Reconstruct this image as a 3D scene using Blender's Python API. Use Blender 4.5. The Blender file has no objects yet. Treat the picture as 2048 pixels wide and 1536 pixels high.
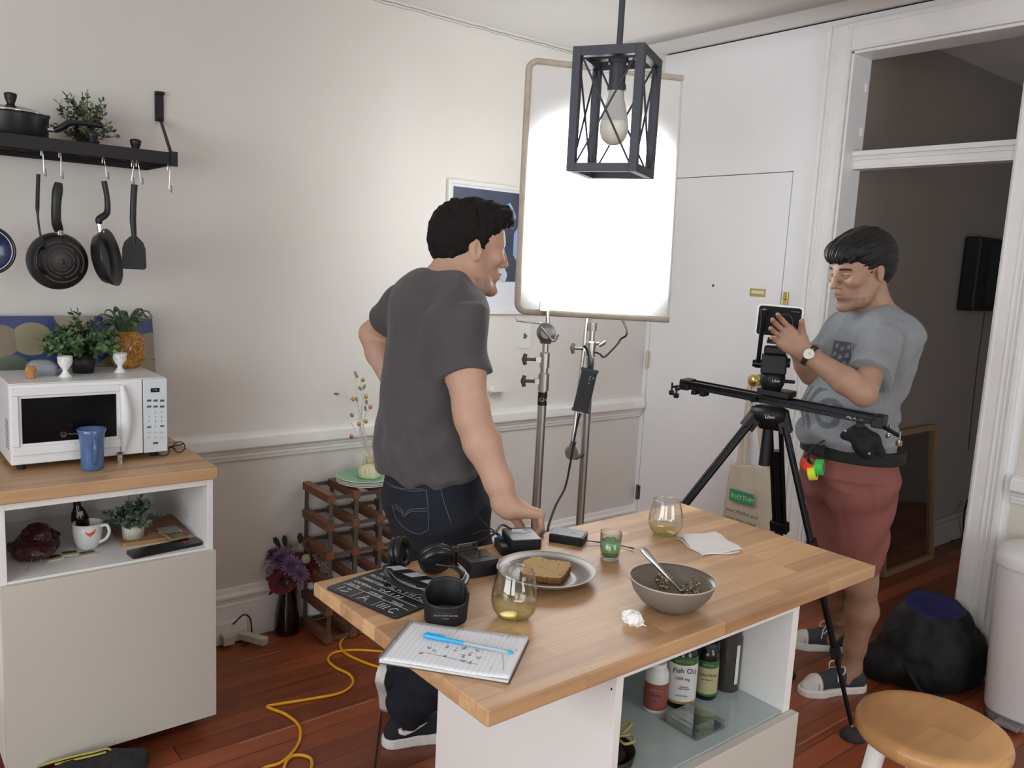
import bpy, math, random
import numpy as np
from mathutils import Vector, Matrix, noise as mnoise
D = bpy.data
SC = bpy.context.scene
COL = SC.collection
rad = math.radians
# ------------------------------------------------------------------ camera
CAM_H = 1.55
FPX = 1663.0
yaw, pit, rol = rad(50.73), rad(-8.27), rad(2.92)
fw = Vector((math.cos(pit)*math.cos(yaw), math.cos(pit)*math.sin(yaw), math.sin(pit)))
r0 = fw.cross(Vector((0, 0, 1))).normalized()
u0 = r0.cross(fw)
RT = math.cos(rol)*r0 + math.sin(rol)*u0
UP = -math.sin(rol)*r0 + math.cos(rol)*u0
CP = Vector((0, 0, CAM_H))
cd = D.cameras.new('camera'); cam = D.objects.new('camera', cd); COL.objects.link(cam)
cd.sensor_width = 36.0; cd.lens = 36.0*FPX/2048.0; cd.clip_start = .02
cam.matrix_world = Matrix(((RT.x, UP.x, -fw.x, CP.x), (RT.y, UP.y, -fw.y, CP.y), (RT.z, UP.z, -fw.z, CP.z), (0, 0, 0, 1)))
SC.camera = cam
# ------------------------------------------------------------------ world, daylight, exposure
wd = D.worlds.new('world'); SC.world = wd; wd.use_nodes = True
wd.node_tree.nodes['Background'].inputs[0].default_value = (.75, .87, 1, 1)
wd.node_tree.nodes['Background'].inputs[1].default_value = 0.9
SC.view_settings.view_transform = 'Standard'; SC.view_settings.look = 'None'
SC.view_settings.exposure = 0.20; SC.view_settings.gamma = 1.0
SC.view_settings.use_curve_mapping = False
def area(name, loc, look, sx, sy, power, color=(1, 1, 1), spread=180):
    l = D.lights.new(name, 'AREA'); l.shape = 'RECTANGLE'; l.size = sx; l.size_y = sy
    l.energy = power; l.color = color; l.spread = rad(spread)
    o = D.objects.new(name, l); COL.objects.link(o); o.location = loc
    o.rotation_euler = (Vector(look)-Vector(loc)).to_track_quat('-Z', 'Y').to_euler(); return o
W_DAY = 52.0     # daylight through the window behind the camera to the left
area('daylight_window_west', (-2.28, .7, 1.55), (2.5, .6, 2.1), 2.0, 1.5, W_DAY, (.90, .96, 1.0))
area('daylight_window_south', (1.6, -2.38, 1.6), (2.2, 1.0, 2.1), 1.5, 1.4, 30.0, (.90, .96, 1.0))
area('added_fill_west_b', (-2.28, -1.6, 1.55), (2.5, 1.0, 2.1), 1.4, 1.5, 36.0, (.90, .96, 1.0))  # extra fill from the west, added to balance the room's brightness
LED_WATTS = 440.0     # the LED head behind the diffusion cloth
SC.cycles.max_bounces = 8; SC.cycles.diffuse_bounces = 6; SC.cycles.transmission_bounces = 8
SC.cycles.transparent_max_bounces = 24; SC.cycles.caustics_reflective = False; SC.cycles.caustics_refractive = False
SC.cycles.sample_clamp_indirect = 4.0
# ------------------------------------------------------------------ pixel -> place (used only to look up where a thing stands)
def ray(px, py): return fw + (px-1024)/FPX*RT - (py-768)/FPX*UP
def onp(px, py, ax, val):
    d = ray(px, py); return CP + d*((val-CP[ax])/d[ax])
def tX(px, py, v): return onp(px, py, 0, v)
def tY(px, py, v): return onp(px, py, 1, v)
def tZ(px, py, v=0.0): return onp(px, py, 2, v)
def dp(px, py, k): return CP + ray(px, py)*k
# picture-right, away and up directions of the room as the photographer stands
rh = r0.normalized(); dh = Vector((math.cos(yaw), math.sin(yaw), 0)); UZ = Vector((0, 0, 1))
def cdir(r, d, u=0): return (rh*r+dh*d+UZ*u).normalized()
def rot3(x, y, z): return np.array(Matrix((x, y, z)).transposed(), dtype=np.float32)
def lmix(a, b, t): return a*(1-t[:, None])+np.array(b)[None, :]*t[:, None]
def sstep(x, a, b): t = np.clip((x-a)/(b-a), 0, 1); return t*t*(3-2*t)
# ------------------------------------------------------------------ materials
def lin(c):
    if isinstance(c, str):
        c = c.lstrip('#'); c = [int(c[i:i+2], 16)/255 for i in (0, 2, 4)]
        return [x/12.92 if x <= .04045 else ((x+.055)/1.055)**2.4 for x in c]
    return list(c)
def mat(name, color, rough=.5, metal=0.0, spec=.5, var=0, vscale=8, bump=0, bscale=200, trans=0, ior=1.45, alpha=1, emit=None, estr=0, sheen=0, coat=0, attr=None, stretch=None, sss=0):
    m = D.materials.new(name); m.use_nodes = True; nt = m.node_tree; b = nt.nodes['Principled BSDF']
    c = lin(color); b.inputs['Base Color'].default_value = (*c, 1)
    b.inputs['Roughness'].default_value = rough; b.inputs['Metallic'].default_value = metal
    b.inputs['Specular IOR Level'].default_value = spec; b.inputs['IOR'].default_value = ior
    b.inputs['Transmission Weight'].default_value = trans; b.inputs['Alpha'].default_value = alpha
    b.inputs['Sheen Weight'].default_value = sheen; b.inputs['Coat Weight'].default_value = coat
    if emit: b.inputs['Emission Color'].default_value = (*lin(emit), 1); b.inputs['Emission Strength'].default_value = estr
    if sss: b.inputs['Subsurface Weight'].default_value = sss; b.inputs['Subsurface Radius'].default_value = (.012, .005, .003); b.inputs['Subsurface Scale'].default_value = 1.0
    N = nt.nodes.new; L = nt.links.new
    if var or bump:
        tc = N('ShaderNodeTexCoord'); mp = N('ShaderNodeMapping'); L(tc.outputs['Object'], mp.inputs[0])
        if stretch: mp.inputs['Scale'].default_value = stretch
    if attr:
        a = N('ShaderNodeAttribute'); a.attribute_name = attr; L(a.outputs['Color'], b.inputs['Base Color'])
    if var and not attr:
        n = N('ShaderNodeTexNoise'); n.inputs['Scale'].default_value = vscale; n.inputs['Detail'].default_value = 5; L(mp.outputs[0], n.inputs[0])
        r = N('ShaderNodeValToRGB'); L(n.outputs[0], r.inputs[0])
        r.color_ramp.elements[0].position = .3; r.color_ramp.elements[1].position = .7
        r.color_ramp.elements[0].color = (*[x*(1-var) for x in c], 1); r.color_ramp.elements[1].color = (*[min(1, x*(1+var)) for x in c], 1)
        L(r.outputs[0], b.inputs['Base Color'])
    if bump:
        n = N('ShaderNodeTexNoise'); n.inputs['Scale'].default_value = bscale; n.inputs['Detail'].default_value = 3; L(mp.outputs[0], n.inputs[0])
        bp = N('ShaderNodeBump'); bp.inputs['Strength'].default_value = bump; bp.inputs['Distance'].default_value = .002
        L(n.outputs[0], bp.inputs['Height']); L(bp.outputs[0], b.inputs['Normal'])
    return m
def wood(name, dark, light, stave=(.55, .045), gap=.35, vary=.45, rough=.35, axis='X', grain=60, gapcol=None, mortar=.0012, bump=.15):
    """planks or glued staves: brick pattern for the boards, stretched noise for the grain"""
    m = D.materials.new(name); m.use_nodes = True; nt = m.node_tree; b = nt.nodes['Principled BSDF']; N = nt.nodes.new; L = nt.links.new
    tc = N('ShaderNodeTexCoord'); mp = N('ShaderNodeMapping'); L(tc.outputs['Object'], mp.inputs[0])
    if axis == 'Y': mp.inputs['Rotation'].default_value = (0, 0, rad(90))
    if axis == 'Z': mp.inputs['Rotation'].default_value = (0, rad(90), 0)
    br = N('ShaderNodeTexBrick'); L(mp.outputs[0], br.inputs['Vector']); br.offset = .37; br.offset_frequency = 2
    br.inputs['Scale'].default_value = 1; br.inputs['Brick Width'].default_value = stave[0]; br.inputs['Row Height'].default_value = stave[1]
    br.inputs['Mortar Size'].default_value = mortar; br.inputs['Mortar Smooth'].default_value = .1; br.inputs['Bias'].default_value = 0
    br.inputs['Color1'].default_value = (0, 0, 0, 1); br.inputs['Color2'].default_value = (1, 1, 1, 1); br.inputs['Mortar'].default_value = (.5, .5, .5, 1)
    m2 = N('ShaderNodeMapping'); L(mp.outputs[0], m2.inputs[0]); m2.inputs['Scale'].default_value = (2.2, grain, grain)
    add = N('ShaderNodeVectorMath'); add.operation = 'ADD'; L(m2.outputs[0], add.inputs[0])
    sc = N('ShaderNodeVectorMath'); sc.operation = 'SCALE'; sc.inputs['Scale'].default_value = 37; L(br.outputs['Color'], sc.inputs[0]); L(sc.outputs[0], add.inputs[1])
    n1 = N('ShaderNodeTexNoise'); n1.inputs['Scale'].default_value = 1; n1.inputs['Detail'].default_value = 6; n1.inputs['Distortion'].default_value = .6; L(add.outputs[0], n1.inputs[0])
    n2 = N('ShaderNodeTexNoise'); n2.inputs['Scale'].default_value = 3.5; n2.inputs['Detail'].default_value = 3; L(mp.outputs[0], n2.inputs[0])
    mx = N('ShaderNodeMath'); mx.operation = 'MULTIPLY_ADD'; L(br.outputs['Color'], mx.inputs[0]); mx.inputs[1].default_value = vary
    s1 = N('ShaderNodeMath'); s1.operation = 'MULTIPLY'; L(n1.outputs[0], s1.inputs[0]); s1.inputs[1].default_value = .5; L(s1.outputs[0], mx.inputs[2])
    s2 = N('ShaderNodeMath'); s2.operation = 'MULTIPLY_ADD'; L(n2.outputs[0], s2.inputs[0]); s2.inputs[1].default_value = .35; L(mx.outputs[0], s2.inputs[2])
    rp = N('ShaderNodeValToRGB'); L(s2.outputs[0], rp.inputs[0])
    rp.color_ramp.elements[0].position = .25; rp.color_ramp.elements[1].position = .85
    rp.color_ramp.elements[0].color = (*lin(dark), 1); rp.color_ramp.elements[1].color = (*lin(light), 1)
    g = N('ShaderNodeMix'); g.data_type = 'RGBA'; L(br.outputs['Fac'], g.inputs[0]); L(rp.outputs[0], g.inputs[6])
    g.inputs[7].default_value = (*(lin(gapcol) if gapcol else [x*.5 for x in lin(dark)]), 1)
    gm = N('ShaderNodeMath'); gm.operation = 'MULTIPLY'; L(br.outputs['Fac'], gm.inputs[0]); gm.inputs[1].default_value = gap; L(gm.outputs[0], g.inputs[0])
    L(g.outputs[2], b.inputs['Base Color']); b.inputs['Roughness'].default_value = rough
    bp = N('ShaderNodeBump'); bp.inputs['Strength'].default_value = bump; bp.inputs['Distance'].default_value = .001
    h = N('ShaderNodeMath'); h.operation = 'SUBTRACT'; L(n1.outputs[0], h.inputs[0]); L(br.outputs['Fac'], h.inputs[1]); L(h.outputs[0], bp.inputs['Height']); L(bp.outputs[0], b.inputs['Normal'])
    return m
def glass(name, color='#ffffff', rough=0.0, ior=1.5, gain=1.0):
    """thin-walled glass: clear transmission with Fresnel reflections"""
    m = D.materials.new(name); m.use_nodes = True; nt = m.node_tree; N = nt.nodes.new; L = nt.links.new
    for n_ in list(nt.nodes): nt.nodes.remove(n_)
    o = N('ShaderNodeOutputMaterial'); mx = N('ShaderNodeMixShader'); t = N('ShaderNodeBsdfTransparent'); g = N('ShaderNodeBsdfGlossy'); f = N('ShaderNodeLayerWeight')
    t.inputs[0].default_value = (*lin(color), 1); g.inputs['Roughness'].default_value = rough+.01; f.inputs[0].default_value = .5
    pw = N('ShaderNodeMath'); pw.operation = 'POWER'; pw.inputs[1].default_value = 3.5; L(f.outputs['Facing'], pw.inputs[0]); ml = N('ShaderNodeMath'); ml.operation = 'MULTIPLY_ADD'; ml.inputs[1].default_value = .7*gain; ml.inputs[2].default_value = .035*gain; ml.use_clamp = True; L(pw.outputs[0], ml.inputs[0])
    L(ml.outputs[0], mx.inputs[0]); L(t.outputs[0], mx.inputs[1]); L(g.outputs[0], mx.inputs[2]); L(mx.outputs[0], o.inputs[0]); return m
# ------------------------------------------------------------------ mesh building
LOC = {}       # world location of every object made here
def nrm(v): return Vector(v).normalized()
def frame(d, up=(0, 0, 1)):
    d = nrm(d); up = Vector(up)
    if abs(d.dot(up.normalized())) > .98: up = Vector((1, 0, 0)) if abs(d.x) < .9 else Vector((0, 1, 0))
    x = up.cross(d).normalized(); y = d.cross(x); return x, y, d
def TR(loc=(0, 0, 0), rz=0, ry=0, rx=0, s=1):
    return Matrix.Translation(Vector(loc)) @ Matrix.Rotation(rz, 4, 'Z') @ Matrix.Rotation(ry, 4, 'Y') @ Matrix.Rotation(rx, 4, 'X') @ Matrix.Scale(s, 4)
def basis(loc, x, y, z):
    x, y, z = Vector(x), Vector(y), Vector(z)
    return Matrix(((x.x, y.x, z.x, loc[0]), (x.y, y.y, z.y, loc[1]), (x.z, y.z, z.z, loc[2]), (0, 0, 0, 1)))
class MB:
    def __init__(s, M=None): s.v = []; s.f = []; s.mi = []; s.sm = []; s.M = M
    def add(s, vs, fs, mi=0, sm=False, M=None):
        b = len(s.v); M2 = s.M @ M if (s.M is not None and M is not None) else (M if M is not None else s.M)
        for p in vs: s.v.append(tuple(M2 @ Vector(p)) if M2 is not None else tuple(p))
        for f in fs: s.f.append([b+i for i in f]); s.mi.append(mi); s.sm.append(sm)
        return s
    def box(s, x0, x1, y0, y1, z0, z1, mi=0, M=None):
        vs = [(x, y, z) for z in (z0, z1) for y in (y0, y1) for x in (x0, x1)]
        return s.add(vs, [(0, 2, 3, 1), (4, 5, 7, 6), (0, 1, 5, 4), (2, 6, 7, 3), (0, 4, 6, 2), (1, 3, 7, 5)], mi, False, M)
    def bar(s, a, b, w, h, up=(0, 0, 1), mi=0):
        a, b = Vector(a), Vector(b); x, y, d = frame(b-a, up); L = (b-a).length
        return s.box(-w/2, w/2, -h/2, h/2, 0, L, mi, basis(a, x, y, d))
    def cyl(s, a, b, ra, rb=None, n=20, mi=0, cap=True, sm=True):
        a, b = Vector(a), Vector(b); rb = ra if rb is None else rb; x, y, d = frame(b-a)
        vs = [p+x*math.cos(t)*r+y*math.sin(t)*r for p, r in ((a, ra), (b, rb)) for t in [2*math.pi*i/n for i in range(n)]]
        s.add(vs, [(i, (i+1) % n, n+(i+1) % n, n+i) for i in range(n)], mi, sm)
        if cap: s.add(vs[:n], [list(range(n))[::-1]], mi); s.add(vs[n:], [list(range(n))], mi)
        return s
    def tube(s, pts, r, n=8, closed=False, mi=0, flat=1.0, up=None):
        P = [Vector(p) for p in pts]; m = len(P); vs = []; X = None
        rr = r if isinstance(r, (list, tuple)) else [r]*m
        for i in range(m):
            d = (P[(i+1) % m]-P[i-1]) if closed else (P[min(i+1, m-1)]-P[max(i-1, 0)])
            if d.length < 1e-9: d = Vector((0, 0, 1))
            d.normalize()
            if up is not None: X = Vector(up).cross(d).normalized()
            elif X is None: X = frame(d)[0]
            X = (X-d*X.dot(d))
            X = X.normalized() if X.length > 1e-6 else frame(d)[0]
            Y = d.cross(X)
            for k in range(n): t = 2*math.pi*k/n; vs.append(P[i]+X*math.cos(t)*rr[i]+Y*math.sin(t)*rr[i]*flat)
        fs = [(i*n+k, i*n+(k+1) % n, ((i+1) % m)*n+(k+1) % n, ((i+1) % m)*n+k) for i in range(m if closed else m-1) for k in range(n)]
        s.add(vs, fs, mi, True)
        if not closed: s.add(vs[:n], [list(range(n))[::-1]], mi, True); s.add(vs[-n:], [list(range(n))], mi, True)
        return s
    def lathe(s, prof, n=32, mi=0, M=None, sm=True, sx=1, sy=1):
        vs = []; 
        for r, z in prof: vs += [(r*math.cos(2*math.pi*k/n)*sx, r*math.sin(2*math.pi*k/n)*sy, z) for k in range(n)]
        fs = [(i*n+k, i*n+(k+1) % n, (i+1)*n+(k+1) % n, (i+1)*n+k) for i in range(len(prof)-1) for k in range(n)]
        return s.add(vs, fs, mi, sm, M)
    def prism(s, poly, z0, z1, mi=0, M=None, sm=False):
        n = len(poly); vs = [(x, y, z0) for x, y in poly]+[(x, y, z1) for x, y in poly]
        a = sum(poly[i][0]*poly[(i+1) % n][1]-poly[(i+1) % n][0]*poly[i][1] for i in range(n))
        if a < 0: vs = vs[:n][::-1]+vs[n:][::-1]
        s.add(vs, [list(range(n))[::-1], list(range(n, 2*n))], mi, False, M)
        return s.add(vs, [(i, (i+1) % n, n+(i+1) % n, n+i) for i in range(n)], mi, sm, M)
    def ell(s, c, r, mi=0, n=16, M=None):
        r = (r, r, r) if isinstance(r, (int, float)) else r; m = n//2; vs = [(c[0], c[1], c[2]+r[2])]
        for i in range(1, m):
            a = math.pi*i/m; vs += [(c[0]+r[0]*math.sin(a)*math.cos(2*math.pi*k/n), c[1]+r[1]*math.sin(a)*math.sin(2*math.pi*k/n), c[2]+r[2]*math.cos(a)) for k in range(n)]
        vs.append((c[0], c[1], c[2]-r[2])); e = len(vs)-1
        fs = [(0, 1+k, 1+(k+1) % n) for k in range(n)]
        for i in range(m-2): fs += [(1+i*n+k, 1+(i+1)*n+k, 1+(i+1)*n+(k+1) % n, 1+i*n+(k+1) % n) for k in range(n)]
        b = 1+(m-2)*n; fs += [(b+k, e, b+(k+1) % n) for k in range(n)]
        return s.add(vs, fs, mi, True, M)
    def grid(s, fn, nu, nv, mi=0, sm=True, M=None, wrap=False):
        vs = [fn(i/(nu-1), j/(nv-1)) for j in range(nv) for i in range(nu)]
        fs = [(j*nu+i, j*nu+i+1, (j+1)*nu+i+1, (j+1)*nu+i) for j in range(nv-1) for i in range(nu-1)]
        return s.add(vs, fs, mi, sm, M)
    def build(s, name, mats, parent=None, bevel=0, label=None, seg=2, solid=0, sub=0, origin=None, **tags):
        me = D.meshes.new(name)
        if s.v:
            A = np.array(s.v, dtype=float)
            o = np.array([(A[:, 0].min()+A[:, 0].max())/2, (A[:, 1].min()+A[:, 1].max())/2, A[:, 2].min()]) if origin is None else np.array(origin, dtype=float)
            A = A-o
        me.from_pydata([tuple(p) for p in A], [], s.f)
        mats = mats if isinstance(mats, (list, tuple)) else [mats]
        for m in mats: me.materials.append(m)
        me.polygons.foreach_set('material_index', s.mi); me.polygons.foreach_set('use_smooth', s.sm); me.update()
        return place(name, me, o, parent, bevel, label, seg, solid, sub, **tags)
def place(name, me, o, parent=None, bevel=0, label=None, seg=2, solid=0, sub=0, **tags):
    ob = D.objects.new(name, me); COL.objects.link(ob); ob.location = Vector(o); LOC[ob.name] = Vector(o)
    if parent is not None:
        ob.parent = parent; ob.matrix_parent_inverse = Matrix.Translation(-LOC[parent.name])
        # parent chains: locations are world at build time
        ob.location = Vector(o)
    if solid:
        m = ob.modifiers.new('solid', 'SOLIDIFY'); m.thickness = solid; m.offset = 0
    if bevel:
        m = ob.modifiers.new('bevel', 'BEVEL'); m.width = bevel; m.segments = seg; m.limit_method = 'ANGLE'; m.angle_limit = rad(40); m.harden_normals = True
    if sub:
        m = ob.modifiers.new('sub', 'SUBSURF'); m.levels = sub; m.render_levels = sub
    if label: ob['label'] = label
    for k, v in tags.items(): ob[k] = v
    return ob
def thing(name, loc, label, category, group=None):
    o = D.objects.new(name, None); COL.objects.link(o); o.location = Vector(loc); LOC[o.name] = Vector(loc); o.empty_display_size = .05
    o['label'] = label; o['category'] = category
    if group: o['group'] = group
    return o
def copy_tree(o, parent=None):
    c = o.copy(); COL.objects.link(c); LOC[c.name] = LOC[o.name].copy()
    if parent is not None: c.parent = parent
    for ch in [x for x in D.objects if x.parent == o]: copy_tree(ch, c)
    return c
def text(s, name, M, size, m, parent=None, ext=.0002, align='CENTER', shear=0, spacing=1, **tags):
    cu = D.curves.new(name, 'FONT'); cu.body = s; cu.size = size; cu.extrude = ext; cu.align_x = align; cu.align_y = 'CENTER'; cu.shear = shear; cu.space_character = spacing
    cu.resolution_u = 2
    ob = D.objects.new('tmp_text', cu); COL.objects.link(ob)
    dg = bpy.context.evaluated_depsgraph_get(); dg.update(); me = D.meshes.new_from_object(ob.evaluated_get(dg))
    D.objects.remove(ob); D.curves.remove(cu)
    me.name = name; loc = M.to_translation(); R3 = M.copy(); R3.translation = (0, 0, 0); me.transform(R3)
    me.materials.clear(); me.materials.append(m)
    return place(name, me, loc, parent, **tags)
def bez(pts, n=12):
    """smooth Catmull-Rom curve through points"""
    P = [Vector(p) for p in pts]; P = [2*P[0]-P[1]]+P+[2*P[-1]-P[-2]]; out = []
    for i in range(1, len(P)-2):
        for k in range(n):
            t = k/n; a, b, c, d = P[i-1], P[i], P[i+1], P[i+2]
            out.append(.5*((2*b)+(c-a)*t+(2*a-5*b+4*c-d)*t*t+(3*b-a-3*c+d)*t**3))
    out.append(P[-2]); return out
def rrect(w, h, r, n=5):
    out = []
    for cx, cy, a0 in ((w/2-r, h/2-r, 0), (-w/2+r, h/2-r, 90), (-w/2+r, -h/2+r, 180), (w/2-r, -h/2+r, 270)):
        out += [(cx+r*math.cos(rad(a0+90*i/n)), cy+r*math.sin(rad(a0+90*i/n))) for i in range(n+1)]
    return out
def circ(r, n=24, cx=0, cy=0): return [(cx+r*math.cos(2*math.pi*i/n), cy+r*math.sin(2*math.pi*i/n)) for i in range(n)]
# ------------------------------------------------------------------ soft-surface modeller: blends shapes into one continuous skin
def _a(p): return np.array(p, dtype=np.float32)
def vnoise(P, s, seed=0):
    Q = P*s+seed*17.31; I = np.floor(Q).astype(np.int64); f = (Q-I).astype(np.float32); f = f*f*(3-2*f); out = 0
    def h(i, j, k):
        n = (i*73856093) ^ (j*19349663) ^ (k*83492791); n = (n ^ (n >> 13))*1274126177; return ((n & 0xffff)/65535.0).astype(np.float32)
    for a in (0, 1):
        for b in (0, 1):
            for c in (0, 1):
                w = (f[:, 0] if a else 1-f[:, 0])*(f[:, 1] if b else 1-f[:, 1])*(f[:, 2] if c else 1-f[:, 2])
                out = out+w*h(I[:, 0]+a, I[:, 1]+b, I[:, 2]+c)
    return out*2-1
class SDF:
    def __init__(s, vox): s.vox = vox; s.p = []; s.disp = None
    def _add(s, fn, lo, hi, k, op): s.p.append((fn, np.minimum(lo, hi), np.maximum(lo, hi), k, op)); return s
    def rc(s, a, b, r1, r2=None, k=.02, op='u'):
        a, b = _a(a), _a(b); r2 = r1 if r2 is None else r2; ba = b-a; L = float(ba@ba)+1e-12
        def fn(P):
            q = P-a; h = np.clip(q@ba/L, 0, 1); return np.linalg.norm(q-h[:, None]*ba, axis=1)-(r1+(r2-r1)*h)
        m = max(r1, r2); return s._add(fn, np.minimum(a, b)-m, np.maximum(a, b)+m, k, op)
    def chain(s, pts, rs, k=.02, op='u'):
        for i in range(len(pts)-1): s.rc(pts[i], pts[i+1], rs[i], rs[i+1], k, op)
        return s
    def el(s, c, r, R=None, k=.02, op='u'):
        c = _a(c); r = _a(r); R = np.eye(3, dtype=np.float32) if R is None else np.array(R, dtype=np.float32)
        def fn(P):
            q = (P-c)@R; k0 = np.linalg.norm(q/r, axis=1); k1 = np.linalg.norm(q/(r*r), axis=1)+1e-9; return k0*(k0-1)/k1
        m = float(r.max()); return s._add(fn, c-m, c+m, k, op)
    def ec(s, a, b, ra, rb, X, k=.02, op='u', flat=True):
        """elliptic cone from a to b; ra, rb = (half-width along X, half-depth); flat ends"""
        a, b, X = _a(a), _a(b), _a(X); ba = b-a; L = float(np.linalg.norm(ba)); d = ba/L; X = X-d*(X@d); X /= np.linalg.norm(X); Y = np.cross(d, X)
        def fn(P):
            q = P-a; t = q@d; h = np.clip(t/L, 0, 1); w = ra[0]+(rb[0]-ra[0])*h; e = ra[1]+(rb[1]-ra[1])*h
            u = q@X; v = q@Y; k0 = np.sqrt((u/w)**2+(v/e)**2); k1 = np.sqrt((u/w**2)**2+(v/e**2)**2)+1e-6
            dr = np.where(k0 < 1e-3, -np.minimum(w, e), k0*(k0-1)/k1); dt = np.maximum(-t, t-L)
            return np.minimum(np.maximum(dr, dt), 0)+np.sqrt(np.maximum(dr, 0)**2+np.maximum(dt, 0)**2)
        m = max(ra+rb); return s._add(fn, np.minimum(a, b)-m, np.maximum(a, b)+m, k, op)
    def bx(s, c, h, R=None, rd=.003, k=.01, op='u'):
        c = _a(c); h = _a(h)-rd; R = np.eye(3, dtype=np.float32) if R is None else np.array(R, dtype=np.float32)
        def fn(P):
            q = np.abs((P-c)@R)-h; return np.linalg.norm(np.maximum(q, 0), axis=1)+np.minimum(q.max(axis=1), 0)-rd
        m = float(np.linalg.norm(h))+rd; return s._add(fn, c-m, c+m, k, op)
    def cut(s, o, n, k=.004, lo=None, hi=None):
        """throw away what lies beyond the plane"""
        o, n = _a(o), _a(n); n = n/np.linalg.norm(n)
        return s._add(lambda P: (P-o)@n, _a(lo if lo is not None else (-9, -9, -9)), _a(hi if hi is not None else (9, 9, 9)), k, 'i')
    def eval(s, P, act):
        d = np.full(len(P), .08, np.float32)
        for fn, lo, hi, k, op in act:
            m = np.all((P > lo-k-.012) & (P < hi+k+.012), axis=1) if op != 'i' else np.all((P > lo) & (P < hi), axis=1)
            if not m.any(): continue
            b = fn(P[m]); a = d[m]
            if op == 'u': h = np.maximum(k-np.abs(a-b), 0)/k; r = np.minimum(a, b)-h*h*k*.25
            elif op == 's': b = -b; h = np.maximum(k-np.abs(a-b), 0)/k; r = np.maximum(a, b)+h*h*k*.25
            else: h = np.maximum(k-np.abs(a-b), 0)/k; r = np.maximum(a, b)+h*h*k*.25
            d[m] = r
        if s.disp is not None:
            m = np.abs(d) < .02
            if m.any(): d[m] = d[m]+s.disp(P[m])
        return d
    def mesh(s, n=24):
        v = s.vox; U = [q for q in s.p if q[4] == 'u']
        lo = np.min([q[1] for q in U], axis=0)-.03; hi = np.max([q[2] for q in U], axis=0)+.03
        nt = np.ceil((hi-lo)/(v*n)).astype(int); S = (nt*n+4).astype(np.int64); ids = []; pos = []; quads = []
        g = np.arange(n+2); gx, gy, gz = np.meshgrid(g, g, g, indexing='ij')
        seen = set()
        for q in U:
            t0 = np.maximum(np.floor((q[1]-.02-lo)/(v*n)).astype(int), 0); t1 = np.minimum(np.floor((q[2]+.02-lo)/(v*n)).astype(int), nt-1)
            for i in range(t0[0], t1[0]+1):
                for j in range(t0[1], t1[1]+1):
                    for k in range(t0[2], t1[2]+1): seen.add((i, j, k))
        for t in sorted(seen):
            t = np.array(t); b0 = lo+(t*n-1)*v; b1 = b0+(n+1)*v
            act = [q for q in s.p if q[4] == 'i' or (np.all(q[1]-q[3]-.012 < b1) and np.all(q[2]+q[3]+.012 > b0))]
            # quick reject on a coarse lattice
            cg = np.linspace(0, n+1, 6); cx, cy, cz = np.meshgrid(cg, cg, cg, indexing='ij')
            cp = (b0+np.stack([cx, cy, cz], -1).reshape(-1, 3)*v).astype(np.float32); cdv = s.eval(cp, act)
            if np.abs(cdv).min() > v*(n+1)/5*1.2+.004: continue
            P = (b0+np.stack([gx, gy, gz], -1).reshape(-1, 3)*v).astype(np.float32)
            d = s.eval(P, act).reshape(n+2, n+2, n+2); ins = d < 0
            if not ins.any() or ins.all(): continue
            c = sum(ins[a:n+1+a, b:n+1+b, e:n+1+e].astype(np.int8) for a in (0, 1) for b in (0, 1) for e in (0, 1))
            I = np.argwhere((c > 0) & (c < 8))
            if not len(I): continue
            cr = {(a, b, e): d[I[:, 0]+a, I[:, 1]+b, I[:, 2]+e] for a in (0, 1) for b in (0, 1) for e in (0, 1)}
            acc = np.zeros((len(I), 3)); cnt = np.zeros(len(I))
            for p, qv in cr.items():
                for ax in range(3):
                    if p[ax] == 0:
                        p2 = list(p); p2[ax] = 1; q2 = cr[tuple(p2)]; m = (qv < 0) != (q2 < 0)
                        tt = np.where(m, qv/(qv-q2+1e-12), 0); e = np.array(p, float)[None, :].repeat(len(I), 0); e[:, ax] += tt
                        acc += e*m[:, None]; cnt += m
            V = b0+(I+acc/cnt[:, None])*v; G = I+t*n
            ids.append((G[:, 0]*S[1]+G[:, 1])*S[2]+G[:, 2]); pos.append(V)
            for ax in range(3):
                o1, o2 = (ax+1) % 3, (ax+2) % 3
                sl0 = [slice(1, n+1)]*3; sl1 = list(sl0); sl1[ax] = slice(2, n+2)
                a = ins[tuple(sl0)]; b = ins[tuple(sl1)]; E = np.argwhere(a != b)+1
                if not len(E): continue
                flip = ins[E[:, 0], E[:, 1], E[:, 2]]; E = E+t*n
                def cid(d1, d2):
                    Q = E.copy(); Q[:, o1] -= d1; Q[:, o2] -= d2; return (Q[:, 0]*S[1]+Q[:, 1])*S[2]+Q[:, 2]
                F = np.stack([cid(1, 1), cid(0, 1), cid(0, 0), cid(1, 0)], 1); F[~flip] = F[~flip][:, ::-1]; quads.append(F)
        ids = np.concatenate(ids); pos = np.concatenate(pos); F = np.concatenate(quads)
        u, ix = np.unique(ids, return_index=True); return pos[ix], np.searchsorted(u, F)
    def build(s, name, m, parent=None, color=None, smooth=1, **tags):
        V, F = s.mesh()
        for _ in range(smooth):     # light relaxation
            acc = np.zeros_like(V); cnt = np.zeros(len(V))
            for a, b in ((0, 1), (1, 2), (2, 3), (3, 0)):
                for x, y in ((F[:, a], F[:, b]), (F[:, b], F[:, a])):
                    for c in range(3): acc[:, c] += np.bincount(x, V[y, c], len(V))
                    cnt += np.bincount(x, minlength=len(V))
            V = V*.5+acc/np.maximum(cnt, 1)[:, None]*.5
        o = np.array([(V[:, 0].min()+V[:, 0].max())/2, (V[:, 1].min()+V[:, 1].max())/2, V[:, 2].min()])
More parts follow.
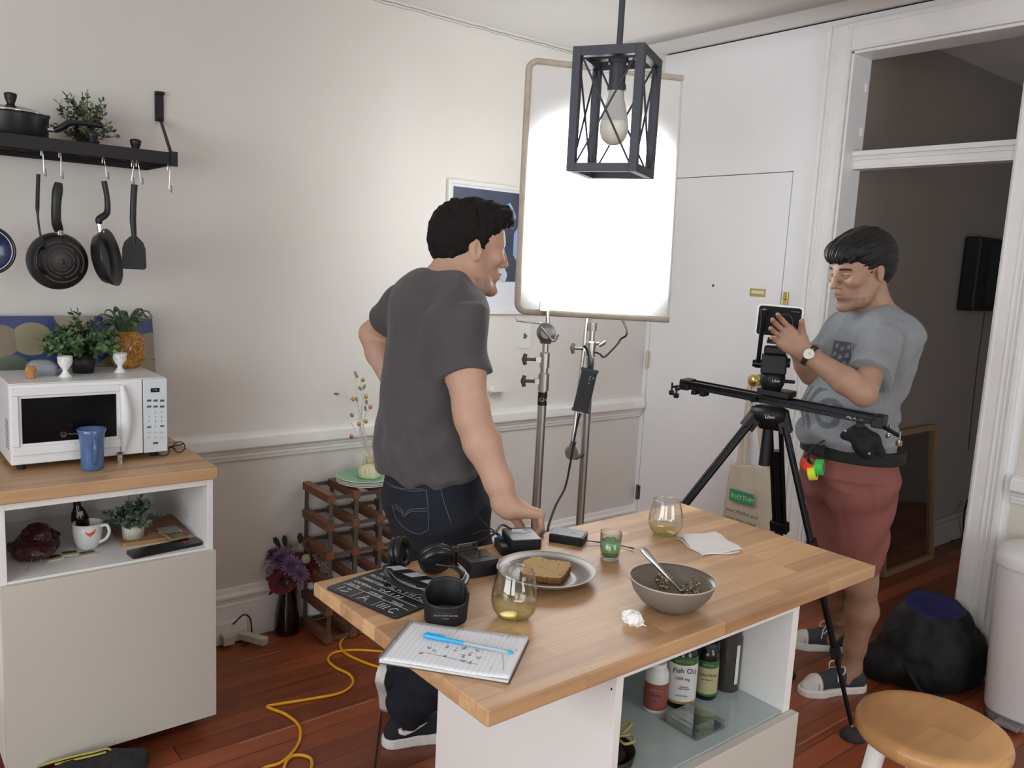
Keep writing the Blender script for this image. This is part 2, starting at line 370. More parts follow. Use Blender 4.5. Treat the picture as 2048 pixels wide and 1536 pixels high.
        me = D.meshes.new(name); me.vertices.add(len(V)); me.vertices.foreach_set('co', (V-o).astype(np.float32).ravel())
        me.loops.add(F.size); me.loops.foreach_set('vertex_index', F.ravel().astype(np.int32))
        me.polygons.add(len(F)); me.polygons.foreach_set('loop_start', np.arange(0, F.size, 4, dtype=np.int32))
        me.polygons.foreach_set('loop_total', np.full(len(F), 4, np.int32)); me.polygons.foreach_set('use_smooth', np.ones(len(F), bool))
        me.update(calc_edges=True); me.validate()
        me.materials.append(m)
        if color is not None:
            C = color(V); at = me.color_attributes.new('Col', 'FLOAT_COLOR', 'POINT')
            at.data.foreach_set('color', np.concatenate([C, np.ones((len(C), 1))], 1).astype(np.float32).ravel())
        return place(name, me, o, parent, **tags)
def H3(M): return np.array(M.to_3x3(), dtype=np.float32)
def head_prims(s, M, wide=1.0, hook=0.0):
    """cranium, face, ears and neck root in head space: x forward, y left, z up"""
    R = H3(M); sc = M.to_scale().x; R = R/sc
    def T(x, y, z): return M @ Vector((x, y*wide, z))
    def el(c, r, k=.015, op='u', ry=0, rz=0):
        q = R @ H3(Matrix.Rotation(rz, 4, 'Z') @ Matrix.Rotation(ry, 4, 'Y')) if (ry or rz) else R
        s.el(T(*c), [x*sc for x in r], q, k*sc, op)
    def rc(a, b, r1, r2, k=.012, op='u'): s.rc(T(*a), T(*b), r1*sc, r2*sc, k*sc, op)
    el((-.012, 0, .037), (.097, .076, .083)); el((.035, 0, .03), (.064, .066, .068), .02)
    el((.03, 0, -.035), (.062, .056, .075), .025)
    for q in (1, -1):
        rc((.0, .056*q, -.04), (.035, .045*q, -.088), .018, .015, .03); rc((.035, .045*q, -.088), (.078, .012*q, -.104), .015, .014, .025)
        el((.067, .043*q, -.014), (.024, .021, .02), .02)
        rc((.086, .012*q, .024), (.074, .046*q, .024), .0105, .009, .012)
        el((.094, .031*q, .004), (.017, .015, .0105), .012, 's')
        el((.080, .0305*q, .0035), (.0125, .0145, .0115), .004)
        rc((.0895, .020*q, .0075), (.0835, .043*q, .0065), .0028, .0022, .004)
        el((.1, .0135*q, -.031), (.0105, .008, .0075), .007)
        el((-.01, .078*q, -.002), (.017, .008, .031), .006, 'u', -.18, .35*q)
        el((-.004, .086*q, .0), (.0095, .006, .019), .005, 's', -.18, .35*q)
        rc((-.002, .078*q, -.018), (.004, .083*q, -.004), .0045, .003, .004)
    rc((.092, 0, .02), (.106, 0, -.006), .0085, .0085, .012); rc((.106, 0, -.006), (.1155, 0, -.027), .0085, .0105, .006)
    el((.1085, .0085, -.0365), (.004, .0035, .003), .003, 's'); el((.1085, -.0085, -.0365), (.004, .0035, .003), .003, 's')
    el((.079, 0, -.06), (.022, .031, .026), .014)
    el((.0985, 0, -.0555), (.0085, .021, .0052), .005); el((.0965, 0, -.0665), (.0085, .018, .0065), .005)
    rc((.106, -.018, -.0608), (.106, .018, -.0608), .0016, .0016, .003, 's')
    el((.087, 0, -.103), (.016, .02, .015), .014)
def hand_prims(s, Wr, X, Y, curl, sz=1.0, thumb=None, k=.006, spread=.06):
    """Wr wrist, X towards the fingertips, Y towards the thumb side; curl = four lists of three bend angles (towards the palm, -Z)"""
    X = nrm(X); Y = Vector(Y); Y = (Y-X*Y.dot(X)).normalized(); Z = X.cross(Y)   # Z: for a right hand the back of the hand is +Z when Y = thumb side
    def P(x, y, z): return Wr+(X*x+Y*y+Z*z)*sz
    R = np.array(Matrix((X, Y, Z)).transposed(), dtype=np.float32)
    s.el(P(.05, .0, -.002), (.05*sz, .040*sz, .0145*sz), R, .02); s.rc(P(-.02, 0, 0), P(.03, 0, 0), .025*sz, .022*sz, .02)
    s.rc(P(.03, .018, -.004), P(.082, .028, 0), .014*sz, .0115*sz, .012); s.rc(P(.03, -.018, -.004), P(.078, -.028, -.002), .014*sz, .0105*sz, .012)
    tips = []
    for i, (y, L, r) in enumerate(((.029, (.042, .025, .021), .0092), (.0095, (.046, .029, .022), .0094), (-.0105, (.043, .027, .021), .0089), (-.029, (.034, .021, .019), .0079))):
        p = P(.086-(.004 if i in (0, 2) else 0)-(.010 if i == 3 else 0), y, 0); a = 0; sp = spread*(1.5-i)
        s.rc(P(.05, y*.8, 0), p, .010*sz, r*1.08*sz, .008)
        for j in range(3):
            a += curl[i][j]; d = (X*math.cos(a)-Z*math.sin(a))
            d = (d+Y*math.sin(sp)*math.cos(a)).normalized(); q = p+d*L[j]*sz
            s.rc(p, q, r*(1-.09*j)*sz, r*(.93-.1*j)*sz, k*.45); p = q
        tips.append(p)
    th = thumb or ((.02, .03, -.012), (.052, .052, -.022), (.08, .052, -.03))
    b = [P(*q) for q in th]; s.rc(P(.008, .012, -.004), b[0], .018*sz, .015*sz, .012); s.rc(b[0], b[1], .0135*sz, .0108*sz, .006); s.rc(b[1], b[2], .0108*sz, .0088*sz, .003)
    return tips
# ------------------------------------------------------------------ the room
WY, WX = 3.125, 3.50          # left wall plane, right wall plane
XW, YS = -2.4, -2.5           # unseen walls behind the camera
def st(o, **k):
    o['kind'] = 'structure'
    for a, b in k.items(): o[a] = b
    return o
M_WALL = mat('wall_paint_greige', '#d0ccc5', rough=.8, var=.03, vscale=1.3, bump=.12, bscale=60)
M_WALLW = mat('wall_paint_white', '#e9e9ea', rough=.6, var=.02, vscale=2, bump=.10, bscale=35)
M_TRIM = mat('trim_paint', '#e7e5e2', rough=.45, var=.03, vscale=12, bump=.10, bscale=50)
M_CEIL = mat('ceiling_paint', '#e9e7e4', rough=.9, var=.02, vscale=2)
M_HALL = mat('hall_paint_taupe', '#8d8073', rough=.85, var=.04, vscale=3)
M_DARK = mat('dark_gap_shade', '#15130f', rough=1)  # near-black that puts the shade of gaps and holes into the colour
def crackmat(name, base, cx):
    return mat(name, base, rough=.8)
M_FLOOR = wood('floor_boards', '#4a1f10', '#9a5030', stave=(4.2, .083), gap=.85, rough=.36, grain=55, gapcol='#24100a', mortar=.0016, bump=.25)
m = MB(); m.box(XW, 7.0, YS, 4.0, -.06, 0); st(m.build('floor', M_FLOOR))
# a few pale filler lines between the boards
M_FILL = mat('pale_seam_filler', '#a87a5c', rough=.7)
m = MB()
for (a, b) in (((480, 1489), (745, 1398)), ((1590, 1490), (1712, 1428)), ((1795, 1252), (1885, 1205)), ((1776, 1258), (1802, 1247)), ((480, 1326), (560, 1300))):
    p, q = tZ(*a), tZ(*b); y = (p.y+q.y)/2; w = .0018; m.box(p.x, q.x, y-w, y+w, 0, .0006)
st(m.build('trim_4', M_FILL))
# ceiling: old plaster that climbs a little towards the corner
cx = [(XW-.1, 2.585), (2.55, 2.585), (2.85, 2.592), (3.05, 2.615), (3.25, 2.655), (3.5, 2.69), (3.7, 2.70)]
pts = [(p.x, p.z) for p in bez([Vector((a, 0, b)) for a, b in cx], 6)]
m = MB(); vs = [(x, y, z) for y in (YS-.1, WY+.1) for x, z in pts]; n = len(pts)
m.add(vs, [(i, i+1, n+i+1, n+i) for i in range(n-1)], 0, True); m.add([(x, y, z+.12) for x, y, z in vs], [(i, n+i, n+i+1, i+1) for i in range(n-1)], 0, True)
st(m.build('ceiling', M_CEIL))
m = MB(); m.box(3.64, 7.0, YS, 4.0, 2.72, 2.8); st(m.build('ceiling_hall', M_CEIL))
# left wall
m = MB(); m.box(XW-.1, 3.7, WY, WY+.12, 0, 2.9); wl = st(m.build('wall_left', M_WALL))
m = MB()   # hairline crack along the ceiling joint
ps = []
random.seed(4)
for i in range(60):
    x = .2+i*(2.72/60); ps.append((x, WY-.001, 2.573+random.uniform(-.002, .002)))
m.tube(ps, .0022, 4); m.tube([(p[0], p[1], p[2]-.010+random.uniform(-.002, .002)) for p in ps[30:]], .0011, 4)
st(m.build('trim_5', mat('plaster_crack', '#8f8a84', rough=1)))
# chair rail and baseboard of the left wall: moulded profiles swept along x
def sweep_x(prof, x0, x1, y):
    m = MB(); n = len(prof); vs = [(x0, y-d, z) for d, z in prof]+[(x1, y-d, z) for d, z in prof]
    m.add(vs, [(i, i+1, n+i+1, n+i) for i in range(n-1)]); m.add(vs, [list(range(n)), list(range(n, 2*n))[::-1]]); return m
rail = [(0, .735), (.012, .735), (.014, .748), (.020, .751), (.020, .762), (.026, .766), (.030, .776), (.045, .786), (.048, .790), (.048, .800), (.046, .826), (.040, .829), (.036, .836), (.018, .843), (0, .845)]
st(sweep_x(rail, XW, 3.485, WY).build('trim_1', M_TRIM))
base = [(0, 0), (.022, 0), (.022, .150), (.018, .156), (.018, .170), (.024, .176), (.024, .186), (.014, .196), (.010, .212), (0, .216)]
st(sweep_x(base, XW, 3.5, WY).build('baseboard_left', M_TRIM))
# right wall with the closed door and the open doorway
DY0, DY1, DZ = 2.289, 3.098, 2.040      # closed door
OY0, OY1, OZ = 1.336, 2.056, 2.537      # open doorway
m = MB(); T = .14; zt = 2.681
for y0, y1, z0, z1 in ((DY1, WY, 0, zt), (OY1, DY0, 0, zt), (DY0, DY1, DZ, zt), (OY0, OY1, OZ, zt), (YS, OY0, 0, zt)): m.box(WX, WX+T, y0, y1, z0, z1)
st(m.build('wall_right', M_WALLW))
m = MB(); m.box(WX+.02, WX+T, YS, WY, zt, 2.78); st(m.build('wall_right_gap_shade', M_DARK))  # dark strip, colours in the shade of the gap below the ceiling
m = MB(); m.box(WX+.05, WX+T-.01, DY0, DY1, 0, DZ); st(m.build('wall_door_gap_shade', M_DARK))  # dark backing, paints the shade seen in the gaps around the door
d1 = thing('door_1', (WX, (DY0+DY1)/2, 0), 'white flush door in the right wall', 'door'); d1['kind'] = 'structure'; del d1['category']; del d1['label']
m = MB(); m.box(WX-.001, WX+.04, DY0+.004, DY1-.004, .012, DZ-.004); m.build('door_leaf', M_WALLW, d1, bevel=.0015)
M_BRASS = mat('brass', '#b39a5a', rough=.3, metal=1); M_PBRASS = mat('painted_brass', '#c9bd92', rough=.5, metal=.3)
for i, (a, b) in enumerate((((1290, 700), (1300, 738)), ((1273, 968), (1280, 1000)))):
    p, q = tX(*a, WX), tX(*b, WX); z0, z1 = min(p.z, q.z), max(p.z, q.z); y = DY1+.0
    h = MB(); h.cyl((WX-.006, y, z0), (WX-.006, y, z1), .0065, n=12); h.box(WX-.003, WX, y-.018, y+.014, z0+.003, z1-.003)
    h.build('hinge', mat('hinge_'+('painted', 'dark')[i], ('#c2bda8', '#4b4640')[i], rough=.5, metal=.4), d1)
p = tX(1516, 585, WX); h = MB(); h.box(WX-.004, WX-.001, p.y-.045, p.y+.045, p.z-.020, p.z+.018)
pl = h.build('label_holder', M_BRASS, d1, bevel=.001); h = MB(); h.box(WX-.0045, WX-.0039, p.y-.036, p.y+.036, p.z-.006, p.z+.009); h.build('paper_slip', mat('paper_slip', '#cfc9b4', rough=.8), pl)
p = tX(1427, 571, WX); h = MB(); h.cyl((WX-.004, p.y, p.z), (WX-.001, p.y, p.z), .006, n=16); h.build('peephole', M_DARK, d1)
p = tX(1573, 597, WX); h = MB(); h.box(WX-.012, WX, p.y-.012, p.y+.012, p.z-.03, p.z+.03); h.cyl((WX-.012, p.y, p.z), (WX-.024, p.y, p.z), .008, n=12)
o = h.build('door_latch', M_BRASS, None, bevel=.002); o['label'] = 'small brass latch on the wall right of the white door'; o['category'] = 'latch'
kp = tX(1520, 760, WX)
h = MB(); h.cyl((WX-.002, kp.y, kp.z), (WX-.008, kp.y, kp.z), .03, .027, n=24); h.cyl((WX-.008, kp.y, kp.z), (WX-.035, kp.y, kp.z), .010, n=16); h.ell((WX-.055, kp.y, kp.z), (.024, .030, .030), n=20)
h.build('door_knob', M_BRASS, d1)
# casings around the doorway
def casing_v(y0, y1, z0, z1, outer):      # vertical board on the room side, outer = +1 when the outer edge is at y1
    m = MB(); x = WX; w = y1-y0
    m.box(x-.014, x+.0, y0, y1, z0, z1)
    if outer > 0: a, b = y1-.020, y1; c, d = y1-.040, y1-.030; e, f = y1-.062, y1-.052; g, k = y0, y0+.012
    else: a, b = y0, y0+.020; c, d = y0+.030, y0+.040; e, f = y0+.052, y0+.062; g, k = y1-.012, y1
    m.box(x-.026, x-.012, a, b, z0, z1); m.box(x-.021, x-.012, c, d, z0, z1); m.box(x-.018, x-.012, e, f, z0, z1); m.box(x-.018, x-.012, g, k, z0, z1)
    return m
st(casing_v(OY1, OY1+.115, 0, OZ+.115, 1).build('trim_2', M_TRIM, bevel=.003))
st(casing_v(OY0-.115, OY0, 0, OZ+.115, -1).build('trim_3', M_TRIM, bevel=.003))
m = MB(); m.box(WX-.014, WX, OY0, OY1, OZ, OZ+.115); m.box(WX-.020, WX-.012, OY0-.02, OY1+.02, OZ+.095, OZ+.115); m.box(WX-.018, WX-.012, OY0, OY1, OZ, OZ+.012)
st(m.build('trim_6', M_TRIM, bevel=.003))
# jamb lining and transom bar
m = MB(); m.box(WX, WX+T+.01, OY1-.012, OY1+.004, 0, OZ); m.box(WX, WX+T+.01, OY0-.004, OY0+.012, 0, OZ); m.box(WX, WX+T+.01, OY0, OY1, OZ-.012, OZ+.004)
j = st(m.build('door_2', M_TRIM, bevel=.002))
a, b = tX(1712, 303, 3.585), tX(1712, 339, 3.585)
m = MB(); z1, z0 = a.z, b.z; hh = z1-z0
m.box(3.585, 3.64, OY0, OY1, z0, z1); m.box(3.570, 3.60, OY0, OY1, z1-.022, z1); m.box(3.577, 3.60, OY0, OY1, z1-.040, z1-.028); m.box(3.575, 3.60, OY0, OY1, z0, z0+.012)
st(m.build('trim_7', M_TRIM, bevel=.003))
for zz in (2.40, 2.21):
    m = MB(); m.box(3.615, 3.635, OY1-.020, OY1-.011, zz-.02, zz+.02); st(m.build('trim_8', M_TRIM, bevel=.001))
# right wall beyond the doorway: rail end and baseboard
M_WALLY = mat('wall_paint_cream', '#d5cfc2', rough=.8)
m = MB(); m.box(WX-.006, WX, YS, OY0-.150, 0, 2.68); st(m.build('wall_right_panel', M_WALLY))
n = len(rail); m = MB(); vs = [(WX-.006-d, YS, z) for d, z in rail]+[(WX-.006-d, OY0-.150, z) for d, z in rail]
m.add(vs, [(i, n+i, n+i+1, i+1) for i in range(n-1)]); m.add(vs, [list(range(n)), list(range(n, 2*n))[::-1]]); st(m.build('trim_9', M_TRIM))
m = MB(); m.box(WX-.026, WX-.006, YS, OY0-.115, 0, .2); st(m.build('baseboard_right', M_TRIM, bevel=.003))
# hall behind the doorway
HY = 2.10
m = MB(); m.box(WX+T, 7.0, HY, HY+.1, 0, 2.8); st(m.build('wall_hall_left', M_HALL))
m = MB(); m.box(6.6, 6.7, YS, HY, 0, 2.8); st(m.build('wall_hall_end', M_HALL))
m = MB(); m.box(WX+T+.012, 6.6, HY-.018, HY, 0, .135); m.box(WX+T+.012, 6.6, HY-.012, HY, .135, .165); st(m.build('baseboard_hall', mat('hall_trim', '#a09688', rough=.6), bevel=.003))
# unseen walls behind the camera with their windows, the third one added for its light
def wall_window(name, ax, pos, a0, a1, lo, hi, full0, full1):
    m = MB()
    def bx(u0, u1, z0, z1):
        if ax == 'x': m.box(pos-.12, pos, u0, u1, z0, z1)
        else: m.box(u0, u1, pos-.12, pos, z0, z1)
    bx(full0, a0, 0, 2.7); bx(a1, full1, 0, 2.7); bx(a0, a1, 0, lo); bx(a0, a1, hi, 2.7); return st(m.build(name, M_WALL))
wall_window('wall_near', 'y', YS, .8, 2.5, .85, 2.35, XW, WX)
m = MB()
for (u0, u1, z0_, z1_) in ((YS, -2.3, 0, 2.7), (-.9, -.4, 0, 2.7), (1.8, WY, 0, 2.7), (-2.3, -.9, 0, .75), (-2.3, -.9, 2.35, 2.7), (-.4, 1.8, 0, .75), (-.4, 1.8, 2.35, 2.7)): m.box(XW-.12, XW, u0, u1, z0_, z1_)
st(m.build('wall_window_side', M_WALL))
def win(name, ax, pos, a0, a1, lo, hi):
    m = MB(); t = .05
    def bx(u0, u1, z0, z1, d=.05):
        if ax == 'x': m.box(pos-.09, pos-.09+d, u0, u1, z0, z1)
        else: m.box(u0, u1, pos-.09, pos-.09+d, z0, z1)
    bx(a0, a0+t, lo, hi); bx(a1-t, a1, lo, hi); bx(a0, a1, lo, lo+t); bx(a0, a1, hi-t, hi); bx(a0, a1, (lo+hi)/2-.02, (lo+hi)/2+.02); bx((a0+a1)/2-.015, (a0+a1)/2+.015, lo, hi)
    st(m.build(name, M_TRIM, bevel=.003))
win('window_1', 'x', XW, -.4, 1.8, .75, 2.35); win('added_window_3', 'x', XW, -2.3, -.9, .75, 2.35); win('window_2', 'y', YS, .8, 2.5, .85, 2.35)
# plaster damage in the ceiling corner
m = MB(); zc = 2.686
pt = lambda x, y, z=2.675: onp(x, y, 2, z)
m.tube([pt(1300, 100), pt(1310, 93), pt(1325, 77), pt(1345, 76), pt(1366, 82)], .0022, 5)
st(m.build('trim_10', mat('plaster_chip_edge', '#6f6a66', rough=1)))
# things fixed to or leaning on the walls
M_PLAST = mat('white_plastic', '#dcd9d4', rough=.35)
a, b = tY(1037, 648, WY), tY(1058, 695, WY); c = (a+b)/2
sw = thing('light_switch', (c.x, WY, c.z), 'white wall light switch with a small toggle left of the chrome stands', 'light switch')
m = MB(basis((c.x, WY, c.z), (1, 0, 0), (0, 0, 1), (0, -1, 0))); m.prism(rrect(.073, .118, .006), 0, .006); m.build('wall_plate', M_PLAST, sw, bevel=.002)
m = MB(); m.box(c.x-.006, c.x+.006, WY-.008, WY-.0055, c.z-.013, c.z+.013); m.box(c.x-.004, c.x+.004, WY-.022, WY-.006, c.z-.004, c.z+.006); m.build('toggle', mat('dark_toggle', '#3a3734', rough=.5), sw, label='dark toggle')
p = tY(985, 780, WY)
m = MB(); m.box(p.x-.03, p.x+.05, WY-.05, WY, p.z-.004, p.z+.004); m.box(p.x-.02, p.x+.0, WY-.01, WY, p.z-.02, p.z+.02)
o = m.build('wall_hook', M_PLAST, bevel=.002); o['label'] = 'small white hook on the left wall beside the arm of the leaning person'; o['category'] = 'hook'
# framed poster behind the head of the leaning person
a, b = tY(893, 357, WY), tY(953, 628, WY)
x0, z1, z0 = a.x, a.z, b.z; x1 = x0+.62
fr = thing('framed_poster', ((x0+x1)/2, WY, z0), 'white framed poster on the left wall, half hidden by the glowing panel', 'poster')
m = MB(); w = .018
for q in ((x0, x0+w, z0, z1), (x1-w, x1, z0, z1), (x0+w, x1-w, z0, z0+w), (x0+w, x1-w, z1-w, z1)): m.box(q[0], q[1], WY-.022, WY-.001, q[2], q[3])
m.build('frame', M_PLAST, fr, bevel=.002)
m = MB(); m.box(x0+w, x1-w, WY-.014, WY-.006, z0+w, z1-w); m.build('mat_board', mat('poster_paper', '#d9dbe2', rough=.6), fr)
m = MB(); zq = z0+.155; m.box(x0+w+.012, x1-w-.012, WY-.016, WY-.013, zq, z1-w-.012)
m.build('print', mat('dark_blue_print', '#262b38', rough=.4, var=.35, vscale=9), fr, label='dark blue and black picture')
m = MB(); random.seed(11)
for i in range(9):
    px = x0+.30+random.uniform(0, .26); pz = zq+.02+random.uniform(0, .30); r = random.uniform(.015, .045)
    m.prism([(px+r*math.cos(t)*random.uniform(.6, 1.2), pz+r*2*math.sin(t)*random.uniform(.6, 1.2)) for t in [k*math.pi/4 for k in range(8)]], .0165+.0002*i, .0170+.0002*i, i % 3, basis((0, WY, 0), (1, 0, 0), (0, 0, 1), (0, -1, 0)))
m.build('print_shapes', [mat('poster_light_blue', '#7f93b8', rough=.4), mat('poster_navy', '#1c2c55', rough=.4), mat('poster_grey', '#aab0bd', rough=.4)], fr)
# painting of round shapes leaning on the wall behind the microwave
M_ART = D.materials.new('painted_stones'); M_ART.use_nodes = True; nt = M_ART.node_tree; bb = nt.nodes['Principled BSDF']; N = nt.nodes.new; L = nt.links.new
tc = N('ShaderNodeTexCoord'); vo = N('ShaderNodeTexVoronoi'); vo.inputs['Scale'].default_value = 8.5; vo.inputs['Randomness'].default_value = .55; mp = N('ShaderNodeMapping'); mp.inputs['Scale'].default_value = (1, .01, 1.15); L(tc.outputs['Object'], mp.inputs[0]); L(mp.outputs[0], vo.inputs[0])
rp = N('ShaderNodeValToRGB'); L(vo.outputs['Distance'], rp.inputs[0]); rp.color_ramp.interpolation = 'CONSTANT'; rp.color_ramp.elements[0].color = (0, 0, 0, 1); rp.color_ramp.elements[1].position = .56; rp.color_ramp.elements[1].color = (1, 1, 1, 1)
cr = N('ShaderNodeValToRGB'); sx = N('ShaderNodeSeparateColor'); L(vo.outputs['Color'], sx.inputs[0]); L(sx.outputs[0], cr.inputs[0])
for i, (p_, c_) in enumerate(((0, '#7a6f45'), (.25, '#8d8371'), (.5, '#6b5a3a'), (.7, '#9c8f86'), (.85, '#4f5a4a'))):
    e = cr.color_ramp.elements[i] if i < 2 else cr.color_ramp.elements.new(p_); e.position = p_; e.color = (*lin(c_), 1)
mx = N('ShaderNodeMix'); mx.data_type = 'RGBA'; L(rp.outputs[0], mx.inputs[0]); L(cr.outputs[0], mx.inputs[6]); mx.inputs[7].default_value = (*lin('#1f2f63'), 1); L(mx.outputs[2], bb.inputs['Base Color']); bb.inputs['Roughness'].default_value = .4
a, b, c = tY(303, 633, WY-.06), tY(312, 745, WY-.08), tY(0, 633, WY-.06)
art = thing('painting', (.45, WY-.07, .90), 'dark painting of round stones on blue leaning on the wall behind the microwave', 'painting')
m = MB(); xr = (a.x+b.x)/2; xl = -.15
vs = [(xl, WY-.105, .885), (xr+.01, WY-.105, .885), (xr, WY-.052, a.z), (xl, WY-.052, c.z)]
m.add(vs+[(x, y+.022, z) for x, y, z in vs], [(0, 1, 2, 3), (7, 6, 5, 4), (0, 4, 5, 1), (1, 5, 6, 2), (2, 6, 7, 3), (3, 7, 4, 0)]); m.build('canvas', M_ART, art)
# wall outlet with plug and cord low on the left wall
p = tY(462, 1275, WY-.03)
ou = thing('power_outlet', (1.155, WY-.024, .05), 'white power outlet block low on the baseboard beside the white cabinet', 'outlet')
m = MB(); m.box(1.085, 1.215, WY-.052, WY-.023, .005, .095); m.build('outlet_box', M_TRIM, ou, bevel=.006)
m = MB(); m.box(1.10, 1.145, WY-.095, WY-.053, .018, .055); m.bar((1.18, WY-.06, .035), (1.245, WY-.16, .03), .034, .028); m.build('plug', mat('old_white_plug', '#b9b3a8', rough=.6), ou, bevel=.004)
cd_ = MB(); cd_.tube(bez([(1.15, WY-.057, .085), (1.19, WY-.059, .115), (1.215, WY-.062, .10), (1.222, WY-.065, .06), (1.213, WY-.085, .012), (1.17, WY-.10, .006)], 8), .003, 8)
cd_.build('plug_cord', mat('black_rubber', '#101012', rough=.6), ou)
# tall mirror leaning in the hall
a, b, c_, d_ = (tY(1772, 855, HY-.03), tY(1860, 850, HY-.03), tZ(1860, 1118), tZ(1764, 1150))
mi = thing('leaning_mirror', (4.55, HY-.08, 0), 'tall narrow light wood framed mirror leaning on the hall wall', 'mirror')
yb = HY-.10; xl, xr = tY(1766, 1148, yb).x, tY(1860, 1120, yb).x; zt_ = tY(1860, 850, HY-.02).z
def mp_(x, t): return Vector((x, yb+(HY-.03-yb)*t, .002+(zt_-.002)*t))
m = MB(); fw_ = .030
for (p, q) in ((mp_(xl, 0), mp_(xl, 1)), (mp_(xr, 0), mp_(xr, 1))): m.bar(p, q, .022, fw_, (0, 1, 0))
for t in (.015, .985): m.bar(mp_(xl, t), mp_(xr, t), fw_, .022, (0, 1, 0))
m.build('frame', wood('pale_frame_wood', '#8a6a48', '#a98a62', stave=(3, .5), axis='Z'), mi, bevel=.002)
m = MB(); vs = [mp_(xl+.01, .01), mp_(xr-.01, .01), mp_(xr-.01, .99), mp_(xl+.01, .99)]; m.add([v+Vector((0, .004, 0)) for v in vs], [(0, 1, 2, 3)]); m.add([v+Vector((0, .009, 0)) for v in vs], [(3, 2, 1, 0)])
m.build('mirror_glass', mat('mirror_glass', '#bdbdbd', rough=.03, metal=1), mi)
# dark board hanging on the hall wall and its cord
hb = thing('wall_box', (5.15, HY, 1.42), 'small black box with a scribbled face hanging on the hall wall', 'wall box')
a, b = tY(1962, 480, HY-.09), tY(1950, 622, HY-.09); x2 = tY(2012, 480, HY-.09).x+.4
m = MB(); m.box(a.x+.01, x2, HY-.09, HY, b.z, a.z+.02); m.build('box', mat('black_metal', '#101113', rough=.5), hb, bevel=.01)
m = MB(); m.box(a.x+.14, x2-.03, HY-.098, HY-.088, b.z+.03, a.z)
mm = mat('chalked_face', '#1a1b1f', rough=.6, var=.9, vscale=60); m.build('face', mm, hb)
m = MB(); m.tube([tY(x, y, HY-.006) for x, y in ((1971, 625), (1962, 690), (1955, 740), (1945, 830), (1938, 900))], .004, 6)
m.build('cord', mat('cord_paint', '#857a6e', rough=.7), hb)
ca = MB(); pts = [tY(1935, 1000, HY-.03), tY(1928, 1030, HY-.05), tZ(1925, 1075), tZ(1908, 1082), tZ(1890, 1070, .03), tZ(1880, 1062, .05)]
ca.tube(bez(pts, 6), .005, 6)
o = ca.build('floor_cable', mat('black_rubber2', '#101012', rough=.6)); o['label'] = 'black cable lying along the hall baseboard'; o['category'] = 'cable'
# ------------------------------------------------------------------ furniture
M_WHITE = mat('white_laminate', '#e3e1dd', rough=.35, var=.015, vscale=2)
M_WHITEG = mat('warm_white_front', '#c4bfb4', rough=.35)
M_BLOCK = wood('butcher_block', '#8a6040', '#d2aa7e', stave=(.38, .045), gap=.35, vary=.30, rough=.48, grain=42, gapcol='#7d5533', mortar=.0006, bump=.08)
M_BLOCK2 = wood('oak_counter', '#8f6b4a', '#c19c74', stave=(.9, .03), gap=.3, rough=.35, grain=50, mortar=.0005, bump=.08)
# island
IZ = .87
isl = thing('kitchen_island', (1.34, 1.24, 0), 'white kitchen island with an oiled wood block top and an open front shelf', 'kitchen island')
m = MB(); m.box(.744, 1.925, .927, 1.532, IZ-.030, IZ); m.build('worktop', M_BLOCK, isl, bevel=.004)
bx0, bx1, by0, by1, bt = 1.05, 1.632, .945, 1.50, IZ-.031
m = MB(); t = .018
m.box(bx0, bx0+t, by0, by1, .0, bt); m.box(bx1-t-.006, bx1, by0, by1, .0, bt); m.box(bx0+t, bx1-t-.006, by1-t, by1-.0005, .0, bt-t); m.box(bx0+t, bx1-t-.006, by0+.0005, by1-.0005, bt-t, bt)
m.box(bx0+t, bx1-t-.006, by0+.0005, by1-t, .560, .578); m.box(bx0+t, bx1-t-.006, by0+.02, by1-t, .0, .02)
m.build('body', M_WHITE, isl, bevel=.0008)
m = MB(); m.box(bx0+.001, bx1+.006, by0-.021, by0-.001, .30, .5815); m.build('drawer', M_WHITEG, isl, bevel=.0012)
m = MB(); m.box(bx0+.001, bx1+.006, by0-.021, by0-.001, .03, .296); m.build('drawer', M_WHITEG, isl, bevel=.0012)
m = MB(); m.box(bx0+t+.002, bx1-t-.008, by0+.003, by1-t-.002, .578, .584); m.build('glass_shelf_cover', mat('frosted_glass_pane', '#a9b6b4', rough=.12, spec=.6), isl, label='grey green glass pane on the shelf')
m = MB(); m.cyl((bx0-.0006, by0+.012, .80), (bx0+.001, by0+.012, .80), .0022, n=10); m.build('screw_hole', M_DARK, isl)
# small cabinet by the wall
CZ = .88
cab = thing('kitchen_cabinet', (.60, 2.80, 0), 'white kitchen cabinet on castors with a wooden counter, under the microwave', 'cabinet')
m = MB(); m.box(.285, .892, 2.505, 3.095, CZ-.038, CZ); m.build('counter', M_BLOCK2, cab, bevel=.004)
cx0, cx1, cy0, cy1, ct = .304, .881, 2.520, 3.09, CZ-.0385; zs = .620
m = MB(); t = .018; m.box(cx0, cx0+t, cy0, cy1, .055, ct); m.box(cx1-t, cx1, cy0, cy1, .055, ct); a_, b_ = cx0+t, cx1-t; m.box(a_, b_, cy1-.012, cy1-.0005, .073, ct-.020); m.box(a_, b_, cy0+.0005, cy1-.0005, ct-.020, ct-.0005); m.box(a_, b_, cy0+.0005, cy1-.012, zs-.018, zs); m.box(a_, b_, cy0+.0005, cy1-.0005, .0555, .073)
m.build('body', M_WHITE, cab, bevel=.001)
m = MB(); m.box(cx0-.001, cx1+.003, cy0-.020, cy0-.001, .062, zs-.006); m.build('door', M_WHITEG, cab, bevel=.0015)
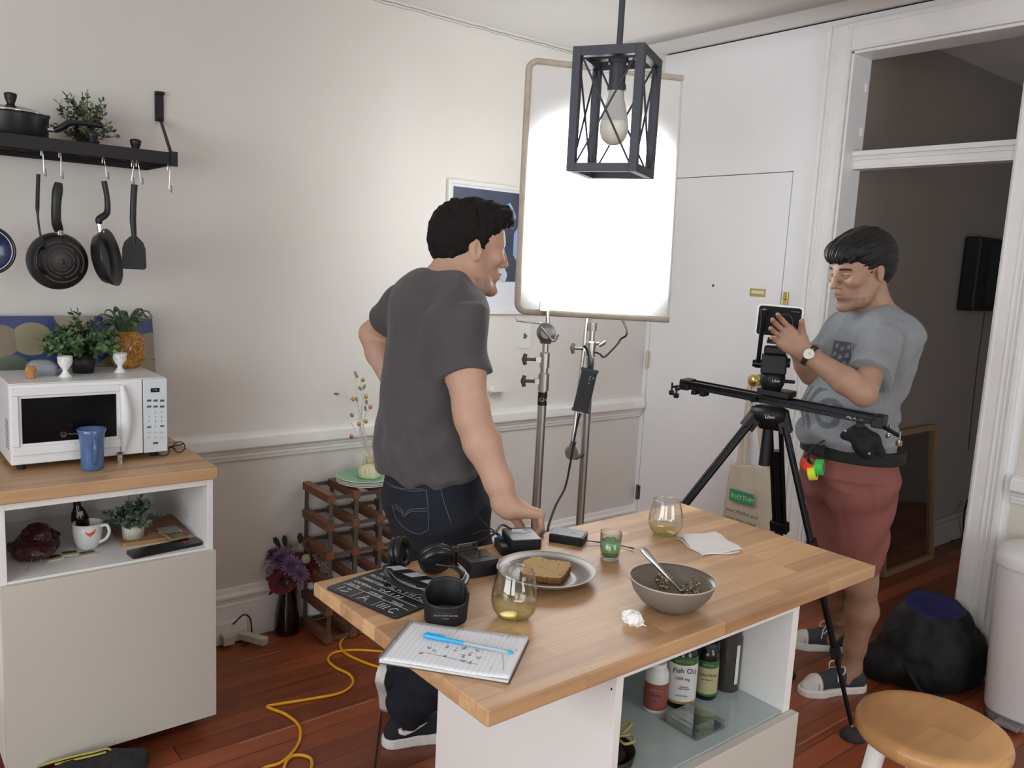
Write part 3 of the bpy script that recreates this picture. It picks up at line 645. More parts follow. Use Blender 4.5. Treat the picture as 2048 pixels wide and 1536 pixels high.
for x in (.36, .82):
    for y in (2.60, 3.02):
        w = MB(); w.cyl((x, y-.012, .026), (x, y+.012, .026), .026, n=20); w.box(x-.02, x+.02, y-.02, y+.02, .050, .056); w.box(x-.004, x+.004, y-.018, y+.018, .026, .052); w.build('castor', mat('castor_black', '#141414', rough=.6), cab)
# round stool in the front right corner
ctr = (tZ(1712, 1420, .60)+tZ(2033, 1500, .60))/2
sp = [tZ(1712, 1420, .60), tZ(1820, 1378, .60), tZ(2033, 1500, .60)]
ax_, ay_ = [(sp[1].x-sp[0].x), (sp[2].x-sp[0].x)], [(sp[1].y-sp[0].y), (sp[2].y-sp[0].y)]
dd = 2*(ax_[0]*ay_[1]-ax_[1]*ay_[0]); s1_, s2_ = ax_[0]**2+ay_[0]**2, ax_[1]**2+ay_[1]**2
ux, uy = (ay_[1]*s1_-ay_[0]*s2_)/dd, (ax_[0]*s2_-ax_[1]*s1_)/dd; RS = math.hypot(ux, uy); SX, SY = sp[0].x+ux, sp[0].y+uy
stl = thing('round_stool', (SX, SY, 0), 'round wooden seated stool with white legs in the front right corner', 'stool')
m = MB(); R_ = RS; m.lathe([(0, .560), (R_-.012, .560), (R_-.003, .566), (R_, .576), (R_, .586), (R_-.004, .597), (R_-.014, .602), (R_-.03, .600), (0, .596)], 64, M=TR((SX, SY, 0)))
m.build('seat', wood('stool_birch', '#8f6238', '#c2925c', stave=(1.2, .075), gap=.25, rough=.38, grain=26, mortar=.0005, bump=.05), stl)
for k in range(4):
    a = rad(100+90*k); top = Vector((SX+math.cos(a)*RS*.62, SY+math.sin(a)*RS*.62, .562)); bot = Vector((SX+math.cos(a)*RS*1.12, SY+math.sin(a)*RS*1.12, 0))
    m = MB(); m.cyl(bot, top, .016, .021, 20); m.build('leg', M_TRIM, stl)
for k in range(2):
    a = rad(100+90*k); z = .22+.06*k; f = (1.12-.5*z/.562); p = Vector((SX+math.cos(a)*RS*f, SY+math.sin(a)*RS*f, z)); q = Vector((SX-math.cos(a)*RS*f, SY-math.sin(a)*RS*f, z))
    m = MB(); m.cyl(p, q, .010, n=14); m.build('rung', M_TRIM, stl)
# pedal bin beside the doorway
tb = thing('pedal_bin', (3.32, 1.0, 0), 'white plastic pedal bin standing right of the doorway', 'bin')
q0 = tZ(1992, 1421, 0)
M_BIN = mat('bin_white', '#e0dedc', rough=.4); M_BIN2 = mat('bin_lid_white', '#e4e3e1', rough=.3)
tx, ty, tr = 3.297, .985, .165
def binsec(z, r, n=28): return [(tx+ r*1.0*math.copysign(abs(math.cos(a))**.72, math.cos(a)), ty+r*.95*math.copysign(abs(math.sin(a))**.72, math.sin(a)), z) for a in [2*math.pi*i/n for i in range(n)]]
m = MB(); sec = [binsec(0.035, .125), binsec(.05, .128), binsec(.575, .150), binsec(.585, .150)]; vs = sum(sec, []); n = 28
m.add(vs, [(i*n+k, i*n+(k+1) % n, (i+1)*n+(k+1) % n, (i+1)*n+k) for i in range(3) for k in range(n)], 0, True); m.add(sec[0], [list(range(n))[::-1]]); m.build('bucket', M_BIN, tb)
m = MB(); sec = [binsec(.0, .118), binsec(.034, .120)]; m.add(sum(sec, []), [(k, (k+1) % n, n+(k+1) % n, n+k) for k in range(n)], 0, True); m.add(sec[1], [list(range(n))]); m.build('foot_ring', mat('bin_grey', '#8b8987', rough=.5), tb)
m = MB(); sec = [binsec(.580, .158), binsec(.612, .160), binsec(.628, .150), binsec(.640, .11), binsec(.644, .03)]; m.add(sum(sec, []), [(i*n+k, i*n+(k+1) % n, (i+1)*n+(k+1) % n, (i+1)*n+k) for i in range(4) for k in range(n)], 0, True); m.add(sec[-1], [list(range(n))]); m.build('lid', M_BIN2, tb)
m = MB(); m.box(tx-.165, tx-.10, ty-.04, ty+.04, .012, .026); m.build('pedal', mat('bin_grey2', '#7d7b79', rough=.5), tb, bevel=.004)
# wine rack of wooden bars and metal strips
wr_ = thing('wine_rack', (1.68, 2.96, 0), 'low wine rack of brown wooden bars and metal strips against the left wall', 'wine rack')
M_BAR = mat('rack_bar_wood', '#6b4530', rough=.6, var=.28, vscale=14, stretch=(1, .2, 1)); M_STRIP = mat('galvanised_strip', '#6d6862', rough=.4, metal=.7)
wx0, wdx, wz0, wdz, ncol, nrow = 1.462, .112, .022, .1165, 5, 6
for i in range(ncol):
    for j in range(nrow):
        m = MB(); x, z = wx0+wdx*i, wz0+wdz*j; m.box(x-.016, x+.016, 2.862, 3.090, z-.016, z+.016, M=None); m.build('bar', M_BAR, wr_, bevel=.0015)
for y in (2.868, 3.084):
    for j in range(nrow):
        m = MB(); m.box(wx0, wx0+wdx*(ncol-1), y-.0008, y+.0008, wz0+wdz*j-.008, wz0+wdz*j+.008); m.build('metal_strip', M_STRIP, wr_)
    for i in range(ncol):
        m = MB(); m.box(wx0+wdx*i-.009, wx0+wdx*i+.009, y-.0022, y-.0009, wz0, wz0+wdz*(nrow-1)); m.build('metal_strip', M_STRIP, wr_)
# ------------------------------------------------------------------ plants
def leaf(m, p, d, n, L, W, mi=0, fold=.25):
    d = nrm(d); s = d.cross(Vector(n)); s = s.normalized() if s.length > 1e-4 else Vector((1, 0, 0)); u = s.cross(d)
    P = Vector(p); v = [P, P+d*L*.3+s*W*.42+u*W*fold*.4, P+d*L*.65+s*W*.45+u*W*fold*.3, P+d*L, P+d*L*.65-s*W*.45+u*W*fold*.3, P+d*L*.3-s*W*.42+u*W*fold*.4, P+d*L*.5]
    m.add(v, [(0, 6, 2, 1), (2, 6, 3), (3, 6, 4), (0, 5, 4, 6)], mi, True)
def foliage(root, base, r, h, nst, nl, L, W, cols, seed=1, droop=.3, up=.6, bias=(0, 0, 0), stem='#4a5a3a'):
    random.seed(seed); lf = MB(); sm = MB(); base = Vector(base)
    for i in range(nst):
        a = random.uniform(0, 2*math.pi); e = random.random()**.6; tip = base+Vector((math.cos(a)*r*e, math.sin(a)*r*e, h*(up+(1-up)*random.random()*(1.15-e*droop*1.5))))+Vector(bias)*e
        mid = base+Vector((math.cos(a)*r*e*.4, math.sin(a)*r*e*.4, (tip.z-base.z)*.62)); c = bez([base+Vector((random.uniform(-.01, .01), random.uniform(-.01, .01), -.01)), mid, tip], 8)
        sm.tube(c, .0011, 4)
        for k in range(nl):
            t = .28+.72*k/(nl-1); idx = min(int(t*(len(c)-1)), len(c)-2); p = c[idx]; d = (c[idx+1]-c[idx]).normalized()
            ang = k*2.4+random.random(); s, u, _ = frame(d); o = s*math.cos(ang)+u*math.sin(ang); dd = (o*1.0+d*random.uniform(.2, 1.0)); q = random.uniform(.7, 1.15)
            leaf(lf, p, dd, d+Vector((0, 0, .5)), L*q, W*q, random.randrange(len(cols)))
        leaf(lf, c[-1], c[-1]-c[-3], (1, 0, .3), L, W, random.randrange(len(cols)))
    lf.build('foliage', [mat('leaf_green', c, rough=.55, var=.15, vscale=60) for c in cols], root); sm.build('stems', mat('plant_stem', stem, rough=.7), root)
def pot(root, c, r0_, r1_, h, m_, name='pot', wall=.003):
    b = MB(); b.lathe([(0, 0), (r0_, 0), (r1_, h), (r1_-wall, h), (r1_-wall*1.2, h*.85), (0, h*.85)], 28, M=TR(c)); o = b.build(name, m_, root)
    s = MB(); s.lathe([(0, h*.86), (r1_-wall*1.3, h*.86)], 24, M=TR(c)); s.build('soil', mat('dark_soil', '#1d1712', rough=1), root); return o
# ------------------------------------------------------------------ on and in the cabinet
MZ = CZ+.018; MT = 1.137; MY = 2.70
mw = thing('microwave_oven', (.582, 2.84, CZ), 'white microwave oven standing on the wooden counter of the cabinet', 'microwave')
M_MW = mat('microwave_white', '#dfdfdf', rough=.35); mx0, mx1 = .366, .799
m = MB(); m.box(mx0, mx1, MY+.012, 3.0, MZ, MT); m.build('casing', M_MW, mw, bevel=.004)
for x in (mx0+.03, mx1-.03):
    for y in (2.74, 2.97): f_ = MB(); f_.cyl((x, y, CZ), (x, y, MZ+.001), .012, n=12); f_.build('foot', mat('foot_rubber', '#1c1c1c', rough=.7), mw)
p1 = tY(286, 800, MY).x
dr = MB(); dr.box(mx0, p1-.001, MY, MY+.012, MZ+.002, MT-.002); door = dr.build('door', M_MW, mw, bevel=.004)
a, b = tY(42, 795, MY), tY(233, 870, MY); c, d = tY(45, 890, MY), tY(232, 790, MY)
wx0_, wx1_, wz0_, wz1_ = (a.x+c.x)/2, (b.x+d.x)/2, (c.z+b.z)/2, (a.z+d.z)/2
g = MB(); g.box(wx0_, wx1_, MY-.0018, MY-.0004, wz0_, wz1_); gl = g.build('door_glass', mat('black_glass', '#0b0c0e', rough=.12, spec=.25), door)
# raised, bowed door frame around the glass with the curved grip on the right
hx0, hx1 = tY(240, 830, MY).x, tY(262, 830, MY).x; hz0, hz1 = tY(250, 902, MY).z, tY(245, 770, MY).z
m = MB(); N_ = 18; vs = []; 
for i in range(N_+1):
    t = i/N_; z = hz0+(hz1-hz0)*t; bow = math.sin(math.pi*t); vs += [(hx0-.002, MY-.001, z), (hx0+.002, MY-.010-.004*bow, z), (hx0+(hx1-hx0)*(.30+.70*bow), MY-.013-.006*bow, z), (hx0+(hx1-hx0)*(.34+.70*bow), MY-.001, z)]
m.add(vs, [(i*4+k, i*4+(k+1) % 4, (i+1)*4+(k+1) % 4, (i+1)*4+k) for i in range(N_) for k in range(4)], 0, True); m.add(vs[:4], [(3, 2, 1, 0)]); m.add(vs[-4:], [(0, 1, 2, 3)]); m.build('door_grip', M_MW, door)
m = MB(); m.box(mx0+.004, hx0, MY-.007, MY+.001, wz1_+.008, wz1_+.030); m.box(mx0+.004, hx0, MY-.007, MY+.001, wz0_-.034, wz0_-.008); m.box(mx0+.004, wx0_-.008, MY-.0068, MY+.001, wz0_-.008, wz1_+.008); m.box(wx1_+.006, hx0, MY-.0068, MY+.001, wz0_-.008, wz1_+.008); m.build('door_frame', M_MW, door, bevel=.003)
cpn = MB(); cpn.box(p1+.001, mx1, MY-.001, MY+.012, MZ+.002, MT-.002); cp_ = cpn.build('control_panel', mat('panel_pale_grey', '#cdd3d6', rough=.35), mw, bevel=.002)
def onpanel(px, py, w, h, m_, name, z=.0018, r=.0012):
    q = tY(px, py, MY-.001); b_ = MB(basis((q.x, MY-.001, q.z), (1, 0, 0), (0, 0, 1), (0, -1, 0))); b_.prism(rrect(w, h, r), 0, z); return b_.build(name, m_, cp_)
M_BTN = mat('dark_button', '#4c545c', rough=.5); M_BTNL = mat('pale_button', '#b4bcc2', rough=.5)
onpanel(310, 780, .026, .013, mat('lcd_dark', '#0c1210', rough=.15), 'display')
q = tY(310, 780, MY-.0035); text('1:45', 'display_digits', basis((q.x, MY-.0031, q.z), (1, 0, 0), (0, 0, 1), (0, -1, 0)), .0095, mat('lcd_digits', '#6f8a80', rough=.5, emit='#6f8a80', estr=.3), cp_)
for y_ in (801, 813):
    for x_ in (298, 311, 324): onpanel(x_, y_, .0125, .0062, M_BTN, 'button')
for y_, lab in ((825, '123'), (834, '456'), (843, '789')):
    for x_, s_ in zip((298, 311, 323), lab):
        q = tY(x_, y_, MY-.001); text(s_, 'key_digit', basis((q.x, MY-.0012, q.z), (1, 0, 0), (0, 0, 1), (0, -1, 0)), .0085, M_BTN, cp_)
onpanel(298, 854, .0115, .0052, M_BTN, 'button'); onpanel(324, 852, .0115, .0052, M_BTN, 'button')
q = tY(311, 853, MY-.001); text('0', 'key_digit', basis((q.x, MY-.0012, q.z), (1, 0, 0), (0, 0, 1), (0, -1, 0)), .0085, M_BTN, cp_)
for y_ in (865, 875):
    for x_ in (298, 311, 323): onpanel(x_, y_, .0105, .0042, M_BTNL, 'button')
onpanel(311, 886, .015, .0066, M_BTN, 'button')
q = tY(127, 869, MY-.002); M_LG = mat('grey_logo', '#7c8088', rough=.5)
m = MB(basis((q.x, MY-.0021, q.z), (1, 0, 0), (0, 0, 1), (0, -1, 0))); m.tube([(.0075*math.cos(t), .0075*math.sin(t), 0) for t in [2*math.pi*i/28 for i in range(28)]], .0006, 5, closed=True)
m.tube([(-.0045, .0035, 0), (-.0022, -.0035, 0), (0, .002, 0), (.0022, -.0035, 0), (.0045, .0035, 0)], .0006, 5); m.tube([(-.0035, -.0052, 0), (.0035, -.0052, 0)], .0005, 5); m.build('logo_mark', M_LG, door)
text('Westinghouse', 'lettering', basis((q.x+.012, MY-.0021, q.z), (1, 0, 0), (0, 0, 1), (0, -1, 0)), .0078, M_LG, door, align='LEFT')
M_VENT = mat('vent_dark', '#2a2a2a', rough=.8); m = MB()
for i in range(11):
    for j in range(5): m.cyl((mx0-.0006, MY+.035+j*.011, MZ+.045+i*.0082), (mx0+.001, MY+.035+j*.011, MZ+.045+i*.0082), .0022, n=8)
m.build('vent_holes', M_VENT, mw, kind='stuff')
MT2 = MT
# things on top of the microwave
q = tZ(62, 757, MT2); c = thing('champagne_cork', (q.x, q.y, MT2), 'champagne cork on top of the microwave', 'cork')
m = MB(); m.lathe([(0, 0), (.0125, 0), (.0130, .004), (.0120, .012), (.0122, .018), (.0150, .022), (.0150, .026), (.0130, .034), (.008, .038), (0, .039)], 24, M=TR((q.x, q.y, MT2))); m.build('cork', mat('cork_brown', '#b07c4e', rough=.9, var=.25, vscale=120, bump=.6, bscale=300), c)
M_PORC = mat('porcelain', '#dfe0de', rough=.15, spec=.6); M_TINY = mat('tiny_floral_red', '#b0503c', rough=.4); M_TINYG = mat('tiny_floral_green', '#4f6b4a', rough=.4)
for i, (px, py, lab) in enumerate(((131, 754, 'white egg cup with a red flower, beside the cork on the microwave'), (240, 745, 'white egg cup with green sprigs, in front of the pineapple vase'))):
    q = tZ(px, py, MT2); e = thing('egg_cup', (q.x, q.y, MT2), lab, 'egg cup', 'egg cups on the microwave')
    m = MB(); m.lathe([(0, .002), (.018, 0), (.0195, .002), (.012, .010), (.0075, .018), (.0075, .023), (.0145, .032), (.0205, .044), (.0215, .064), (.0200, .064), (.0185, .046), (.010, .033), (0, .031)], 32, M=TR((q.x, q.y, MT2))); m.build('cup', M_PORC, e)
    m = MB(); cd0 = Vector((q.x, q.y, MT2)); rnd = random.Random(5+i)
    for k in range(9):
        a = rad(-127)+(k-4)*.42; z = .050+rnd.uniform(-.004, .006); n_ = Vector((math.cos(a), math.sin(a), 0)); p_ = cd0+n_*.0212+Vector((0, 0, z)); s_ = Vector((-n_.y, n_.x, 0))
        for w_ in range(3):
            d_ = s_*math.cos(w_*2.1+k)+Vector((0, 0, 1))*math.sin(w_*2.1+k)
            big = (i == 0 and k == 4); L_ = .008 if big else .0045
            m.add([p_+n_*.0006, p_+n_*.0005+d_*L_*.6+s_*.001, p_+n_*.0003+d_*L_, p_+n_*.0005+d_*L_*.6-s_*.001], [(0, 1, 2, 3)], 0 if big or (k % 4 == 1 and i == 0) else 1)
    m.build('floral_print', [M_TINY, M_TINYG], e)
q = tZ(92, 752, MT2)
bxm = thing('plastic_tub', (q.x-.005, q.y+.03, MT2), 'translucent rounded plastic tub behind the cork on the microwave', 'plastic tub')
m = MB(); sec = []; 
for z, sx_, sy_ in ((0, .036, .028), (.004, .040, .032), (.030, .040, .032), (.036, .036, .028), (.044, .026, .020), (.046, .012, .010)):
    sec += [(q.x-.005+sx_*x/.04, q.y+.03+sy_*y/.032, MT2+z) for x, y in [(a_*.04/.5, b_*.032/.5) for a_, b_ in rrect(1, 1, .25, 5)]]
n = 24; m.add(sec, [(i*n+k, i*n+(k+1) % n, (i+1)*n+(k+1) % n, (i+1)*n+k) for i in range(5) for k in range(n)], 0, True); m.add(sec[:n], [list(range(n))[::-1]]); m.add(sec[-n:], [list(range(n))])
m.build('tub', mat('translucent_plastic', '#c6ccd2', rough=.35, trans=.55), bxm)
q = tZ(172, 748, MT2); q.y += .035
pl = thing('potted_plant', (q.x, q.y, MT2), 'leafy green artificial plant in a black pot on the microwave', 'potted plant')
pot(pl, (q.x, q.y, MT2), .030, .040, .062, mat('black_pot', '#141414', rough=.5))
foliage(pl, (q.x, q.y, MT2+.050), .125, .150, 95, 14, .021, .015, ['#3f5a3a', '#54703f', '#34492f', '#6d8a5c'], 7, droop=.6, up=.15)
# pineapple vase
q = tZ(262, 738, MT2); q.y += .045; pc = Vector((q.x, q.y, MT2))
pn = thing('pineapple_vase', pc, 'glazed ceramic pineapple vase at the right end of the microwave', 'vase')
m = MB(); prof = [(0, 0), (.030, 0), (.036, .004), (.048, .025), (.054, .055), (.053, .080), (.046, .102), (.036, .118), (.028, .124), (.024, .124), (.03, .11), (0, .10)]
m.lathe(prof, 40, M=TR(pc)); 
body_ = m.build('vase_body', mat('amber_glaze', '#a97632', rough=.18, var=.35, vscale=60, spec=.7), pn)
m = MB(); rnd = random.Random(2)
for j in range(16):
    z = .008+j*.0069; r_ = np.interp(z, [p[1] for p in prof[:9]], [p[0] for p in prof[:9]]); cnt = max(10, int(2*math.pi*r_/.0105))
    for k in range(cnt):
        a = 2*math.pi*(k+.5*(j % 2))/cnt; n_ = Vector((math.cos(a), math.sin(a), .05)); p_ = pc+Vector((math.cos(a)*r_, math.sin(a)*r_, z))
        m.ell((0, 0, 0), (.0045, .0040, .0035), n=6, M=Matrix.Translation(p_) @ Matrix.Rotation(rnd.uniform(0, 3), 4, 'Z'), mi=rnd.randrange(2))
m.build('scales', [mat('amber_scale', '#c08a3c', rough=.2, spec=.7), mat('ochre_scale', '#8f5f26', rough=.25, spec=.7)], pn, kind='stuff')
m = MB(); rnd = random.Random(9)
for k in range(16):
    a = 2*math.pi*k/16+rnd.uniform(-.1, .1); n_ = Vector((math.cos(a), math.sin(a), 0)); hgt = .040+.018*(k % 3); out = .028+.022*((k*7) % 5)/4
    p0_ = pc+n_*.024+Vector((0, 0, .118)); c_ = bez([p0_, p0_+n_*out*.35+Vector((0, 0, hgt*.75)), p0_+n_*out+Vector((0, 0, hgt)), p0_+n_*(out*1.5)+Vector((0, 0, hgt*.72))], 5)
    m.tube(c_, [.011*math.sin(math.pi*min(1, (.25+.75*i/(len(c_)-1))))+.0015 for i in range(len(c_))], 8, flat=.28)
m.build('leaf_crown', mat('green_glaze', '#3f5238', rough=.2, var=.3, vscale=80, spec=.7), pn)
# blue mug
q = tZ(183, 936, CZ); q.y -= .012; q = Vector((q.x, q.y, CZ))
mu = thing('mug', q, 'tall flared blue ceramic mug on the counter in front of the microwave', 'mug')
M_BLUE = mat('blue_glaze', '#4f6b95', rough=.15, spec=.6, var=.08, vscale=40)
m = MB(); m.lathe([(0, 0), (.028, 0), (.031, .003), (.0315, .035), (.033, .080), (.0355, .106), (.0405, .122), (.0390, .123), (.0335, .107), (.0305, .08), (.028, .008), (0, .006)], 40, M=TR(q)); m.build('cup', M_BLUE, mu)
hd_ = (CP-q); hd_.z = 0; hd_.normalize(); hd_ = (hd_*.97+r0*.20).normalized(); m = MB(); m.tube(bez([q+hd_*.031+Vector((0, 0, .095)), q+hd_*.047+Vector((0, 0, .093)), q+hd_*.056+Vector((0, 0, .070)), q+hd_*.047+Vector((0, 0, .038)), q+hd_*.030+Vector((0, 0, .020))], 8), .0052, 10, flat=.7); m.build('handle', M_BLUE, mu)
# small patterned lighter standing on end
q = tZ(240, 926, CZ); li = thing('lighter', (q.x, q.y, CZ), 'small metallic lighter standing upright beside the blue mug', 'lighter')
m = MB(); m.M = basis((q.x, q.y, CZ), (.85, -.5, 0), (.5, .85, 0), (0, 0, 1)); m.prism(rrect(.016, .009, .003), 0, .028); m.build('case', mat('printed_steel', '#a49a92', rough=.3, metal=.6, var=.7, vscale=160), li)
m = MB(); m.M = basis((q.x, q.y, CZ+.028), (.85, -.5, 0), (.5, .85, 0), (0, 0, 1)); m.prism(rrect(.014, .008, .002), 0, .006); m.build('cap', mat('dark_steel', '#45403c', rough=.3, metal=.8), li)
# eyeglasses on the counter corner
GL = thing('eyeglasses', tZ(340, 912, CZ), 'black framed eyeglasses folded on the counter corner', 'eyeglasses'); M_FR = mat('black_acetate', '#17120f', rough=.3)
a0 = tZ(313, 917, CZ); a1 = a0+Vector((.9, .43, 0)).normalized()*.128; xd = (a1-a0).normalized(); yd = Vector((-xd.y, xd.x, 0)); L_ = (a1-a0).length
m = MB(M=basis(a0+xd*L_/2+Vector((0, 0, .003)), xd, (yd*.35+Vector((0, 0, 1))).normalized(), xd.cross((yd*.35+Vector((0, 0, 1))).normalized())))
sc_ = L_/.135
for s_ in (-1, 1): m.tube([((s_*.034+.025*math.cos(t)*(1 if abs(math.cos(t)) < .9 else 1))*sc_, (.018+.018*math.sin(t)*(1.0))*sc_, 0) for t in [2*math.pi*i/28 for i in range(28)]], .0019, 8, closed=True)
m.tube(bez([(-.010*sc_, .022*sc_, 0), (0, .027*sc_, .002), (.010*sc_, .022*sc_, 0)], 5), .0018, 8); m.build('rims', M_FR, GL)
for s_, (dx, dy) in ((-1, (-.085, .022)), (1, (.095, .012))):
    b0 = a0+xd*(L_/2+s_*.061*sc_)+yd*.01+Vector((0, 0, .027*sc_)); e0 = b0+yd*dy-xd*abs(dx)*s_; e1 = e0+yd*.006-xd*.022*s_; e0.z = CZ+.014; e1.z = CZ+.004
    m = MB(); m.tube(bez([b0, b0.lerp(e0, .5)+Vector((0, 0, .002)), e0, e1], 6), .0019, 8); m.build('temple', M_FR, GL)
# ---- inside the open shelf
SZ = zs
q = tZ(178, 1097, SZ); q = Vector((q.x, q.y+.012, SZ))
cm = thing('coffee_mug', q, 'white coffee mug with an orange emblem inside the cabinet shelf', 'mug')
M_CER = mat('white_ceramic', '#d9d9d6', rough=.2, spec=.5)
m = MB(); m.lathe([(0, 0), (.026, 0), (.029, .004), (.037, .022), (.0415, .050), (.0425, .080), (.0405, .0805), (.039, .052), (.033, .022), (0, .008)], 40, M=TR(q)); m.build('cup', M_CER, cm)
hr = (r0*.95+Vector((-.1, .1, 0))).normalized(); m = MB(); m.tube(bez([q+hr*.038+Vector((0, 0, .070)), q+hr*.058+Vector((0, 0, .074)), q+hr*.066+Vector((0, 0, .055)), q+hr*.056+Vector((0, 0, .032)), q+hr*.034+Vector((0, 0, .018))], 8), .0048, 10); m.build('handle', M_CER, cm)
vd = (CP-q); vd.z = 0; vd.normalize(); vd = (vd+r0*.25).normalized(); sd_ = UZ_ = Vector((0, 0, 1)).cross(vd)
M_OR = mat('orange_print', '#d0572a', rough=.4); m = MB(); pts_ = []
for (u, v) in ((-.016, .012), (-.010, .002), (-.002, .002), (.006, .006), (.016, .013), (.010, -.002), (.002, -.007), (-.004, -.011), (-.006, -.006), (-.012, -.002)):
    a = u/.0418; n_ = vd*math.cos(a)+sd_*math.sin(a); pts_.append(q+n_*.0423+Vector((0, 0, .056+v)))
m.add(pts_, [list(range(len(pts_)))]); m.build('emblem', M_OR, cm)
# dark bottle with a shallow angle behind the mug
q2 = q+Vector((.0, .048, 0)); bt_ = thing('dark_bottle', q2, 'dark brown bottle leaning behind the white coffee mug', 'bottle')
m = MB(); tl = TR(q2, ry=rad(-8)); m.lathe([(0, .006), (.022, .006), (.025, .012), (.025, .085), (.020, .105), (.011, .122), (.010, .155), (.012, .158), (0, .160)], 28, M=tl); m.build('bottle', mat('dark_amber_glass', '#1b100b', rough=.12), bt_)
m = MB(M=tl @ basis((0, 0, .10), vd, sd_, (0, 0, 1))); m.box(.0205, .0215, -.008, .008, -.012, .010); m.build('sticker', mat('pale_sticker', '#a49c8c', rough=.6), bt_)
# cutting board, pot plant, tray, mousetrap
b0, b1, b2 = tZ(213, 1078, SZ), tZ(240, 1103, SZ), tZ(345, 1040, SZ)
bd_ = thing('cutting_board', (.74, 2.78, SZ), 'small wooden cutting board under the white pot in the cabinet shelf', 'cutting board')
m = MB(M=TR((.755, 2.765, SZ), rad(-4))); m.prism(rrect(.20, .24, .01), 0, .012); m.build('board', wood('board_wood', '#6f4a30', '#a07850', stave=(.5, .05), rough=.5, axis='X', grain=50, mortar=.0005), bd_, bevel=.002)
q = tZ(270, 1077, SZ+.012); q = Vector((q.x, q.y+.02, SZ+.0121))
pw = thing('potted_plant', q, 'silvery green leafy plant in a cream pot on the cutting board', 'potted plant')
pot(pw, q, .031, .035, .058, mat('cream_pot', '#c9c6b8', rough=.6)); foliage(pw, q+Vector((0, 0, .045)), .085, .085, 46, 10, .019, .015, ['#4f6150', '#5f7263', '#3d4c3c', '#72826f'], 21, droop=.6, up=.1)
tr_ = thing('knife_pouch', (.76, 2.56, SZ), 'flat black glossy pouch at the front edge of the cabinet shelf', 'pouch')
m = MB(M=TR((.752, 2.572, SZ), rad(6))); m.prism(rrect(.215, .062, .008), 0, .010, sm=False); m.build('pouch_body', mat('black_gloss_film', '#17181d', rough=.22, var=.3, vscale=30), tr_, bevel=.003)
m = MB(M=TR((.752, 2.572, SZ+.0101), rad(6)))
for x_ in (.055, .068): m.box(x_, x_+.009, -.006, .006, 0, .0006)
m.build('red_print', mat('red_print', '#a04048', rough=.5), tr_)
mt = thing('mousetrap', (.80, 2.66, SZ), 'small wooden and wire mousetrap at the right side of the cabinet shelf', 'mousetrap')
T_ = TR((.802, 2.648, SZ+.013), rad(8)); m = MB(M=T_); m.box(-.028, .028, -.045, .055, 0, .006); m.build('base', mat('trap_wood', '#8d7458', rough=.7), mt, bevel=.001)
m = MB(M=T_); m.tube([(-.022, -.042, .0075), (-.022, .0, .012), (.022, 0, .012), (.022, -.042, .0075)], .0014, 6); m.tube([(-.024+.048*i/40, .004*math.cos(i*1.6), .0118+.004*math.sin(i*1.6)) for i in range(41)], .0009, 5); m.build('wire_spring', mat('bright_wire', '#b9b9b9', rough=.25, metal=1), mt)
m = MB(M=TR((.800, 2.70, SZ+.0195), rad(4))); m.box(-.03, .03, -.022, .022, 0, .002)
o = m.build('card', mat('grey_card', '#8f8d88', rough=.6)); o['label'] = 'small grey card lying on the mousetrap in the cabinet'; o['category'] = 'card'
# tea bags
for i, (px, py, an, lab) in enumerate(((108, 1117, 10, 'tea bag packet lying leftmost in front of the coffee mug'), (140, 1110, -6, 'tea bag packet in the middle of three in front of the coffee mug'), (176, 1108, 4, 'tea bag packet lying rightmost in front of the coffee mug'))):
    q = tZ(px, py, SZ); t_ = thing('tea_bag', (q.x, q.y, SZ), lab, 'tea bag', 'tea bag packets on the cabinet shelf'); m = MB(M=TR((q.x, q.y, SZ+.003*(i == 1)), rad(an))); m.prism(rrect(.046, .040, .003), 0, .004); m.build('packet', mat('tea_packet_cream', '#b9b48f', rough=.5), t_, bevel=.001)
    m = MB(M=TR((q.x, q.y, SZ+.0042+.003*(i == 1)), rad(an))); m.box(-.020, .018, -.004, .016, 0, .0004); m.build('packet_print', mat('tea_packet_dark', '#39362a', rough=.5), t_)
# crinkled red and clear bag, and twine
rb = thing('snack_bag', tZ(80, 1120, SZ), 'crumpled dark red plastic bag in the left end of the cabinet shelf', 'bag')
bs = SDF(.004); qc = Vector((.415, 2.70, SZ)); bs.el(qc+Vector((0, 0, .030)), (.07, .075, .034), k=.03); bs.el(qc+Vector((.02, .02, .062)), (.045, .05, .032), k=.03); bs.rc(qc+Vector((.03, .0, .07)), qc+Vector((.035, -.005, .10)), .014, .010, .02)
bs.cut(qc, (0, 0, -1), .004); bs.disp = lambda P: .010*vnoise(P, 34, 4)+.006*np.abs(vnoise(P, 70, 6))
bs.build('crinkled_film', mat('dark_red_film', '#3f1f1e', rough=.25, var=.55, vscale=22, spec=.6), rb, smooth=0)
m = MB(); m.tube(bez([tZ(95, 1090, SZ+.035), tZ(70, 1100, SZ+.03), tZ(62, 1125, SZ+.01), tZ(50, 1142, SZ+.002)], 6), .0013, 5); m.tube(bez([tZ(70, 1100, SZ+.03), tZ(80, 1118, SZ+.012), tZ(88, 1128, SZ+.003)], 6), .0012, 5)
o = m.build('twine', mat('pale_twine', '#9a9184', rough=.8)); o['label'] = 'loose strand of pale twine beside the red plastic bag'; o['category'] = 'twine'
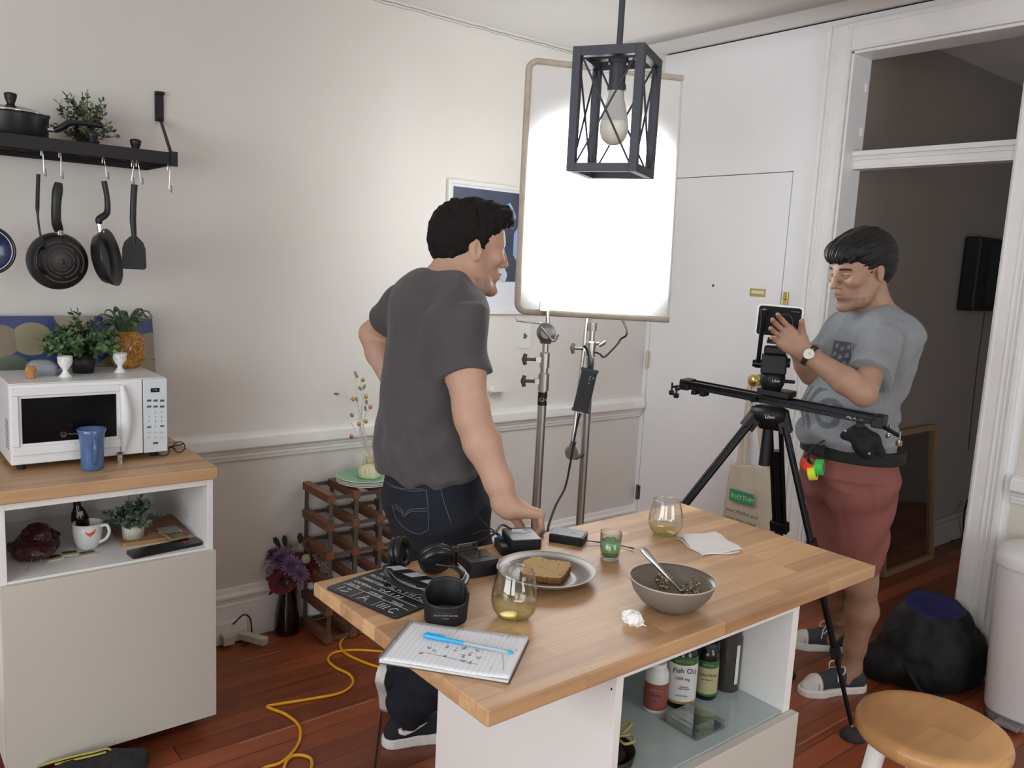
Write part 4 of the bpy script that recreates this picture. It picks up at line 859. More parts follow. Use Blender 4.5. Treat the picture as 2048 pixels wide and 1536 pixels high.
# shopping bag on the floor in front of the cabinet
fb = thing('reusable_bag', tZ(150, 1536, 0), 'dark reusable bag with yellow green trim on the floor by the cabinet', 'bag')
c0 = tZ(185, 1560, .03); s = SDF(.005); s.el((c0.x, c0.y, .045), (.15, .075, .05), np.array(Matrix.Rotation(rad(-4), 3, 'Z'), dtype=np.float32), .04); s.el((c0.x+.06, c0.y+.0, .04), (.08, .05, .045), k=.03); s.cut((0, 0, .002), (0, 0, -1), .004)
s.disp = lambda P: .008*vnoise(P, 24, 2)+.004*vnoise(P, 60, 5); s.build('bag_body', mat('charcoal_fabric', '#1f1e20', rough=.8), fb)
m = MB(); pts_ = [(75, 1531, .07), (110, 1522, .085), (150, 1512, .09), (190, 1503, .095), (212, 1497, .095), (222, 1500, .09), (238, 1511, .075)]
m.tube(bez([tZ(x, y, z) for x, y, z in pts_], 6), .006, 8, flat=.4); m.tube(bez([tZ(x, y+7, z) for x, y, z in pts_[1:5]], 6), .005, 8, flat=.4); m.build('trim_band', mat('yellow_green_trim', '#a9a050', rough=.7), fb)
# ------------------------------------------------------------------ hanging pot shelf on the left wall
M_IRON = mat('dark_iron', '#1d1a1a', rough=.5, metal=.3); M_CHR = mat('chrome', '#c9c9c9', rough=.12, metal=1)
M_NON = mat('nonstick_black', '#15161a', rough=.35, spec=.5); M_BAKE = mat('bakelite_black', '#121213', rough=.45)
FYB = 2.80; e1_, e0_ = tY(352, 306, FYB), tY(352, 330, FYB); SZ1, SZ0 = e1_.z, e0_.z; SXR = e1_.x; SXL = -.25
ps_ = thing('pot_shelf', (.3, 3.12, SZ0), 'black iron pot shelf with a wire grid floor on the left wall', 'pot rack')
m = MB(); m.box(SXL, SXR, FYB, FYB+.004, SZ0, SZ1); m.box(SXL, SXR, WY-.008, WY-.004, SZ0, SZ1); m.box(SXR-.004, SXR, FYB, WY-.004, SZ0, SZ1); m.box(SXL, SXL+.004, FYB, WY-.004, SZ0, SZ1); m.build('shelf_frame', M_IRON, ps_)
m = MB(); zg = SZ0+.004
for i in range(7): y = FYB+.02+i*.045; m.tube([(SXL, y, zg), (SXR, y, zg)], .0018, 6)
for i in range(9): x = SXR-.06-i*.12; m.tube([(x, FYB, zg+.003), (x, WY-.006, zg+.003)], .0022, 6)
m.build('wire_grid', M_IRON, ps_)
wa, wb = tY(316, 184, WY), tY(316, 243, WY)
m = MB(); m.box(wa.x-.012, wa.x+.016, WY-.010, WY-.0, wb.z, wa.z); m.box(wa.x-.012, wa.x+.016, WY-.022, WY-.010, wa.z-.01, wa.z); m.build('bracket_plate', M_IRON, ps_, bevel=.001)
m = MB(); m.bar((wa.x+.004, WY-.010, wb.z+.006), (SXR-.006, FYB+.004, SZ0+.010), .016, .0045, (1, 0, 0)); m.bar((SXR-.008, FYB-.006, SZ0-.006), (SXR-.008, FYB-.006, SZ1+.003), .022, .004, (0, 1, 0)); m.build('bracket_arm', M_IRON, ps_)
# S hooks
def hook(px, ytop, ybot, k, lab, lean=0):
    a = tY(px, ytop, k); b = tY(px+lean, ybot, k); z0, z1 = b.z, a.z; x = a.x; dx = b.x-a.x
    pts = [Vector((x+.0, k+.016, z1-.012)), Vector((x, k+.014, z1+.003)), Vector((x, k+.003, z1+.006)), Vector((x+.001, k-.006, z1-.006)), Vector((x+dx*.6, k-.004, z0+.03)), Vector((x+dx, k-.002, z0+.004)), Vector((x+dx+.004, k-.010, z0-.004)), Vector((x+dx+.002, k-.020, z0+.006)), Vector((x+dx, k-.024, z0+.016))]
    m = MB(); m.tube(bez(pts, 5), .0014, 6); o = m.build('s_hook', M_CHR); o['label'] = lab; o['category'] = 'hook'; o['group'] = 'wire hooks on the pot shelf'; return b
HK = [hook(84, 302, 350, FYB+.006, 'wire hook holding the black ladle', 4), hook(120, 306, 355, FYB+.006, 'wire hook holding the pan with the ringed base', 2), hook(207, 318, 356, FYB+.006, 'wire hook holding the pan seen edge on', 6), hook(266, 325, 366, FYB+.006, 'left one of the two crossed wire hooks above the spatula', -3), hook(275, 325, 366, FYB+.006, 'right one of the two crossed wire hooks above the spatula', 6), hook(338, 332, 382, FYB+.006, 'empty wire hook at the right end of the pot shelf', 0)]
# frame used for hanging things: x to the picture right, n towards the viewer
vn = Vector((-.25, -1, 0)).normalized(); vx = Vector((1, 0, 0)); vx = (vx-vn*vx.dot(vn)).normalized(); vz = Vector((0, 0, 1))
HY_ = FYB-.012
def P2(px, py, off=0): q = tY(px, py, HY_); return q+vn*off
# pan A seen from below: disc with rings
pa = thing('frying_pan', P2(119, 355), 'black frying pan hanging with its ringed brown base towards the room', 'frying pan', 'pans hanging from the pot shelf')
cA = P2(119, 523, -.0); rA = (tY(184, 523, HY_)-tY(54, 523, HY_)).length/2*.98; MA = basis(cA, vx, vz, vx.cross(vz)) 
nA = (vn+Vector((.28, 0, -.02))).normalized(); xA = vz.cross(nA)*1.0; xA.normalize(); yA = nA.cross(xA); MA = basis(cA, xA, yA, nA)
m = MB(M=MA); m.lathe([(0, .024), (rA*.80, .024), (rA*.86, .020), (rA*.97, -.010), (rA, -.020), (rA*.985, -.020), (rA*.84, .014), (rA*.78, .019), (0, .019)], 48); m.build('pan_body', M_NON, pa)
m = MB(M=MA); rg = mat('brown_base_rings', '#4a332c', rough=.6)
for r_, w_ in ((.70, .05), (.54, .045), (.40, .04), (.27, .035), (.11, .11)):
    if r_ < .12: m.lathe([(0, .0252), (rA*.115, .0252), (rA*.115, .024)], 24)
    else:
        for seg in range(3):
            a0_ = rad(120*seg+r_*300); 
            vs = [(rA*(r_+s_*w_/2)*math.cos(a0_+rad(105)*i/16), rA*(r_+s_*w_/2)*math.sin(a0_+rad(105)*i/16), .0252) for s_ in (-1, 1) for i in range(17)]
            m.add(vs, [(i, i+1, 17+i+1, 17+i) for i in range(16)])
m.build('base_rings', rg, pa)
m = MB(); h0, h1, h2 = P2(122, 462, .008), P2(113, 420, .015), P2(118, 358, .010)
m.tube(bez([P2(118, 462, .0), P2(113, 440, .012), P2(114, 400, .018), P2(118, 366, .014)], 6), [.0125, .013, .0135, .014, .014, .0135, .013, .013, .013, .013, .013, .013, .0135, .0138, .014, .014, .0135, .012, .010], 12, flat=.55, up=vn); m.build('handle', M_BAKE, pa)
m = MB(); m.cyl(P2(121, 473, -.004), P2(119, 459, .0), .011, .009, 16); m.build('ferrule', M_CHR, pa)
# pan B seen edge on
pb = thing('frying_pan', P2(207, 360), 'black frying pan hanging edge on, between the ringed pan and the spatula', 'frying pan', 'pans hanging from the pot shelf')
c0, c1 = P2(199, 460), P2(226, 572); cB = (c0+c1)/2; axB = (c1-c0).normalized(); rB = (c1-c0).length/2*1.02; nB = (vx.cross(axB)).normalized(); fB = (axB.cross(vn)).normalized()
if fB.x < 0: fB = -fB
fB = (fB*.93+vn*.28).normalized(); yB = axB; xB = yB.cross(fB); MBm = basis(cB, xB, yB, fB)
m = MB(M=MBm); m.lathe([(0, -.022), (rB*.72, -.022), (rB*.82, -.017), (rB*.98, .012), (rB, .017), (rB*.985, .018), (rB*.80, -.012), (rB*.7, -.018), (0, -.018)], 48); m.build('pan_body', M_NON, pb)
m = MB(); m.tube(bez([P2(198, 448), P2(199, 438), P2(214, 425), P2(214, 395), P2(208, 362)], 6), [.010, .011, .012, .0125, .013, .0135, .0135, .013, .013, .013, .0125, .012, .012, .0115, .011, .011, .0105, .0105, .010, .010, .010, .0102, .0105, .0105, .010], 12, flat=.8); m.build('handle', M_BAKE, pb)
m = MB(); m.cyl(P2(202, 465), P2(198, 447), .0105, .009, 16); m.build('ferrule', M_CHR, pb)
# spatula and ladle
sp_ = thing('spatula', P2(268, 370), 'black nylon spatula hanging at the right of the pans', 'spatula')
m = MB(M=basis(P2(268, 505), vx, vz, vn)); s_ = (P2(293, 520)-P2(245, 520)).length
m.prism([(-s_*.50, -.045), (-s_*.42, -.052), (s_*.42, -.052), (s_*.50, -.045), (s_*.47, .012), (s_*.38, .032), (s_*.14, .050), (-s_*.14, .050), (-s_*.38, .032), (-s_*.47, .012)], -.002, .002); m.build('blade', M_BAKE, sp_, bevel=.001)
m = MB(); pts = bez([P2(268, 490), P2(268, 468), P2(266, 440), P2(267, 400), P2(269, 369)], 6); m.tube(pts, [.006+.0035*min(1, i/12) for i in range(len(pts))], 10, flat=.6, up=vn); m.build('handle', M_BAKE, sp_)
ld = thing('ladle', P2(79, 352), 'thin black ladle hanging in front of the ringed pan', 'ladle')
m = MB(); pts = bez([P2(96, 500, .045), P2(84, 470, .05), P2(78, 430, .04), P2(77, 400, .03), P2(78, 350, .02)], 7); m.tube(pts, [.0035+.0030*sstep(np.array([i/len(pts)]), .45, .6)[0] for i in range(len(pts))], 8, flat=.8); m.build('handle', M_BAKE, ld)
m = MB(M=basis(P2(88, 520, .035), (vx*.5-vn*.85).normalized(), vz, (vx*.85+vn*.5).normalized())); m.lathe([(0, -.018), (.018, -.015), (.028, -.005), (.031, .004), (.029, .004), (.017, -.012), (0, -.015)], 24, sy=1.35); m.build('scoop', M_BAKE, ld)
# pan partly outside the left edge
pc_ = thing('frying_pan', P2(-15, 360), 'pan with blue inside and white rim cut off by the left edge', 'frying pan', 'pans hanging from the pot shelf')
cC = P2(-24, 500); m = MB(M=basis(cC, vx, vz, vn)); m.lathe([(0, -.02), (.055, -.018), (.066, .0), (.070, .006), (.0655, .007), (.055, -.012), (0, -.015)], 40); m.build('pan_body', M_NON, pc_)
m = MB(M=basis(cC+vn*.0, vx, vz, vn)); m.tube([(.0600*math.cos(t), .0600*math.sin(t), .006) for t in [2*math.pi*i/40 for i in range(40)]], .0016, 6, closed=True); m.build('rim_line', mat('white_rim', '#b9bdc6', rough=.3), pc_)
m = MB(M=basis(cC, vx, vz, vn)); m.lathe([(.058, .0035), (.050, -.008), (0, -.012)], 40); m.build('lining', mat('blue_enamel', '#232c4a', rough=.2), pc_)
m = MB(); m.tube(bez([cC+vz*.07, cC+vz*.12+vn*.01, cC+vz*.20], 6), .011, 10, flat=.6); m.build('handle', M_BAKE, pc_)
# standing on the shelf: covered saucepan, plant, two lids of which only the knobs show
zp = zg+.006; q = tY(97, 250, 2.93); rP = .098; cP = Vector((q.x-.098, 2.93, zp))
sc1 = thing('saucepan', cP, 'black covered saucepan standing on the pot shelf at the left edge', 'saucepan'); hP = tY(50, 226, 2.88).z-zp
m = MB(M=TR(cP)); m.lathe([(0, 0), (rP*.92, 0), (rP*.97, .006), (rP, hP*.9), (rP+.003, hP), (rP-.003, hP), (rP-.004, hP*.6), (0, .01)], 48); m.build('pan_body', M_NON, sc1)
m = MB(M=TR(cP)); m.lathe([(rP+.004, hP-.001), (rP+.005, hP+.003), (rP-.002, hP+.005)], 48); m.build('lid_rim', M_CHR, sc1)
m = MB(M=TR(cP)); m.lathe([(rP-.003, hP+.004), (rP*.7, hP+.014), (rP*.3, hP+.020), (0, hP+.021)], 48); m.build('lid', mat('smoked_glass', '#20211f', rough=.08, spec=.7), sc1)
kp_ = [(0, 0), (.011, 0), (.0105, .010), (.015, .022), (.0175, .034), (.016, .038), (.010, .040), (0, .0405)]
m = MB(M=TR((cP.x, cP.y, cP.z+hP+.019))); m.lathe(kp_, 24); m.build('lid_knob', M_BAKE, sc1)
hs = cP+Vector((rP*.92, -rP*.30, hP*.62)); m = MB(); m.cyl(hs-Vector((.01, 0, 0)), hs+Vector((.022, -.006, .0)), .0085, .008, 14); m.build('ferrule', M_CHR, sc1)
hk = 2.86; m = MB(); pts = bez([hs+Vector((.018, -.005, 0)), hs+Vector((.036, -.012, .010)), hs+Vector((.058, -.020, .026)), hs+Vector((.10, -.03, .029)), hs+Vector((.145, -.04, .027))], 6)
m.tube(pts, [.0115+.002*math.sin(i*.25) for i in range(len(pts))], 10, flat=.75); m.build('handle', M_BAKE, sc1)
q = tY(176, 285, 3.03); pq = Vector((q.x, 3.03, zp)); tp = thing('potted_plant', pq, 'bushy green plant in a dark pot on the iron pot shelf', 'potted plant')
pot(tp, pq, .024, .034, .058, mat('dark_pot', '#1b1a18', rough=.7)); foliage(tp, pq+Vector((.0, 0, .045)), .095, .155, 44, 12, .019, .014, ['#4b5a42', '#5d6e50', '#36432f', '#7e8c66'], 33, droop=.25, up=.2)
for px, lab in ((185, 'small saucepan with only its black lid knob showing above the rail below the plant'), (271, 'small saucepan with only its black lid knob showing above the rail near the bracket')):
    q = tY(px, 275, 2.90); L0 = Vector((q.x, 2.90, zp)); l_ = thing('small_saucepan', L0, lab, 'saucepan', 'small saucepans on the pot shelf'); kz = tY(px, 263 if px < 200 else 278, 2.90).z-.0405
    m = MB(M=TR(L0)); m.lathe([(0, 0), (.062, 0), (.064, .003), (.05, max(.008, (kz-L0.z)*.7)), (.012, kz-L0.z), (0, kz-L0.z)], 36); m.build('lid', M_NON, l_)
    m = MB(M=TR((L0.x, L0.y, kz))); m.lathe(kp_, 24); m.build('lid_knob', M_BAKE, l_)
# ------------------------------------------------------------------ things on the floor and on the wine rack
zt_r = wz0+wdz*(nrow-1)+.0165
q = tZ(712, 968, zt_r+.01); pc0 = Vector((1.66, 2.955, zt_r))
M_GRP = mat('green_plate_glaze', '#7fae8b', rough=.25, spec=.5, var=.08, vscale=20); M_RIM = mat('plate_edge', '#d7d6cc', rough=.3)
for i in range(4):
    z = zt_r+i*.0065; pl_ = thing('plate', (pc0.x, pc0.y, z), ('bottom', 'second lowest', 'third lowest', 'green topmost')[i]+' plate of the stack on the wine rack', 'plate', 'plates stacked on the wine rack')
    m = MB(M=TR((pc0.x, pc0.y, z))); m.lathe([(0, 0), (.070, 0), (.075, .001), (.116, .011), (.118, .0135), (.115, .0145), (.074, .0045), (0, .0035)], 56); m.build('plate_body', M_GRP if i == 3 else M_RIM, pl_)
    if i == 3:
        m = MB(M=TR((pc0.x, pc0.y, z))); m.tube([(.117*math.cos(t), .117*math.sin(t), .0135) for t in [2*math.pi*k/56 for k in range(56)]], .0016, 6, closed=True); m.build('plate_rim', M_RIM, pl_)
zq_ = zt_r+3*.0065+.0045
q = tZ(724, 967, zq_); gc = Vector((pc0.x+.02, pc0.y+.0, zq_))
dt = thing('bead_branch_decoration', gc, 'bundle of beaded twigs in a cream wrapped pot on the green plate', 'decoration')
def cp2(px, py): # on the vertical plane through the pot facing the viewer
    d = ray(px, py); nv = dh; return CP + d*((gc-CP).dot(nv)/d.dot(nv))
b0 = cp2(724, 968); b1 = cp2(703, 968); rG = .044
m = MB(M=TR(gc)); 
def wrapf(u, v):
    a = 2*math.pi*u; prof = [(0, 0), (.0, .0), (rG*.98, 0), (rG*1.04, .008), (rG*1.02, .030), (rG*.86, .046), (rG*.5, .054), (.010, .060), (.012, .070), (.020, .084), (.024, .092)]
    t = v*(len(prof)-1); i = min(int(t), len(prof)-2); f = t-i; r_ = prof[i][0]*(1-f)+prof[i+1][0]*f; z_ = prof[i][1]*(1-f)+prof[i+1][1]*f
    r_ *= 1+.07*math.sin(a*15+z_*20)*min(1, z_/.02); return (r_*math.cos(a), r_*math.sin(a), z_)
m.grid(wrapf, 91, 30); m.build('wrapped_pot', mat('cream_fabric_wrap', '#cfc7a6', rough=.85), dt)
m = MB(); tw = [gc+Vector((.016*math.cos(t), .016*math.sin(t), .062)) for t in [2*math.pi*i/16 for i in range(16)]]; m.tube(tw, .0025, 6, closed=True)
for s_, L2 in ((-1, .035), (1, .03)): m.tube(bez([gc+Vector((0, -.014, .062)), gc+r0*s_*.02+Vector((0, -.01, .075)), gc+r0*s_*.034+Vector((0, -.01, .060)), gc+r0*s_*.030+Vector((0, -.012, .035))], 5), .004, 6, flat=.4)
m.tube(bez([gc+Vector((0, -.015, .06)), gc-r0*.030+Vector((0, -.015, .045)), gc-r0*.036+Vector((0, -.012, .020)), gc-r0*.034+Vector((0, -.01, .004))], 6), .004, 6, flat=.4); m.build('raffia_bow', mat('raffia', '#b59a82', rough=.85), dt)
top = gc+Vector((0, 0, .085)); m = MB(); tips = {}
for k, pts in enumerate(([(722, 860), (724, 800), (722, 760)], [(722, 860), (716, 800), (709, 742)], [(720, 860), (724, 820), (707, 800)], [(722, 850), (729, 800), (733, 795)], [(722, 830), (705, 801), (684, 790)], [(726, 860), (731, 830), (741, 815)], [(720, 870), (716, 845), (704, 830)], [(721, 880), (714, 868), (702, 845)])):
    c = bez([top]+[cp2(x, y) for x, y in pts], 6); m.tube(c, .0014, 5)
m.build('twigs', mat('frosted_twig', '#b9b3ae', rough=.6), dt)
for px, py, cx_ in ((726, 760, 0), (732, 793, 0), (706, 798, 0), (741, 814, 1), (704, 830, 2), (718, 848, 0), (732, 843, 0), (703, 873, 3)):
    m = MB(); m.ell(tuple(cp2(px, py)), (.0085, .0085, .0095), n=14); m.build('bead', [mat('gold_bead', '#a88345', rough=.3, metal=.5), mat('rose_bead', '#a5656a', rough=.3, metal=.3), mat('grey_bead', '#7d7a76', rough=.3, metal=.5), mat('copper_bead', '#a8604a', rough=.3, metal=.4)][cx_], dt)
for px, py, an in ((711, 748, 1.9), (713, 752, 2.3), (674, 788, 3.1), (728, 775, 1.2), (714, 800, 2.0), (733, 805, 1.6), (731, 818, 1.7), (721, 778, 2.2)):
    m = MB(); d_ = r0*math.cos(an)+Vector((0, 0, 1))*math.sin(an); leaf(m, cp2(px, py)-d_*.012, d_, -dh, .028, .013); m.build('leaf', mat('sage_leaf', '#66704e', rough=.6), dt)
# glass vase of flowers on the floor
vc = tZ(578, 1268); vc = Vector((vc.x+.0, vc.y+.02, 0)); vz_ = thing('flower_vase', vc, 'tall glass vase on the floor by the wine rack', 'vase')
kk = (vc-CP).dot(dh)
def cp3(px, py, off=0):
    d = ray(px, py); return CP + d*(((vc-CP).dot(dh)+off)/d.dot(dh))
hV = cp3(590, 1150).z
m = MB(M=TR(vc)); pr_ = [(0, .004), (.045, 0), (.052, .004), (.054, .03), (.050, .08), (.040, .14), (.033, .18), (.034, .205), (.040, hV), (.0375, hV), (.031, .205), (.030, .18), (.0365, .14), (.046, .08), (.050, .03), (.045, .010), (0, .010)]
m.lathe(pr_, 40); m.build('vase_glass', glass('vase_glass', '#b9c2b4', gain=1.5), vz_)
m = MB(M=TR(vc)); m.lathe([(0, .0112), (.044, .0112), (.0488, .03), (.0448, .08), (.0355, .138), (0, .138)], 36); m.build('vase_water', glass('vase_water', '#8f9680', ior=1.33), vz_)
bq = thing('flower_bouquet', vc+Vector((0, 0, .2)), 'bouquet of purple, white and dark red flowers in the glass vase', 'bouquet')
m = MB(); rnd = random.Random(8); FL = []
specs = [('rose', 605, 1135, 31, '#6b1424', 0.0), ('rose', 566, 1160, 26, '#6f1526', -.03), ('mum', 563, 1120, 26, '#7d5c80', 0), ('mum', 583, 1132, 24, '#7f5d82', -.03), ('mum', 600, 1148, 19, '#816084', -.05) , ('mum', 545, 1108, 22, '#86586f', .03), ('mum', 578, 1095, 17, '#b9a995', .05), ('mum', 617, 1092, 18, '#8f6a72', .04), ('mum', 642, 1115, 24, '#a08a86', .02), ('bud', 612, 1118, 12, '#a9a68a', 0), ('mum', 527, 1126, 20, '#8f6b67', .03), ('bud', 540, 1142, 10, '#7f6b78', -.02), ('mum', 625, 1105, 15, '#8a7078', .05)]
for kind, px, py, rp_, colr, off in specs:
    c = cp3(px, py, off); kz_ = (c-CP).dot(fw); R_ = rp_*kz_/FPX; dirn = (c-(vc+Vector((0, 0, .18)))).normalized(); dirn = (dirn-dh*.55).normalized(); X_, Y_, Z_ = frame(dirn)
    f_ = MB(M=basis(c, X_, Y_, Z_))
    if kind == 'mum':
        for ring in range(6):
            nP = 20-ring*2; el_ = rad(8+ring*14)
            for k in range(nP):
                a = 2*math.pi*(k+.5*(ring % 2))/nP+rnd.uniform(-.1, .1); d_ = Vector((math.cos(a)*math.cos(el_), math.sin(a)*math.cos(el_), math.sin(el_))); leaf(f_, d_*R_*.12, d_, (0, 0, 1), R_*(1-.08*ring)*rnd.uniform(.85, 1.05), R_*.22, fold=.5)
        f_.ell((0, 0, R_*.12), R_*.25, n=10)
        f_.build('chrysanthemum', mat('petal_'+colr[1:], colr, rough=.7, var=.2, vscale=50), bq)
    elif kind == 'rose':
        for ring in range(7):
            rr = R_*(.22+.12*ring); hh = R_*(.75-.05*ring); nP = 3+ring//2
            for k in range(nP):
                a0_ = 2*math.pi*k/nP+ring*1.1
                def pf(u, v, rr=rr, hh=hh, a0_=a0_, nP=nP, ring=ring):
                    a = a0_+(u-.5)*2*math.pi/nP*1.45; r_ = rr*(.55+.45*v+(.22*v**3*ring/6)); z = -R_*.45+hh*v*(1-.15*(2*u-1)**2); return (r_*math.cos(a), r_*math.sin(a), z)
                f_.grid(pf, 8, 6)
        f_.build('rose', mat('rose_'+colr[1:], colr, rough=.6, sheen=.2), bq, solid=.0012)
    else:
        f_.ell((0, 0, 0), (R_*.8, R_*.8, R_), n=14); f_.build('flower_bud', mat('bud_'+colr[1:], colr, rough=.7), bq)
    m.tube(bez([vc+Vector((rnd.uniform(-.02, .02), rnd.uniform(-.02, .02), .02)), vc+Vector((rnd.uniform(-.012, .012), rnd.uniform(-.012, .012), .17)), c-dirn*R_*.3], 6), .0018, 5)
m.build('stems', mat('flower_stem', '#2f3a22', rough=.7), bq)
m = MB()
for px, py, an in ((520, 1105, 2.6), (505, 1132, 2.9), (512, 1148, 3.4), (556, 1088, 1.8), (570, 1085, 1.4), (650, 1150, -.4), (630, 1165, -1.0), (590, 1175, -1.6), (548, 1175, -2.4), (530, 1160, 3.6), (600, 1080, 1.3)):
    for w_ in range(2):
        d_ = r0*math.cos(an+.3*w_)+Vector((0, 0, 1))*math.sin(an+.3*w_)-dh*.3; leaf(m, cp3(px, py, .01)-d_*.02, d_, -dh, .060, .022)
m.build('leaves', mat('bouquet_leaf', '#2c3524', rough=.6), bq)
# ------------------------------------------------------------------ things on the island top
TZ_ = IZ+.0002
def xydir(a, b): d = Vector((b.x-a.x, b.y-a.y, 0)); return d.normalized()
# clapper slate
s_tl, s_bl, s_br = tZ(753.4, 1136, TZ_), tZ(651, 1178, TZ_), tZ(790.5, 1240, TZ_)
sx_ = xydir(s_bl, s_br); sy_ = Vector((-sx_.y, sx_.x, 0)); SWd = (s_br-s_bl).length; SH = (s_tl-s_bl).dot(sy_)
sl = thing('clapperboard', s_bl, 'black film clapperboard with white chalk writing lying flat on the table corner', 'clapperboard')
SM = basis((s_bl.x, s_bl.y, TZ_), sx_, sy_, (0, 0, 1))
M_SLT = mat('slate_black', '#1b1c1f', rough=.42, var=.2, vscale=25); M_CHALK = mat('chalk_white', '#b9babc', rough=.8)
m = MB(M=SM @ Matrix.Translation((SWd/2, SH/2, 0))); m.prism(rrect(SWd, SH, .008), 0, .004); bd2 = m.build('slate_board', M_SLT, sl, bevel=.0006)
u = SWd; v = SH
def lineb(mb, x0, y0, x1, y1, w=.0011): mb.bar((x0*u, y0*v, .0042), (x1*u, y1*v, .0042), w, .0003, (0, 0, 1))
m = MB(M=SM)
for (x0, y0, x1, y1) in ((.04, .27, .96, .27), (.30, .42, .96, .42), (.31, .57, .96, .57), (.36, .72, .96, .72), (.34, .27, .34, .03), (.64, .27, .64, .03), (.36, .86, .96, .86)): lineb(m, x0, y0, x1, y1)
m.build('ruled_lines', M_CHALK, bd2)
for s_, x_, y_, h_ in (('HOLLYWOOD', .10, .88, .105), ('PRODUCTION', .06, .745, .085), ('DIRECTOR', .06, .60, .085), ('CAMERA', .06, .45, .085), ('DATE', .08, .345-.01, .085), ('SCENE', .38, .345-.01, .085), ('TAKE', .70, .345-.01, .085)):
    text(s_, 'lettering', SM @ Matrix.Translation((x_*u, y_*v-.004, .0042)), h_*v, M_CHALK, bd2, align='LEFT')
def stroke(mb, pts, w=.0008): mb.tube([(a*u, b*v, .0044) for a, b in pts], w, 5)
m = MB(M=SM)
stroke(m, [(.42, .66), (.50, .66), (.42, .60), (.51, .60)]); stroke(m, [(.54, .60), (.57, .67), (.60, .60)]); stroke(m, [(.55, .625), (.59, .625)]); stroke(m, [(.63, .67), (.655, .635), (.68, .67)]); stroke(m, [(.655, .635), (.645, .595)]); stroke(m, [(.71, .60), (.72, .67), (.75, .60), (.76, .67)])
stroke(m, [(.80, .60), (.83, .67), (.86, .60)]); stroke(m, [(.88, .67), (.875, .60), (.90, .60)]); stroke(m, [(.92, .66), (.92, .60)]); stroke(m, [(.935, .66), (.965, .60)]); stroke(m, [(.965, .66), (.935, .60)])
stroke(m, [(.40, .52), (.43, .44), (.46, .50), (.49, .44), (.52, .52)]); stroke(m, [(.58, .51), (.58, .44)]); stroke(m, [(.64, .44), (.65, .52), (.69, .44), (.70, .52)])
stroke(m, [(.12, .20), (.12, .07)]); stroke(m, [(.17, .19), (.23, .19), (.20, .14), (.24, .11), (.17, .06)]); stroke(m, [(.42, .05), (.47, .21), (.53, .05)]); stroke(m, [(.44, .12), (.51, .12)])
for x_ in (.69, .73, .77): stroke(m, [(x_, .06), (x_+.005, .20)])
stroke(m, [(.90, .18), (.86, .20), (.83, .13), (.86, .06), (.91, .08)]); m.build('chalk_writing', M_CHALK, bd2)
# striped clap stick along the top edge
sW = .030; m = MB(M=SM @ Matrix.Translation((0, v+.001, 0))); m.box(.0, u*1.0, 0, sW, 0, .009); st_ = m.build('clap_stick', M_SLT, sl, bevel=.0006)
m = MB(M=SM @ Matrix.Translation((0, v+.001, .0091)))
for k in range(4):
    x_ = .01+k*.054; m.prism([(x_, .0), (x_+.027, 0), (x_+.042, sW), (x_+.015, sW)], 0, .0003)
m.build('white_stripe', mat('stripe_white', '#b6bbc1', rough=.6), st_)
# notebook with spiral
n_tl, n_tr, n_br, n_bl = tZ(805, 1242, TZ_+.006), tZ(1048, 1270, TZ_+.006), tZ(1018, 1362, TZ_+.006), tZ(755, 1320, TZ_+.006)
nx = xydir(n_bl, n_br); ny = Vector((-nx.y, nx.x, 0)); NW = ((n_br-n_bl).length+(n_tr-n_tl).length)/2; NH = ((n_tl-n_bl).length+(n_tr-n_br).length)/2
nb_ = thing('notebook', n_bl, 'open white spiral notebook with pencil sketches hanging over the table edge', 'notebook')
NM = basis((n_bl.x, n_bl.y, TZ_), nx, ny, (0, 0, 1))
m = MB(M=NM); m.box(0, NW, 0, NH, 0, .0008); m.build('back_cover', mat('brown_cardboard', '#5e5044', rough=.8), nb_)
M_PAP = mat('paper_white', '#e4e6ea', rough=.85); m = MB(M=NM)
m.box(.002, NW-.003, .002, NH-.002, .0010, .0052); pg_ = m.build('page_block', mat('paper_edges', '#c9c8c6', rough=.9), nb_)
m = MB(M=NM)
def pagef(a, b):
    x = .002+a*(NW-.004); y = .002+b*(NH-.004); z = .0060+.0025*math.exp(-((a-.97)/.05)**2)*(b)+.0016*(1+math.sin(a*7+b*3))*a; return (x, y, z)
m.grid(pagef, 30, 12); tpg = m.build('top_page', M_PAP, nb_, solid=.0003)
M_INK = mat('ruled_blue', '#b3bccb', rough=.9); M_PEN = mat('pencil_grey', '#6d7079', rough=.9)
def pz(x, y): a, b = (x-.002)/(NW-.004), (y-.002)/(NH-.004); return pagef(a, b)[2]+.0003
m = MB(M=NM)
for k in range(1, 22):
    x = .01+k*(NW-.02)/22; m.tube([(x, y, pz(x, y)) for y in np.linspace(.004, NH-.004, 8)], .00018, 4, flat=.4)
m.build('ruled_lines', M_INK, tpg)
m = MB(M=NM)
def sk(pts, w=.00035): m.tube([(a*NW, b*NH, pz(a*NW, b*NH)+.0001) for a, b in pts], w, 4)
sk([(.42, .86), (.42, .96), (.80, .90)]); sk([(.84, .98), (.83, .12)]); sk([(.36, .62), (.80, .56)]); sk([(.30, .30), (.72, .22)]); sk([(.86, .5), (.93, .16)]); rnd = random.Random(3)
for cx_, cy_ in ((.30, .42), (.42, .50), (.50, .46), (.55, .52), (.62, .42), (.66, .50), (.60, .26), (.66, .24), (.45, .30), (.27, .28), (.58, .34), (.70, .36), (.35, .36)):
    sk([(cx_+rnd.uniform(-.022, .022), cy_+rnd.uniform(-.04, .04)) for _ in range(9)], .0003)
sk([(.95, .62), (.955, .60)], .0009)
m.build('pencil_sketch', M_PEN, tpg)
m = MB(M=NM); nT = 34
